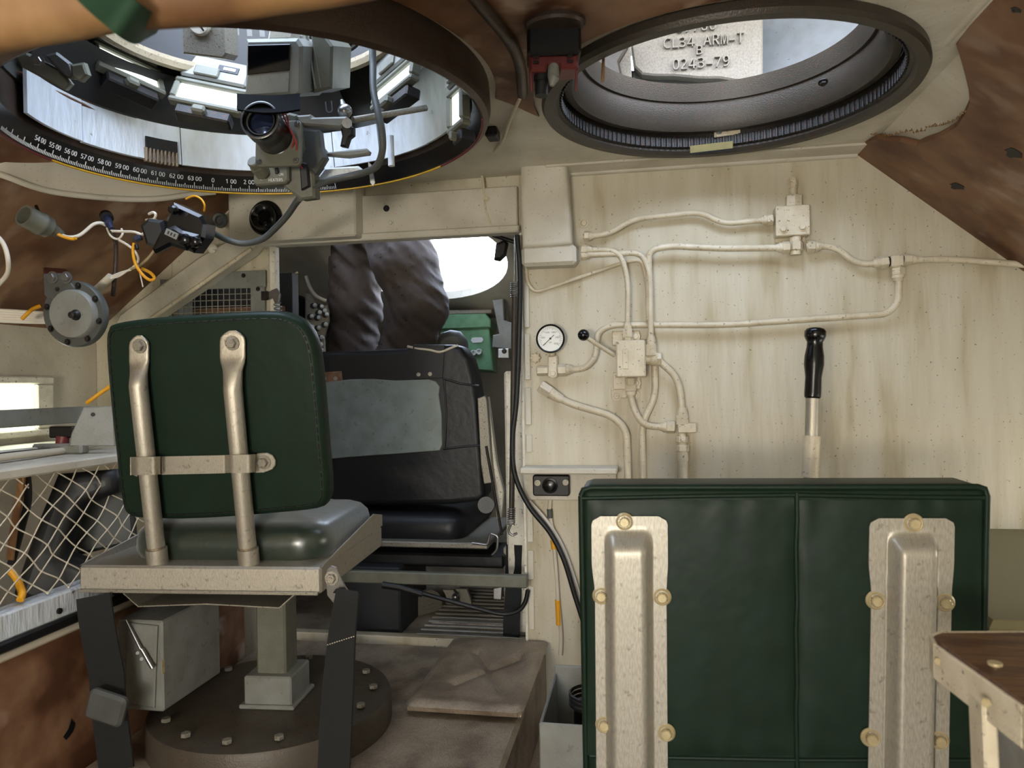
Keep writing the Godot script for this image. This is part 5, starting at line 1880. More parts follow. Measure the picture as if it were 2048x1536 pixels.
# ---------------------------------------------------------------- lintel, grille and the near-side wall
func lintel() -> void:
	var m := M.new()
	var b := W(712, 474, 0.07)
	bx(m, Vector3(-1.03, W(700, 472, 0.07).y, ZB), Vector3(W(711, 430, 0.07).x, CEIL, ZB + 0.07), 0.004)
	solo("lintel_box", m, C.cream, "cream boxed beam over the doorway carrying the black rubber boot", "beam", Vector3(-0.9, b.y, ZB + 0.05))
	m = M.new()
	bx(m, Vector3(W(711, 430, 0.02).x, W(880, 466, 0.02).y, ZB), Vector3(OX1 - 0.004, CEIL - 0.03, ZB + 0.022), 0.003)
	var o := thing("lintel_plate", "flat grey-cream plate over the doorway with small screws", "plate", Vector3(-0.5, 1.1, ZB))
	put(o, "plate", m, C.cream)
	for p in [[773, 417, C.dark_steel], [782, 446, C.cream], [974, 398, C.pipe]]:
		m = M.new()
		bolt(m, W(p[0], p[1], 0.022), Vector3.BACK, 0.0055)
		put(o, "screw", m, p[2])
	m = M.new()
	bx(m, Vector3(-0.99, OY1 - 0.004, ZB - 0.012), Vector3(OX1, OY1 + 0.014, ZB + 0.03), 0.003)
	struct("trim_3", m, C.cream)
	m = M.new()
	bx(m, Vector3(OX0 - 0.004, 0.55, ZB - 0.012), Vector3(OX0 + 0.014, OY1, ZB + 0.012), 0.003)
	struct("trim_4", m, C.white_paint)
	m = M.new()
	bx(m, Vector3(OX1 - 0.005, OY0, ZB - 0.032), Vector3(OX1 + 0.002, OY1, ZB + 0.003), 0.001)
	struct("trim_5", m, C.white_paint)
	# rubber boot and grommet
	o = thing("rubber_boot", "round glossy black rubber boot on the boxed beam", "boot", W(533, 436, 0.07))
	m = M.new()
	lathe(m, axis(W(533, 437, 0.07), Vector3.BACK), [Vector2(0.044, 0), Vector2(0.044, 0.006), Vector2(0.041, 0.009), Vector2(0.034, 0.0095), Vector2(0.032, 0.022), Vector2(0.028, 0.026), Vector2(0.02, 0.022), Vector2(0.014, 0.012), Vector2(0, 0.010)], 40)
	put(o, "boot", m, C.black_gloss)
	m = M.new()
	ball(m, W(533, 450, 0.086), 0.011, 16)
	put(o, "inner_button", m, C.black_gloss)
	o = thing("grommet", "small grey ring grommet on the boxed beam beside the boot", "grommet", W(442, 441, 0.07))
	m = M.new()
	lathe(m, axis(W(442, 441, 0.068), Vector3.BACK), [Vector2(0.020, 0), Vector2(0.019, 0.008), Vector2(0.016, 0.012), Vector2(0.011, 0.010), Vector2(0.009, 0.004)], 28)
	put(o, "ring", m, C.grey_dark)
	m = M.new()
	cyl(m, W(442, 441, 0.066), W(442, 441, 0.073), 0.0095, 20)
	put(o, "hole", m, C.rubber)
	# sloping cream channel in the corner
	m = M.new()
	var t := Transform3D(Basis(), Vector3(0, 0, ZB))
	var f := face(W(350, 560, 0.05), Vector3.BACK)
	ext(m, Transform3D(f.basis, f.origin - f.basis.z * 0.05), poly_on(f, [398, 512, 470, 470, 512, 486, 498, 505, 300, 640, 270, 676, 214, 676, 238, 628]), 0.05, 0.006)
	solo("corner_channel", m, C.cream, "cream sloping channel bracing the corner above the grille", "brace", W(350, 560, 0.0))
	m = M.new()
	tube(m, [W(503, 497, 0.052), W(400, 570, 0.052), W(284, 650, 0.052)], 0.006, 8)
	solo("channel_edge", m, C.pipe, "bright rounded edge strip along the sloping channel", "strip", W(400, 570, 0.05))
	m = M.new()
	lathe(m, axis(W(426, 497, 0.052), Vector3(0, 0, 1)), [Vector2(0.013, 0), Vector2(0.012, 0.005), Vector2(0.006, 0.01), Vector2(0, 0.011)], 18)
	solo("plastic_cap", m, C.white_paint, "small white plastic cap at the top of the sloping channel", "cap", W(426, 497, 0.05))
	# vent grille
	o = thing("vent_grille", "grey framed vent of square woven wire beside the doorway", "grille", W(440, 600))
	m = M.new()
	bx(m, W(376, 548, 0.006), W(531, 573, 0.012), 0.001)
	put(o, "frame_bar", m, C.grey_paint)
	m = M.new()
	bx(m, W(503, 573, 0.006), W(531, 690, 0.012), 0.001)
	put(o, "frame_bar", m, C.grey_paint)
	m = M.new()
	bx(m, W(323, 560, -0.005), W(346, 690, 0.002), 0.001)
	put(o, "frame_bar", m, C.grey_paint)
	for p in [[437, 556], [487, 551], [516, 578], [516, 640]]:
		m = M.new()
		bolt(m, W(p[0], p[1], 0.012), Vector3.BACK, 0.004)
		put(o, "screw", m, C.dark_steel)
	for i in 15:
		m = M.new()
		var x := 505.0 - i * 11.6
		var c := []
		for j in 15:
			c.append(W(x + (j * 8.0) * 0.01, 568 + j * 8.0, 0.004 + 0.0012 * (1 if (i + j) % 2 == 0 else -1)))
		tube(m, c, 0.0013, 6)
		put(o, "wire", m, C.alu_dirty)
	for j in 10:
		m = M.new()
		var y := 575.0 + j * 11.8
		var c := []
		for i in 15:
			c.append(W(508 - i * 11.6, y - i * -0.35, 0.004 - 0.0012 * (1 if (i + j) % 2 == 0 else -1)))
		tube(m, c, 0.0013, 6)
		put(o, "wire", m, C.alu_dirty)
	m = M.new()
	for j in 3:
		bx(m, Vector3(-1.24, 0.80 + j * 0.055, ZB - 0.11), Vector3(-0.97, 0.815 + j * 0.055, ZB - 0.09))
	put(o, "louvre", m, C.foam).set_meta("kind", "stuff")
	m = M.new()
	bx(m, Vector3(-1.26, 0.74, ZB - 0.16), Vector3(-0.955, 1.02, ZB - 0.12))
	put(o, "back_box", m, C.hull_dark)
	# spring catch on the door frame
	o = thing("spring_catch", "bright hook and coil spring at the doorway frame", "catch", W(553, 600, 0.02))
	m = M.new()
	ext(m, face(W(550, 596, 0.02), Vector3.BACK), poly_on(face(W(550, 596, 0.02), Vector3.BACK), [541, 584, 556, 577, 563, 590, 561, 608, 552, 606, 548, 596, 541, 600]), 0.01, 0.002)
	put(o, "hook", m, C.steel)
	m = M.new()
	var hx := []
	for i in 91:
		var a := TAU * i / 13.0
		hx.append(W(555 + i * 0.04, 606 + i * 0.6, 0.025) + Vector3(cos(a) * 0.009, 0, sin(a) * 0.009))
	tube(m, hx, 0.002, 6)
	put(o, "spring", m, C.steel)
	m = M.new()
	bx(m, W(524, 583, 0.012), W(534, 600, 0.018), 0.001)
	put(o, "keeper", m, C.dark_steel)

func near_side() -> void:
	var m := M.new()
	# wall-mounted horn
	var hc := pd(148, 628, 1.40)
	var hn := K.basis * Vector3(-0.12, -0.08, 1.0)
	var o := thing("horn", "round grey horn disc on a bolted bracket against the brown lining", "horn", hc)
	var ax := axis(hc, hn)
	m = M.new()
	lathe(m, ax, [Vector2(0, -0.055), Vector2(0.03, -0.055), Vector2(0.058, -0.02), Vector2(0.063, -0.012), Vector2(0.063, 0.0), Vector2(0.061, 0.003), Vector2(0.046, 0.003), Vector2(0.045, 0.0)], 44)
	put(o, "body", m, C.grey_dark)
	m = M.new()
	lathe(m, axis(pd(152, 628, 1.398), hn), [Vector2(0.047, -0.004), Vector2(0.0455, 0.012), Vector2(0.0435, 0.0145), Vector2(0.0, 0.0165)], 44)
	put(o, "diaphragm", m, C.grey_paint)
	m = M.new()
	lathe(m, axis(pd(152, 630, 1.382), hn), [Vector2(0.011, -0.002), Vector2(0.01, 0.003), Vector2(0.006, 0.007), Vector2(0.006, 0.014), Vector2(0, 0.016)], 18)
	put(o, "centre_stud", m, C.dark_steel)
	for i in 8:
		var a := TAU * (i + 0.35) / 8
		m = M.new()
		bolt(m, ax * Vector3(cos(a) * 0.0545, 0.002, sin(a) * 0.0545), hn, 0.0045)
		put(o, "bolt", m, C.dark_steel)
	m = M.new()
	var bf := face(pd(118, 570, 1.40), hn)
	ext(m, bf, poly_on(bf, [90, 548, 140, 546, 146, 566, 166, 590, 120, 612, 92, 590]), 0.006, 0.002)
	put(o, "bracket", m, C.grey_dark)
	for p in [[106, 555], [134, 555]]:
		m = M.new()
		bolt(m, pp(p[0], p[1], bf.origin + bf.basis.z * 0.006, bf.basis.z), bf.basis.z, 0.008)
		put(o, "bolt", m, C.steel)
	m = M.new()
	beam(m, pd(116, 560, 1.41), pd(110, 545, 1.66), 0.045, 0.02)
	put(o, "bracket_foot", m, C.red)
	# loose plug and its wires
	o = thing("cable_plug", "grey round cable plug hanging loose on the brown lining", "plug", pd(80, 440, 1.4))
	var pa := pd(50, 432, 1.36)
	var pb := pd(112, 463, 1.42)
	var pn := (pb - pa).normalized()
	m = M.new()
	lathe(m, axis(pb, pa - pb), [Vector2(0, -0.012), Vector2(0.008, -0.012), Vector2(0.011, 0.0), Vector2(0.014, 0.012), Vector2(0.02, 0.018), Vector2(0.0205, 0.03), Vector2(0.022, 0.032), Vector2(0.022, 0.038), Vector2(0.0205, 0.04), Vector2(0.0205, 0.068), Vector2(0.0165, 0.068), Vector2(0.0165, 0.045), Vector2(0, 0.045)], 26)
	put(o, "shell", m, C.olive_grey)
	m = M.new()
	cyl(m, pa + pn * 0.022, pa + pn * 0.026, 0.0164, 20)
	put(o, "socket_face", m, C.rubber)
	m = M.new()
	cyl(m, pd(80, 430, 1.39), pd(72, 412, 1.40), 0.003, 8)
	put(o, "keyway_clip", m, C.dark_steel)
	wire("white wire looping from the loose plug to the blue connector", [112, 464, 1.42, 135, 474, 1.43, 160, 470, 1.44, 185, 450, 1.45, 200, 446, 1.46, 212, 450, 1.47], 0.0035, "wire_white")
	wire("yellow wire strand beside the white one at the loose plug", [113, 467, 1.415, 128, 474, 1.42, 145, 478, 1.43, 152, 476, 1.43], 0.0032, "wire_yellow")
	o = thing("blue_connector", "small blue connector stuck in a dark hole of the brown lining", "connector", pd(216, 441, 1.48))
	m = M.new()
	cyl(m, pd(214, 436, 1.50), pd(212, 432, 1.515), 0.0125, 18)
	put(o, "hole", m, C.rubber)
	m = M.new()
	cyl(m, pd(218, 448, 1.455), pd(214, 437, 1.5), 0.0075, 14, 0.008)
	cyl(m, pd(223, 458, 1.45), pd(218, 448, 1.455), 0.0055, 12, 0.0055)
	put(o, "plug", m, C.wire_blue)
	wire("brown stick-like cable hanging straight down the lining", [224, 460, 1.45, 229, 478, 1.46, 232, 490, 1.47, 232, 520, 1.48, 229, 560, 1.49, 226, 592, 1.5], 0.0045, "ring_brown")
	wire("white wire arcing across to the small blue clip", [222, 462, 1.45, 245, 463, 1.44, 268, 464, 1.43, 284, 470, 1.43], 0.0026, "wire_white")
	wire("white wire looped up over the black handset", [284, 470, 1.43, 300, 452, 1.42, 311, 432, 1.41, 307, 425, 1.41, 298, 428, 1.42], 0.0026, "wire_white")
	wire("yellow wire behind the white loop at the handset", [292, 440, 1.43, 312, 440, 1.42, 325, 462, 1.41, 318, 484, 1.41, 300, 512, 1.42, 280, 530, 1.44, 262, 538, 1.45], 0.0024, "bolt")
	wire("bright yellow wire hanging in a long loop", [268, 486, 1.42, 266, 505, 1.42, 272, 530, 1.42, 286, 550, 1.42, 300, 560, 1.42, 309, 556, 1.42, 300, 545, 1.43, 284, 537, 1.44], 0.0030, "wire_yellow")
	wire("thin white wire from the blue connector curling below", [214, 456, 1.46, 222, 472, 1.45, 236, 478, 1.45, 245, 468, 1.45, 243, 458, 1.46], 0.0022, "wire_white")
	wire("white wire running down to the taped bundle", [238, 480, 1.45, 258, 492, 1.45, 272, 506, 1.45, 276, 522, 1.46, 262, 538, 1.46, 240, 546, 1.47, 215, 556, 1.49], 0.0024, "wire_white")
	wire("thin grey wire end hanging free under the yellow loop", [276, 530, 1.43, 281, 552, 1.42, 286, 574, 1.42], 0.0013, "rope")
	wire("yellow and white wire arching over the handset", [372, 398, 1.45, 388, 392, 1.44, 402, 398, 1.44, 409, 410, 1.44, 408, 422, 1.45], 0.002, "wire_yellow")
	o = thing("wire_clip", "dark blue screw clip joining several thin wires", "clip", pd(275, 478, 1.425))
	m = M.new()
	var wf := face(pd(276, 477, 1.42), K.basis * Vector3(0, 0, 1), K.basis * Vector3(-0.5, 1, 0))
	box(m, wf, Vector3(0.014, 0.011, 0.012), 0.002)
	put(o, "block", m, C.wire_blue)
	m = M.new()
	cyl(m, pd(272, 490, 1.418), pd(275, 498, 1.416), 0.0035, 10)
	put(o, "screw", m, C.rubber)
	# taped white bundle coming out of the lining
	o = thing("wire_bundle", "taped white wire bundle entering a hole above the horn", "wire bundle", pd(200, 575, 1.48))
	m = M.new()
	tube(m, spl(dp([180, 590, 1.5, 195, 578, 1.485, 208, 566, 1.475, 222, 553, 1.47]), 5), 0.008, 12)
	put(o, "tape_wrap", m, C.rope)
	m = M.new()
	for k in 3:
		tube(m, spl(dp([222, 553 + k * 2, 1.47, 240, 546 + k * 3, 1.465, 262, 540 - k * 2, 1.46]), 5), 0.0016, 6)
	put(o, "strand", m, C.wire_white).set_meta("kind", "stuff")
	# black handset boxes
	o = thing("handset", "jumble of black handset boxes with a small worn label", "handset", pd(360, 460, 1.45))
	var hx := K.basis * Vector3(0.9, -0.42, 0.0)
	var hf := face(pd(356, 458, 1.40), K.basis * Vector3(0.05, -0.15, 1), K.basis * Vector3(0.42, 0.9, 0))
	m = M.new()
	ext(m, Transform3D(hf.basis, hf.origin - hf.basis.z * 0.06), poly_on(hf, [345, 404, 402, 430, 412, 448, 408, 476, 386, 506, 350, 490, 322, 482, 330, 440]), 0.06, 0.006)
	put(o, "shell", m, C.black_gloss)
	m = M.new()
	ext(m, hf, poly_on(hf, [330, 462, 356, 452, 372, 462, 404, 470, 402, 484, 380, 502, 350, 492, 318, 508, 312, 498]), 0.022, 0.006)
	put(o, "lower_shell", m, C.black_gloss)
	m = M.new()
	ext(m, Transform3D(hf.basis, hf.origin - hf.basis.z * 0.05), poly_on(hf, [276, 450, 292, 436, 322, 440, 330, 470, 314, 500, 288, 488]), 0.045, 0.006)
	put(o, "side_shell", m, C.rubber)
	m = M.new()
	var lb := face(pp(343, 468, hf.origin + hf.basis.z * 0.0225, hf.basis.z), hf.basis.z, K.basis * Vector3(0.42, 0.9, 0))
	box(m, lb, Vector3(0.024, 0.012, 0.0012), 0.0004)
	var ln := put(o, "label_plate", m, C.grey_paint, "small worn pale label")
	m = M.new()
	for k in 3:
		box(m, lb * Transform3D(Basis(), Vector3(-0.006 + k * 0.006, 0, 0.0008)), Vector3(0.003, 0.006, 0.0005), 0.0002)
	put(ln, "print", m, C.print_black).set_meta("kind", "stuff")
	for p in [[371, 480, 0.012], [392, 484, 0.011], [348, 420, 0.009]]:
		m = M.new()
		lathe(m, axis(pp(p[0], p[1], hf.origin + hf.basis.z * 0.02, hf.basis.z), hf.basis.z), [Vector2(p[2], 0), Vector2(p[2] * 0.9, 0.008), Vector2(p[2] * 0.5, 0.011), Vector2(0, 0.011)], 18)
		put(o, "button", m, C.black_gloss)
	wire("thick grey cable sagging from the handset under the boot up to the control box", [388, 440, 1.45, 420, 462, 1.48, 455, 480, 1.52, 490, 487, 1.53, 525, 478, 1.52, 552, 455, 1.5, 575, 430, 1.44, 592, 405, 1.36, 600, 396, 1.3], 0.0065, "grey_dark")
	# cream lip of the roof recess under the ring
	m = M.new()
	var edge := [[-60, 330, 1.30], [10, 352, 1.34], [60, 371, 1.38], [110, 384, 1.42], [180, 393, 1.47], [250, 398, 1.52], [320, 397, 1.56], [385, 388, 1.6], [430, 384, 1.63]]
	var fn := func(u, v):
		var ff: float = u * (edge.size() - 1)
		var i := mini(int(ff), edge.size() - 2)
		var s := ff - i
		var x := lerpf(edge[i][0], edge[i + 1][0], s)
		var y := lerpf(edge[i][1], edge[i + 1][1], s)
		var d := lerpf(edge[i][2], edge[i + 1][2], s)
		var q := pd(x, y, d)
		var top := Vector3(lerpf(q.x, CUP.x, 0.12), CEIL - 0.002, lerpf(q.z, CUP.z, 0.12))
		var w := 1.0 - pow(1.0 - v, 2.0)
		return Vector3(lerpf(q.x, top.x, v * v), lerpf(q.y, top.y, w), lerpf(q.z, top.z, v * v))
	sheet(m, 40, 10, fn, 0.006)
	var er := []
	for e in edge:
		er.append(pd(e[0], e[1], e[2]))
	tube(m, spl(er, 5), 0.006, 8)
	solo("roof_recess_lip", m, C.cream, "cream curved lip of the roof recess beneath the numbered ring", "lip", pd(200, 390, 1.48))
	# wires and pipes bundle low on the lining
	for k in 5:
		wire(["topmost white wire of the bundle along the lining foot", "second white wire of the bundle along the lining foot", "middle white wire of the bundle along the lining foot", "fourth white wire of the bundle along the lining foot", "lowest white wire of the bundle along the lining foot"][k], [-60, 618 + k * 5, 1.5, 20, 622 + k * 5, 1.52, 80, 626 + k * 4.5, 1.55, 130, 628 + k * 4, 1.6], 0.0042, "wire_white")
	wire("yellow wire hooked over the white bundle beside the horn", [44, 638, 1.48, 56, 626, 1.48, 66, 618, 1.49, 80, 612, 1.5], 0.004, "wire_yellow")
	wire("white and brown wire loop at the edge of the lining", [-30, 455, 1.3, -8, 470, 1.3, 8, 490, 1.3, 16, 520, 1.3, 14, 548, 1.32, -6, 572, 1.35], 0.004, "wire_white")
	# vision window in the upright side
	var X := -1.47
	m = M.new()
	var w0 := px(-60, 890, X)
	var w1 := px(88, 757, X)
	var y0 := 0.595
	var y1 := px(88, 757, X).y + 0.004
	var wz0: float = w0.z
	var wz1: float = w1.z
	for e in [[y1 - 0.018, y1, wz0, wz1], [y0, y0 + 0.016, wz0, wz1]]:
		bx(m, Vector3(X, e[0], e[2]), Vector3(X + 0.03, e[1], e[3]), 0.003)
	bx(m, Vector3(X, y0 + 0.017, wz1), Vector3(X + 0.028, y1 - 0.019, wz1 + 0.05), 0.003)
	bx(m, Vector3(X, y0 + 0.017, wz0 - 0.02), Vector3(X + 0.028, y1 - 0.019, wz0), 0.003)
	struct("window_1", m, C.white_paint)
	m = M.new()
	bx(m, Vector3(X + 0.004, y0 + 0.01, wz1 + 0.045), Vector3(X + 0.016, y1 - 0.01, wz0), 0.002)
	put(get_node("window_1"), "window_glass", m, C.frosted, "frosted pane with its own glow for daylight")
	var al := AreaLight3D.new()
	al.name = "window_light"
	al.area_size = Vector2(absf(wz0 - wz1) - 0.06, y1 - y0 - 0.02)
	al.area_normalize_energy = true
	al.light_energy = 0.025
	al.light_color = Color(0.95, 1.0, 0.92)
	al.shadow_enabled = true
	al.set("area_range", 6.0)
	al.basis = Basis(Vector3.UP, -PI / 2)
	al.position = Vector3(X + 0.02, (y0 + y1) * 0.5, (wz0 + wz1) * 0.5 + 0.01)
	add_child(al)
	# grey rail with its bracket
	m = M.new()
	var r0 := px(-80, 826, -1.20)
	var r1 := px(176, 828, -1.20)
	beam(m, Vector3(-1.2, r1.y, r0.z), Vector3(-1.2, r1.y, r1.z), 0.02, 0.034)
	o = thing("side_rail", "grey flat rail across the frosted window with a gusset bracket", "rail", Vector3(-1.2, r1.y, r1.z))
	put(o, "rail_bar", m, C.grey_paint)
	m = M.new()
	var gf := face(pd(185, 850, 1.42), K.basis * Vector3(0.25, 0, 1))
	ext(m, gf, poly_on(gf, [168, 814, 228, 812, 232, 892, 140, 892, 144, 868]), 0.006, 0.002)
	put(o, "gusset", m, C.grey_paint)
	m = M.new()
	cyl(m, pp(186, 829, gf.origin + gf.basis.z * 0.005, gf.basis.z), pp(186, 829, gf.origin + gf.basis.z * 0.0075, gf.basis.z), 0.004, 12)
	put(o, "hole", m, C.rubber)
	m = M.new()
	bx(m, pd(112, 852, 1.46), pd(146, 876, 1.43), 0.003)
	put(o, "hinge", m, C.dark_steel)
	m = M.new()
	cyl(m, pd(126, 872, 1.44), pd(124, 896, 1.44), 0.012, 14)
	put(o, "hinge_pin", m, C.red)
	# shelf with its cables
	m = M.new()
	bx(m, Vector3(-1.47, 0.563, ZB), Vector3(-0.985, 0.58, -0.25), 0.003)
	struct("trim_6", m, C.cream)
	var sy := 0.588
	for e in [["pale cable along the shelf below the window", -1.14, "wire_white", 0.007], ["dark cable along the shelf edge below the window", -1.11, "rubber", 0.006], ["second pale cable at the shelf edge", -1.08, "rope", 0.0065]]:
		m = M.new()
		tube(m, spl([Vector3(e[1], sy, -0.4), Vector3(e[1] + 0.01, sy, -0.8), Vector3(e[1], sy + 0.002, -1.1), Vector3(e[1] - 0.03, sy, -1.3), Vector3(e[1] - 0.04, sy + 0.02, -1.4), Vector3(e[1] - 0.035, sy + 0.07, -1.47), Vector3(e[1] - 0.03, sy + 0.13, -1.5)], 6), e[3], 10)
		solo("cable", m, C[e[2]], e[0], "cable", Vector3(e[1], sy, -0.8))
	for z in [-1.02, -1.25]:
		m = M.new()
		bx(m, Vector3(-1.17, 0.58, z - 0.012), Vector3(-1.06, 0.60, z + 0.012), 0.004)
		solo("cable_clip", m, C.grey_paint, "grey clip over the shelf cables %s" % ("nearer the frame edge" if z > -1.1 else "by the gusset bracket"), "clip", Vector3(-1.1, 0.58, z))
	wire("yellow wire poking up beside the gusset bracket", [174, 806, 1.44, 190, 794, 1.44, 210, 780, 1.45, 222, 772, 1.45], 0.004, "wire_yellow")
	# inside of the sponson behind the net
	m = M.new()
	var bf2 := face(pd(120, 1070, 1.34), K.basis * Vector3(0.35, 0.1, 1))
	ext(m, Transform3D(bf2.basis, bf2.origin - bf2.basis.z * 0.08), poly_on(bf2, [112, 948, 232, 938, 236, 985, 170, 1010, 150, 1050, 132, 1110, 210, 1140, 250, 1190, 90, 1230, 20, 1196, 70, 1050]), 0.08, 0.02)
	solo("black_pack", m, C.rubber, "black padded pack stowed behind the rope net", "pack", pd(120, 1180, 1.36))
	m = M.new()
	var gf2 := face(pd(200, 1060, 1.46), K.basis * Vector3(0.4, 0.1, 1))
	ext(m, Transform3D(gf2.basis, gf2.origin - gf2.basis.z * 0.06), poly_on(gf2, [150, 992, 262, 975, 270, 1085, 152, 1112, 138, 1080]), 0.06, 0.006)
	o = thing("stowed_case", "grey metal case stowed behind the net beside the black pack", "case", pd(200, 1100, 1.46))
	put(o, "body", m, C.grey_dark)
	m = M.new()
	cyl(m, pp(169, 1070, gf2.origin, gf2.basis.z), pp(169, 1070, gf2.origin + gf2.basis.z * 0.004, gf2.basis.z), 0.005, 12)
	put(o, "hole", m, C.rubber)
	for e in [["brown strap hanging behind the net", [42, 950, 1.2, 36, 1000, 1.2, 26, 1060, 1.2, 18, 1120, 1.2], "foam_tan"], ["black strap hanging behind the net beside the brown one", [52, 950, 1.21, 54, 1000, 1.21, 40, 1060, 1.21, 20, 1130, 1.21], "rubber"]]:
		var c := dp(e[1])
		m = M.new()
		var ws := []
		for i in c.size():
			ws.append(K.basis * Vector3(0.007, 0, 0.002))
		ribbon(m, spl(c, 4), spl(ws, 4), 0.003)
		solo("strap", m, C[e[2]], e[0], "strap", c[0])
	wire("yellow wire lying at the bottom of the net", [20, 1140, 1.2, 34, 1158, 1.2, 44, 1185, 1.19, 40, 1200, 1.18], 0.006, "wire_yellow")
	# metal sill and brown panel under the net
	m = M.new()
	bx(m, Vector3(-1.015, 0.318, ZB + 0.1), Vector3(-0.975, 0.36, -0.2), 0.003)
	o = thing("net_sill", "grey metal sill with a dark rubber strip under the rope net", "sill", Vector3(-0.96, 0.3, -1.0))
	put(o, "sill_bar", m, C.blue_steel)
	m = M.new()
	bx(m, Vector3(-1.005, 0.301, ZB + 0.1), Vector3(-0.97, 0.318, -0.2), 0.003)
	put(o, "rubber_strip", m, C.rubber)
	m = M.new()
	cyl(m, px(117, 1222, -0.975), px(117, 1222, -0.975) + Vector3(0.004, 0, 0), 0.005, 12)
	put(o, "hole", m, C.rubber)
	m = M.new()
	bx(m, Vector3(-1.02, -0.1, ZB + 0.1), Vector3(-0.98, 0.301, 0.4), 0.012)
	o = thing("side_lining", "brown lined low panel below the net sill", "panel", Vector3(-0.96, -0.1, -0.8))
	put(o, "lining", m, C.foam)
	m = M.new()
	bx(m, Vector3(-1.002, 0.281, ZB + 0.1), Vector3(-0.976, 0.302, 0.4), 0.008)
	put(o, "pale_edge", m, C.rope, "pale cut edge of the lining")
	m = M.new()
	var sl := face(px(138, 1460, -0.9795), Vector3.RIGHT)
	ext(m, sl, poly_on(sl, [142, 1438, 150, 1446, 146, 1462, 132, 1480, 126, 1474, 136, 1458]), 0.001, 0.0003)
	put(o, "tear", m, C.rubber)
	# rope net
	o = thing("cargo_net", "white knotted rope net stretched between the shelf and the sill", "net", Vector3(-0.96, 0.36, -0.9))
	var P := func(a, b):    # a along the net towards the front, b down from the shelf
		var z: float = lerpf(-0.5, -1.5, a)
		var sag := sin(PI * clampf(b, 0, 1)) * 0.006 + sin(a * 37.0 + b * 11.0) * 0.004
		return Vector3(lerpf(-1.002, -0.99, b) + sag, lerpf(0.565, 0.365, b) + sin(a * 29.0 - b * 7.0) * 0.003, z + sin(b * 17.0 + a * 13.0) * 0.004)
	var nu := 21
	m = M.new()
	var m2 := M.new()
	var rows := 5
	for fam in 2:
		for i in range(-rows, nu + 1):
			var c := []
			for j in rows * 2 + 1:
				var b := j / float(rows * 2)
				var a := (i + (j * 0.5 if fam == 0 else rows - j * 0.5)) / nu
				if a < 0.0 or a > 1.0:
					continue
				c.append(P.call(a, b))
			if c.size() > 2:
				tube(m, spl(c, 4), 0.0013, 5)
	for i in nu + 1:
		for j in rows * 2 + 1:
			if (j % 2 == 0):
				ball(m2, P.call(i / float(nu), j / float(rows * 2)), 0.0027, 6)
	tube(m, [P.call(0.0, 0.0), P.call(0.25, 0.0), P.call(0.5, 0.0), P.call(0.75, 0.0), P.call(1.0, 0.0)], 0.004, 6)
	put(o, "net_cord", m, C.rope).set_meta("kind", "stuff")
	put(o, "knot", m2, C.rope).set_meta("kind", "stuff")
	# locker box on the panel
	var d := 1.3
	var ff2 := pd(288, 1330, d)
	var zf: float = ff2.z
	var bl := pz(250, 1425, zf)
	var tr := pz(324, 1238, zf)
	var far := px(440, 1250, tr.x)
	m = M.new()
	bx(m, Vector3(bl.x - 0.012, bl.y + 0.005, zf), Vector3(tr.x, tr.y - 0.004, maxf(far.z, -1.7)), 0.003)
	o = thing("locker_box", "grey sheet-metal locker box with a latch rod under the swivel seat", "box", Vector3(bl.x, bl.y, zf))
	put(o, "body", m, C.grey_paint)
	m = M.new()
	var lf := face(Vector3((bl.x + tr.x) / 2, (bl.y + tr.y) / 2, zf), Vector3.BACK)
	ext(m, lf, poly_on(lf, [258, 1244, 318, 1250, 312, 1414, 254, 1404]), 0.006, 0.002)
	var door := put(o, "door", m, C.grey_paint)
	m = M.new()
	cyl(m, pz(252, 1240, zf + 0.012), pz(283, 1300, zf + 0.014), 0.0028, 10)
	cyl(m, pz(283, 1298, zf + 0.014), pz(306, 1336, zf + 0.014), 0.0042, 10)
	put(door, "latch_rod", m, C.steel, "shiny latch rod")
	for p in [[275, 1306], [283, 1318]]:
		m = M.new()
		cyl(m, pz(p[0], p[1], zf + 0.005), pz(p[0], p[1], zf + 0.009), 0.003, 10)
		put(door, "rivet", m, C.steel)
	m = M.new()
	bx(m, pz(323, 1322, zf + 0.004), pz(330, 1345, zf - 0.004), 0.001)
	put(o, "hinge", m, C.bolt)
	m = M.new()
	bx(m, Vector3(-0.981, bl.y + 0.05, zf - 0.03), Vector3(bl.x - 0.01, bl.y + 0.08, zf - 0.08), 0.002)
	put(o, "wall_bracket", m, C.grey_dark)

func wire(label: String, pts: Array, r: float, mt: String) -> void:
	var c := dp(pts)
	var m := M.new()
	tube(m, spl(c, 6), r, 8)
	solo("wire" if r < 0.006 else "cable", m, C[mt], label, "wire" if r < 0.006 else "cable", c[0])

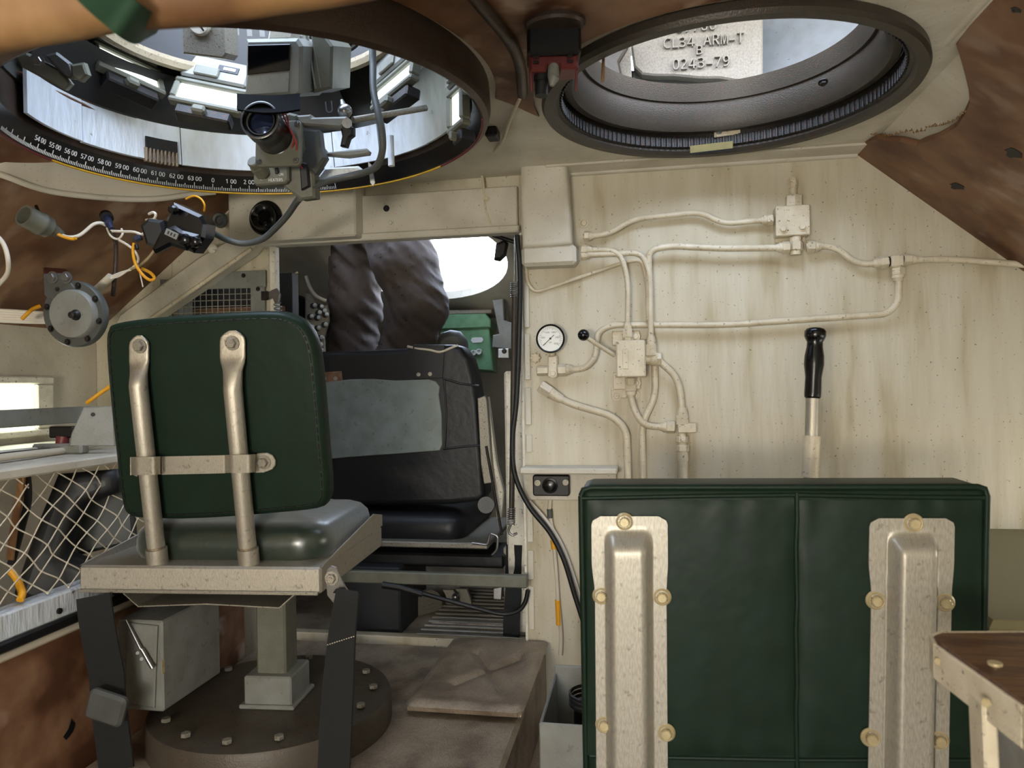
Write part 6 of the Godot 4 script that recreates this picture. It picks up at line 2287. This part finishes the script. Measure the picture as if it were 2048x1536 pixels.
# ---------------------------------------------------------------- floor plates
func floor_plates() -> void:
	var m := M.new()
	# raised platform
	var e0 := py(1092, 1289, 0.055)
	var e1 := py(1008, 1540, 0.05)
	bx(m, Vector3(-0.97, -0.1, ZB + 0.004), Vector3(e0.x + 0.004, 0.05, 0.3), 0.008)
	struct("floor_001", m, C.floor_rust)
	var o := thing("floor_hatch", "worn steel floor hatch stamped with a large X before the doorway", "hatch", py(960, 1350, 0.05))
	var P := [py(925, 1290, 0.067), py(1092, 1289, 0.067), py(1048, 1423, 0.067), py(805, 1421, 0.067)]
	var xr: float = (P[1].x + P[2].x) / 2
	var xl: float = (P[0].x + P[3].x) / 2 - 0.01
	var z0: float = ZB + 0.012
	var z1: float = (P[2].z + P[3].z) / 2
	var fn := func(u, v):
		var x := lerpf(xl, xr, u)
		var z := lerpf(z0, z1, v)
		var dx = (u - 0.55)
		var dy = (v - 0.52)
		var r1 := absf(dx * 0.93 - dy * 0.75)
		var r2 := absf(dx * 0.80 + dy * 0.93)
		var ln := 1.0 - smoothstep(0.34, 0.4, sqrt(dx * dx + dy * dy))
		var g := maxf(1.0 - smoothstep(0.035, 0.085, r1), 1.0 - smoothstep(0.035, 0.085, r2)) * ln
		var ed := minf(minf(u, 1 - u) * (xr - xl), minf(v, 1 - v) * (z1 - z0))
		return Vector3(x, 0.067 - g * 0.009 - 0.006 * (1.0 - smoothstep(0.0, 0.012, ed)), z)
	sheet(m, 1, 1, func(u, v): return Vector3(lerpf(xl, xr, u), 0.05, lerpf(z0, z1, v)))
	m = M.new()
	sheet(m, 60, 60, fn, 0.012)
	put(o, "plate", m, C.floor_rust)
	# grey tray at the foot of the bulkhead
	o = thing("metal_tray", "open grey metal tray on the floor behind the green seat back", "tray", pd(1130, 1536, 1.16))
	var a := pd(1066, 1446, 1.16)
	var zz: float = a.z
	m = M.new()
	var fr := pz(1078, 1446, zz)
	var yt: float = fr.y
	bx(m, Vector3(fr.x, -0.1, zz - 0.006), Vector3(fr.x + 0.13, yt, zz), 0.002)
	bx(m, Vector3(fr.x, -0.1, zz - 0.2), Vector3(fr.x + 0.005, yt, zz - 0.006), 0.002)
	bx(m, Vector3(fr.x, -0.1, zz - 0.206), Vector3(fr.x + 0.13, yt + 0.015, zz - 0.2), 0.002)
	bx(m, Vector3(fr.x, -0.1, zz - 0.2), Vector3(fr.x + 0.13, -0.09, zz - 0.006), 0.002)
	put(o, "body", m, C.grey_paint)
	for k in 3:
		m = M.new()
		lathe(m, Transform3D(Basis(), Vector3(fr.x + 0.075, yt - 0.01 + k * 0.008, zz - 0.1)), [Vector2(0.035, 0), Vector2(0.038, 0.001), Vector2(0.038, 0.005), Vector2(0.035, 0.006), Vector2(0.035, 0)], 24)
		put(o, "ring", m, C.dark_steel)
	m = M.new()
	cyl(m, Vector3(fr.x + 0.075, -0.09, zz - 0.1), Vector3(fr.x + 0.075, yt - 0.01, zz - 0.1), 0.03, 20)
	put(o, "canister", m, C.rubber)

# ---------------------------------------------------------------- driver's compartment through the doorway
func driver() -> void:
	var m := M.new()
	# seat
	var zs := pd(800, 900, 2.02).z
	var f := face(pz(790, 860, zs), Vector3.BACK)
	var o := thing("driver_seat", "worn black driver's seat with a grey patch seen through the doorway", "seat", Vector3(f.origin.x, 0.1, zs))
	ext(m, Transform3D(f.basis, f.origin - f.basis.z * 0.1), poly_on(f, [540, 712, 560, 705, 640, 703, 740, 700, 812, 696, 826, 688, 908, 689, 922, 694, 938, 716, 948, 752, 956, 800, 962, 880, 970, 990, 962, 1003, 900, 1010, 720, 1013, 560, 1016, 545, 1000]), 0.1, 0.016)
	put(o, "backrest", m, C.vinyl_black)
	m = M.new()
	ext(m, f, poly_on(f, [540, 776, 650, 764, 700, 759, 745, 758, 790, 761, 858, 759, 872, 763, 880, 774, 878, 790, 884, 830, 885, 890, 880, 901, 800, 907, 700, 914, 640, 920, 540, 926]), 0.004, 0.0015)
	put(o, "patch", m, C.patch, "torn grey-green patch")
	for e in [[[640, 745, 684, 742, 686, 764, 640, 768], "foam"], [[826, 690, 890, 690, 886, 756, 830, 758], "vinyl_black"]]:
		m = M.new()
		ext(m, f, poly_on(f, e[0]), 0.003, 0.001)
		put(o, "strap_tab", m, C[e[1]])
	for p in [[649, 757], [671, 757], [837, 749], [860, 748]]:
		m = M.new()
		cyl(m, pz(p[0], p[1], zs + 0.003), pz(p[0], p[1], zs + 0.006), 0.0055, 14)
		put(o, "rivet", m, C.alu_dirty)
	m = M.new()
	tube(m, [pz(886, 757, zs + 0.001), pz(920, 767, zs + 0.001), pz(958, 772, zs + 0.001)], 0.003, 6)
	put(o, "seam", m, C.vinyl_black)
	m = M.new()
	tube(m, [pz(886, 898, zs + 0.001), pz(920, 894, zs + 0.001), pz(966, 890, zs + 0.001)], 0.003, 6)
	put(o, "seam", m, C.vinyl_black)
	m = M.new()
	tube(m, [pz(888, 758, zs + 0.001), pz(893, 830, zs + 0.001), pz(890, 895, zs + 0.001)], 0.0025, 6)
	put(o, "seam", m, C.vinyl_black)
	m = M.new()
	tube(m, spl([pz(815, 693, zs - 0.004), pz(835, 697, zs + 0.001), pz(860, 700, zs + 0.002), pz(880, 704, zs + 0.002), pz(900, 697, zs), pz(916, 691, zs - 0.01)], 4), 0.0035, 6)
	put(o, "torn_edge", m, C.rope, "pale torn edge")
	# side frame with hinge
	m = M.new()
	var sf := face(pz(975, 880, zs + 0.02), Vector3.BACK)
	ext(m, Transform3D(sf.basis, sf.origin - sf.basis.z * 0.02), poly_on(sf, [955, 797, 970, 791, 974, 800, 978, 850, 984, 930, 988, 965, 968, 968, 962, 930]), 0.022, 0.002)
	put(o, "side_bar", m, C.alu_dirty)
	m = M.new()
	ext(m, Transform3D(sf.basis, sf.origin - sf.basis.z * 0.05), poly_on(sf, [972, 794, 990, 930, 1004, 985, 1000, 1040, 990, 1040, 984, 960]), 0.03, 0.003)
	put(o, "side_bar", m, C.white_paint)
	m = M.new()
	var hz := sf.origin + Vector3(0, 0, 0.002)
	cyl(m, pz(972, 1010, zs + 0.03), pz(974, 1010, zs - 0.01), 0.022, 24)
	put(o, "hinge_disc", m, C.grey_dark)
	m = M.new()
	cyl(m, pz(972, 892, zs + 0.028), pz(1004, 1070, zs + 0.03), 0.0035, 8)
	put(o, "release_rod", m, C.dark_steel)
	m = M.new()
	pillow(m, Transform3D(Basis(), Vector3(pz(780, 1070, zs).x - 0.05, pz(780, 1076, zs).y, zs - 0.2)), 0.52, 0.44, 0.075, 0.05)
	put(o, "seat_cushion", m, C.vinyl_black)
	m = M.new()
	bx(m, pz(560, 1078, zs + 0.05), pz(976, 1099, zs + 0.05) - Vector3(0, 0, 0.38), 0.003)
	put(o, "seat_frame", m, C.alu_dirty)
	m = M.new()
	bx(m, pz(560, 1100, zs + 0.03), pz(1008, 1138, zs + 0.03) - Vector3(0, 0, 0.16), 0.006)
	put(o, "seat_pan", m, C.vinyl_black)
	m = M.new()
	tube(m, bend([pz(944, 1086, zs + 0.06), pz(975, 1090, zs + 0.06), pz(980, 1066, zs + 0.06), pz(996, 1072, zs + 0.06), pz(994, 1100, zs + 0.06), pz(984, 1110, zs + 0.06)], 0.008), 0.0035, 8)
	put(o, "latch_wire", m, C.steel)
	for x in [1006, 560]:
		m = M.new()
		bx(m, pz(x, 1095, zs + 0.0), Vector3(pz(x + 16, 1170, zs).x, -0.1, zs - 0.03), 0.002)
		put(o, "leg", m, C.alu_dirty)
	m = M.new()
	bx(m, Vector3(-0.95, -0.1, zs - 0.3), Vector3(-0.86, pz(700, 1140, zs).y, zs - 0.18), 0.002)
	put(o, "pedestal", m, C.hull_dark)
	# rounded grey pad behind the seat
	m = M.new()
	var pf := face(pd(905, 690, 2.3), K.basis.z)
	ext(m, Transform3D(pf.basis, pf.origin - pf.basis.z * 0.08), poly_on(pf, [862, 720, 866, 690, 880, 666, 900, 659, 920, 662, 934, 680, 938, 720, 936, 800, 866, 800]), 0.08, 0.02)
	solo("arm_pad", m, C.grey_dark, "rounded grey pad showing above the driver's seat corner", "pad", pd(905, 760, 2.3))
	# green box
	var gf := face(pd(940, 690, 2.7), Vector3(0.0, 0.08, 1))
	o = thing("battery_box", "bright green metal box with a rimmed lid behind the driver's seat", "box", pd(940, 745, 2.72))
	m = M.new()
	ext(m, Transform3D(gf.basis, gf.origin - gf.basis.z * 0.1), poly_on(gf, [880, 656, 978, 652, 986, 742, 880, 736]), 0.1, 0.004)
	put(o, "body", m, C.green_box)
	m = M.new()
	ext(m, Transform3D(gf.basis, gf.origin - gf.basis.z * 0.105), poly_on(gf, [876, 630, 972, 628, 982, 640, 982, 656, 876, 660]), 0.115, 0.004)
	put(o, "lid", m, C.green_box)
	m = M.new()
	ext(m, Transform3D(gf.basis, gf.origin - gf.basis.z * 0.1), poly_on(gf, [876, 620, 984, 618, 984, 627, 876, 630]), 0.1, 0.003)
	put(o, "top_rim", m, C.alu_dirty)
	m = M.new()
	ext(m, Transform3D(gf.basis, gf.origin + gf.basis.z * 0.001), poly_on(gf, [944, 676, 950, 675, 964, 675, 967, 680, 964, 685, 946, 686, 942, 681]), 0.002, 0.0005)
	put(o, "white_label", m, C.print_white, "white oval label")
	for p in [[948, 706], [959, 704]]:
		m = M.new()
		lathe(m, axis(pp(p[0], p[1], gf.origin, gf.basis.z), gf.basis.z), [Vector2(0.011, 0), Vector2(0.01, 0.014), Vector2(0.007, 0.014), Vector2(0.006, 0.006), Vector2(0, 0.006)], 16)
		put(o, "connector", m, C.print_white)
	# uprights at the far side
	m = M.new()
	var uf := face(pd(1008, 650, 2.6), Vector3.BACK)
	ext(m, Transform3D(uf.basis, uf.origin - uf.basis.z * 0.05), poly_on(uf, [985, 600, 1006, 598, 1008, 640, 1030, 648, 1030, 700, 984, 695, 986, 670, 998, 668]), 0.05, 0.003)
	solo("wall_bracket", m, C.grey_paint, "grey angled bracket on the far wall beside the green box", "bracket", uf.origin)
	m = M.new()
	var tf := face(pd(1010, 705, 2.45), Vector3.BACK)
	ext(m, tf, poly_on(tf, [998, 698, 1018, 697, 1018, 716, 998, 716]), 0.012, 0.002)
	o = thing("wall_tab", "small white tab with a screw below the grey bracket", "tab", tf.origin)
	put(o, "plate", m, C.print_white)
	m = M.new()
	bolt(m, tf * Vector3(0, 0.004, 0.012), Vector3.BACK, 0.006)
	put(o, "screw", m, C.dark_steel)
	m = M.new()
	bx(m, Vector3(pz(1010, 900, -1.9).x, -0.1, -1.96), Vector3(pz(1010, 900, -1.9).x + 0.09, pz(1020, 742, -1.9).y, -1.9), 0.006)
	solo("door_post", m, C.white_paint, "chipped cream post just inside the doorway", "post", Vector3(-0.35, 0.0, -1.93))
	# button panel
	var bf := face(pd(618, 645, 2.35), K.basis * Vector3(0.25, 0.1, 1))
	o = thing("button_panel", "steel panel of white buttons in dark sockets behind the driver", "control panel", bf.origin)
	m = M.new()
	ext(m, Transform3D(bf.basis, bf.origin - bf.basis.z * 0.03), poly_on(bf, [610, 584, 622, 586, 636, 612, 656, 610, 660, 640, 650, 672, 652, 720, 610, 720]), 0.03, 0.004)
	put(o, "plate", m, C.alu_dirty)
	for p in [[626, 612], [640, 614], [620, 634], [634, 636], [650, 630], [646, 622], [621, 655], [634, 657], [648, 650], [636, 626], [640, 676], [638, 690], [640, 702]]:
		m = M.new()
		var q := pp(p[0], p[1], bf.origin, bf.basis.z)
		cyl(m, q, q + bf.basis.z * 0.002, 0.0095, 14)
		put(o, "socket", m, C.rubber)
		m = M.new()
		var q2 := q + bf.basis * Vector3(0.006, 0.001, 0.0)
		lathe(m, axis(q2, bf.basis.z), [Vector2(0.0068, 0), Vector2(0.0066, 0.008), Vector2(0.004, 0.011), Vector2(0, 0.0115)], 14)
		put(o, "button", m, C.print_white)
	m = M.new()
	bx(m, Vector3(pd(560, 900, 2.4).x, 0.3, pd(560, 900, 2.45).z), Vector3(pd(612, 900, 2.4).x, 1.0, pd(600, 900, 2.3).z), 0.01)
	solo("radio_cabinet", m, C.rubber, "black cabinet standing beside the button panel", "cabinet", pd(585, 950, 2.4))
	wire("cream cable drooping behind the button panel", [597, 545, 2.3, 584, 560, 2.3, 583, 600, 2.3, 584, 640, 2.3], 0.006, "bolt")
	wire("cream cable arching over to the driver's side", [612, 552, 2.35, 620, 575, 2.35, 632, 592, 2.35, 652, 602, 2.36], 0.006, "rope")
	# bar across the doorway foot
	m = M.new()
	var a := pz(675, 1154, ZB + 0.05)
	var b := pz(1054, 1154, ZB + 0.05)
	bx(m, Vector3(-0.90, a.y - 0.014, ZB + 0.03), Vector3(b.x, a.y + 0.016, ZB + 0.05), 0.003)
	o = thing("cross_bar", "grey flat bar across the lower doorway with a spring at its end", "bar", Vector3(-0.6, a.y, ZB + 0.04))
	put(o, "bar", m, C.olive_grey)
	m = M.new()
	var hx := []
	for i in 100:
		var t := TAU * i / 8.0
		hx.append(pz(1012 + i * 0.3, 1170, ZB + 0.04) + Vector3(0, cos(t) * 0.006, sin(t) * 0.006))
	tube(m, hx, 0.0013, 5)
	put(o, "spring", m, C.dark_steel)
	m = M.new()
	tube(m, spl([pz(790, 1174, ZB + 0.05), pz(830, 1183, ZB + 0.05), pz(900, 1202, ZB + 0.04), pz(960, 1218, ZB + 0.03), pz(1005, 1228, ZB + 0.02), pz(1035, 1222, ZB + 0.02), pz(1050, 1205, ZB + 0.02), pz(1056, 1180, ZB + 0.02)], 6), 0.0055, 10)
	o = thing("black_hose", "black hose sagging below the cross bar with a ribbed sleeve", "hose", pz(900, 1200, ZB + 0.04))
	put(o, "hose", m, C.rubber)
	m = M.new()
	tube(m, [pz(765, 1170, ZB + 0.055), pz(800, 1175, ZB + 0.052), pz(845, 1188, ZB + 0.05)], 0.0085, 12)
	put(o, "sleeve", m, C.rubber)
	# belt hanging by the door edge
	m = M.new()
	var c := [pz(1028, 1090, -1.9), pz(1026, 1150, -1.9), pz(1026, 1180, -1.89), pz(1024, 1215, -1.87), pz(1022, 1250, -1.86), pz(1022, 1300, -1.86)]
	var w := []
	for i in c.size():
		w.append(Vector3(0.0215, 0, 0.004))
	ribbon(m, spl(c, 4), spl(w, 4), 0.004)
	solo("door_strap", m, C.webbing, "black webbing strap hanging inside the doorway edge", "strap", c[0])
	# spring rod up the door edge
	o = thing("door_rod", "thin rod with coil springs at both ends along the doorway edge", "rod", pz(1027, 800, ZB + 0.02))
	m = M.new()
	cyl(m, pz(1029, 590, ZB + 0.02), pz(1023, 1040, ZB + 0.02), 0.0068, 12)
	put(o, "rod", m, C.ring_grey)
	for e in [[1029, 565, 1029, 596], [1023, 1016, 1022, 1050]]:
		m = M.new()
		var h := []
		for i in 73:
			var t := TAU * i / 9.0
			h.append(pz(lerpf(e[0], e[2], i / 72.0), lerpf(e[1], e[3], i / 72.0), ZB + 0.02) + Vector3(cos(t) * 0.009, 0, sin(t) * 0.009))
		tube(m, h, 0.0015, 5)
		put(o, "spring", m, C.steel)
	m = M.new()
	tube(m, [pz(1029, 566, ZB + 0.02), pz(1030, 545, ZB + 0.02), pz(1030, 475, ZB + 0.02)], 0.0022, 6)
	put(o, "hook_wire", m, C.steel)
	m = M.new()
	tube(m, bend([pz(1022, 1048, ZB + 0.02), pz(1016, 1062, ZB + 0.02), pz(1024, 1072, ZB + 0.02), pz(1034, 1066, ZB + 0.02)], 0.008), 0.003, 6)
	put(o, "hook_wire", m, C.steel)
	# lamp hanging in the hatch corner
	m = M.new()
	var lf := face(pd(1000, 500, 2.1), K.basis.z)
	ext(m, Transform3D(lf.basis, lf.origin - lf.basis.z * 0.03), poly_on(lf, [992, 486, 1010, 478, 1017, 486, 1012, 510, 1000, 521, 988, 518]), 0.03, 0.008)
	o = thing("hatch_latch", "dark latch hanging at the bright hatch rim", "latch", lf.origin)
	put(o, "body", m, C.dark_steel)
	m = M.new()
	cyl(m, pd(985, 470, 2.1), pd(1035, 486, 2.1), 0.006, 8)
	put(o, "pivot_bar", m, C.dark_steel)
	# tread floor and pedals
	m = M.new()
	bx(m, Vector3(-1.29, -0.1, -2.9), Vector3(-0.13, 0.045, ZB - 0.034), 0.003)
	o = thing("driver_floor", "ribbed pale floor plate under the driver's pedals", "floor plate", Vector3(-0.5, -0.1, -2.3))
	put(o, "plate", m, C.floor_rust)
	for i in 14:
		m = M.new()
		var z := -1.86 - i * 0.035
		beam(m, Vector3(-0.6, 0.048, z), Vector3(-0.28, 0.048, z), 0.012, 0.007, Vector3.UP, 0.002)
		put(o, "tread_rib", m, C.alu_dirty)
	m = M.new()
	bx(m, pz(860, 1262, -1.95), pz(1060, 1243, -1.99), 0.004)
	solo("floor_step", m, C.floor_rust, "low rusty step edge in front of the pedals", "step", pz(950, 1262, -1.97))
	o = thing("pedal_linkage", "steel pedal arms and pulley wheels below the driver's seat", "pedals", pz(860, 1260, -2.1))
	for e in [[814, 1216, 0.034, 0.03], [842, 1220, 0.045, 0.018], [856, 1214, 0.05, 0.012]]:
		m = M.new()
		var q := pz(e[0], e[1], -2.05)
		lathe(m, axis(q - Vector3(e[3] / 2, 0, 0), Vector3(0.8, 0, 0.6)), [Vector2(0, 0), Vector2(e[2], 0), Vector2(e[2], e[3] * 0.3), Vector2(e[2] * 0.9, e[3] * 0.5), Vector2(e[2], e[3] * 0.7), Vector2(e[2], e[3]), Vector2(0, e[3])], 30)
		put(o, "pulley", m, C.alu_dirty if e[0] > 830 else C.dark_steel)
	for e in [[[896, 1180, 904, 1200, 902, 1240], 0.016], [[922, 1178, 932, 1205, 932, 1238], 0.016], [[830, 1184, 822, 1206, 818, 1210], 0.012]]:
		m = M.new()
		var c2 := []
		for i in 3:
			c2.append(pz(e[0][i * 2], e[0][i * 2 + 1], -2.12))
		var w2 := []
		for i in 3:
			w2.append(Vector3(e[1], 0, 0))
		ribbon(m, spl(c2, 4), spl(w2, 4), 0.012)
		put(o, "pedal_arm", m, C.alu_dirty)
	m = M.new()
	cyl(m, pz(830, 1195, -2.08), pz(868, 1202, -2.08), 0.012, 12)
	put(o, "pivot", m, C.steel)
	m = M.new()
	ball(m, pz(911, 1194, -2.08), 0.011, 12)
	put(o, "pivot", m, C.steel)
	m = M.new()
	var kf := face(pz(995, 1190, -2.2), Vector3(0, 0.2, 1))
	ext(m, kf, poly_on(kf, [988, 1176, 1006, 1172, 1004, 1200, 988, 1198]), 0.012, 0.002)
	put(o, "clevis", m, C.steel)
	m = M.new()
	bx(m, pz(690, 1300, -1.86), Vector3(pz(800, 1200, -1.86).x, 0.22, -2.1), 0.005)
	solo("under_seat_case", m, C.hull_dark, "dark case under the driver's seat beside the pedals", "case", pz(740, 1300, -1.9))
	m = M.new()
	bx(m, pz(762, 1286, -1.90), pz(800, 1180, -1.90) + Vector3(0, 0, -0.02), 0.002)
	solo("scuffed_panel", m, C.alu_dirty, "scuffed metal panel standing between the dark case and pulleys", "panel", pz(780, 1286, -1.9))


# ---------------------------------------------------------------- the driver: a distance field of bones meshed with surface nets
func field(bones: Array, p: Vector3, kk: float) -> float:
	var s := 0.0
	for b in bones:
		var ab: Vector3 = b[1] - b[0]
		var t := clampf((p - b[0]).dot(ab) / ab.length_squared(), 0.0, 1.0)
		var d: float = p.distance_to(b[0] + ab * t) - lerpf(b[2], b[3], t)
		s += exp(-d * kk)
	return -log(maxf(s, 1e-30)) / kk

func nets(m: M, bones: Array, cell: float, bumps: Array = [], kk := 38.0) -> void:
	var n := FastNoiseLite.new()
	n.seed = 8
	n.frequency = 7.0
	var cells := {}
	var val := {}
	var get_v := func(i: Vector3i) -> float:
		if not val.has(i):
			var p := Vector3(i) * cell
			var v := field(bones, p, kk)
			if bumps.size():
				v += bumps[0] * n.get_noise_3d(p.x * bumps[1].x, p.y * bumps[1].y, p.z * bumps[1].z) + bumps[2] * absf(n.get_noise_3d(p.x * 0.5 + 9.0, p.y * 1.5 + p.x * 1.3, p.z * 0.5))
			val[i] = v
		return val[i]
	for b in bones:
		var ab: Vector3 = b[1] - b[0]
		var k := int(ab.length() / cell) + 1
		for s in k + 1:
			var c: Vector3 = b[0] + ab * (float(s) / k)
			var r := int((maxf(b[2], b[3]) + 0.04) / cell) + 1
			var o := Vector3i((c / cell).floor())
			for x in range(-r, r + 1):
				for y in range(-r, r + 1):
					for z in range(-r, r + 1):
						cells[o + Vector3i(x, y, z)] = true
	var vert := {}
	var corners := []
	for i in 8:
		corners.append(Vector3i(i & 1, (i >> 1) & 1, (i >> 2) & 1))
	for c in cells:
		var sm := Vector3.ZERO
		var cnt := 0
		for a in 8:
			for ax in 3:
				if a & (1 << ax):
					continue
				var q := a | (1 << ax)
				var va: float = get_v.call(c + corners[a])
				var vb: float = get_v.call(c + corners[q])
				if (va < 0.0) != (vb < 0.0):
					sm += Vector3(c + corners[a]).lerp(Vector3(c + corners[q]), va / (va - vb))
					cnt += 1
		if cnt:
			vert[c] = sm / cnt * cell
	m.cg = 1
	var U := [Vector3i(1, 0, 0), Vector3i(0, 1, 0), Vector3i(0, 0, 1)]
	for c in vert:
		for ax in 3:
			var v0: float = get_v.call(c)
			var v1: float = get_v.call(c + U[ax])
			if (v0 < 0.0) == (v1 < 0.0):
				continue
			var b1: Vector3i = U[(ax + 1) % 3]
			var b2: Vector3i = U[(ax + 2) % 3]
			if vert.has(c - b1) and vert.has(c - b2) and vert.has(c - b1 - b2):
				m.quad(vert[c], vert[c - b1], vert[c - b1 - b2], vert[c - b2], Vector3(U[ax]) * (1.0 if v0 < 0.0 else -1.0))

func person() -> void:
	var J := func(x, y, d): return pd(x, y, d)
	var hipN: Vector3 = pd(783, 455, 2.34)
	var kneeN: Vector3 = pd(838, 610, 2.30)
	var ankN: Vector3 = pd(748, 925, 2.36)
	var hipF: Vector3 = pd(712, 450, 2.46)
	var kneeF: Vector3 = pd(712, 620, 2.48)
	var ankF: Vector3 = pd(680, 925, 2.5)
	var pel: Vector3 = (hipN + hipF) * 0.5 + Vector3(0, 0.07, 0)
	var chest := pel + Vector3(0.05, 0.34, -0.05)
	var neck := chest + Vector3(0.01, 0.17, -0.01)
	var head := neck + Vector3(0.01, 0.16, -0.02)
	var o := thing("person", "person in dark cargo trousers standing on the driver's seat under the open hatch", "person", (ankN + ankF) * 0.5 - Vector3(0, 0.08, 0))
	var m := M.new()
	var sw := Vector3(0.19, 0, 0.04)
	var bones := [[hipN, kneeN, 0.075, 0.052], [kneeN, ankN, 0.05, 0.036], [hipF, kneeF, 0.075, 0.052], [kneeF, ankF, 0.05, 0.036], [pel, chest, 0.11, 0.125], [chest - sw * 0.8, chest + sw * 0.8, 0.08, 0.08], [chest, neck, 0.08, 0.052], [neck, head - Vector3(0, 0.03, 0), 0.052, 0.06], [head - Vector3(0, 0.03, 0.02), head + Vector3(0, 0.03, 0), 0.075, 0.092],
		[chest + sw, chest + sw + Vector3(0.1, -0.2, -0.1), 0.05, 0.04], [chest + sw + Vector3(0.1, -0.2, -0.1), chest + sw + Vector3(0.08, -0.3, -0.28), 0.04, 0.03], [chest - sw, chest - sw + Vector3(-0.1, -0.2, -0.1), 0.05, 0.04], [chest - sw + Vector3(-0.1, -0.2, -0.1), chest - sw + Vector3(-0.06, -0.3, -0.28), 0.04, 0.03]]
	nets(m, bones, 0.016)
	put(o, "body", m, C.skin)
	m = M.new()
	nets(m, [[hipN, hipN.lerp(kneeN, 0.5), 0.105, 0.1], [hipN.lerp(kneeN, 0.5), kneeN, 0.1, 0.092], [kneeN, kneeN.lerp(ankN, 0.35), 0.092, 0.09], [kneeN.lerp(ankN, 0.35), ankN, 0.09, 0.08], [hipF, kneeF, 0.098, 0.09], [kneeF, ankF, 0.09, 0.085], [pel, pel + Vector3(0, 0.1, 0), 0.15, 0.15]], 0.0085, [0.007, Vector3(0.7, 1.0, 0.7), 0.024], 110.0)
	var tr := put(o, "trousers", m, C.trousers, "dark creased cargo trousers")
	m = M.new()
	nets(m, [[pel + Vector3(0, 0.08, 0), chest, 0.15, 0.16], [chest - sw * 0.9, chest + sw * 0.9, 0.1, 0.1], [chest + sw, chest + sw + Vector3(0.1, -0.2, -0.1), 0.07, 0.06], [chest - sw, chest - sw + Vector3(-0.1, -0.2, -0.1), 0.07, 0.06], [chest + sw + Vector3(0.1, -0.2, -0.1), chest + sw + Vector3(0.082, -0.29, -0.25), 0.06, 0.045], [chest - sw + Vector3(-0.1, -0.2, -0.1), chest - sw + Vector3(-0.064, -0.29, -0.25), 0.06, 0.045]], 0.02, [0.006, Vector3(1.2, 1.6, 1.2), 0.008])
	put(o, "jacket", m, C.hull_dark)
	m = M.new()
	nets(m, [[head + Vector3(0, 0.05, 0.01), head + Vector3(0, 0.02, 0.03), 0.085, 0.08]], 0.012)
	put(o, "hair", m, C.rubber)
	for a in [ankN, ankF]:
		m = M.new()
		nets(m, [[a + Vector3(0, 0.03, 0), a + Vector3(0, -0.03, 0.01), 0.05, 0.045], [a + Vector3(0, -0.045, 0.03), a + Vector3(0.03, -0.05, -0.16), 0.034, 0.034]], 0.011)
		put(o, "boot", m, C.rubber)

# ---------------------------------------------------------------- added unseen lamp: lifts the dark roof, throws pipe shadows up and aside
func added_work_lamp() -> void:
	var at := Vector3(-0.42, 0.58, 0.92)
	var dir := Vector3(0.2, 0.9, -1.0).normalized()
	var f := face(at, dir)
	var o := thing("added_work_lamp", "added unseen flood lamp on a stand behind the seats", "lamp", Vector3(at.x, 0.05, at.z))
	var m := M.new()
	ext(m, Transform3D(f.basis, at - dir * 0.05), rrect(0.34, 0.24, 0.02), 0.045, 0.006)
	put(o, "housing", m, C.rubber)
	m = M.new()
	ext(m, Transform3D(f.basis, at - dir * 0.005), rrect(0.30, 0.20, 0.01), 0.004, 0.001)
	put(o, "lamp_panel", m, C.lamp_glow, "glowing diffuser")
	m = M.new()
	cyl(m, at - dir * 0.05, at - dir * 0.05 - Vector3(0, 0.5, 0), 0.012, 14)
	put(o, "stand_pole", m, C.grey_dark)
	for k in 3:
		var a := TAU * k / 3.0
		m = M.new()
		cyl(m, at - dir * 0.05 - Vector3(0, 0.45, 0), Vector3(at.x + cos(a) * 0.16, 0.058, at.z + sin(a) * 0.16), 0.008, 10)
		put(o, "leg", m, C.grey_dark)
	var l := AreaLight3D.new()
	l.name = "added_work_lamp_light"
	l.area_size = Vector2(0.30, 0.20)
	l.area_normalize_energy = true
	l.light_energy = LAMP_ENERGY
	l.light_color = Color(1.0, 0.965, 0.9)
	l.shadow_enabled = true
	l.set("area_range", 8.0)
	l.set("area_attenuation", 2.0)
	l.transform = Transform3D(Basis(-f.basis.x, f.basis.y, -f.basis.z), at + dir * 0.004)
	add_child(l)

func build_all() -> void:
	bulkhead_things()
	bench()
	swivel_seat()
	floor_plates()
	cupola()
	hatch()
	roof_things()
	lintel()
	near_side()
	driver()
	person()
	added_work_lamp()
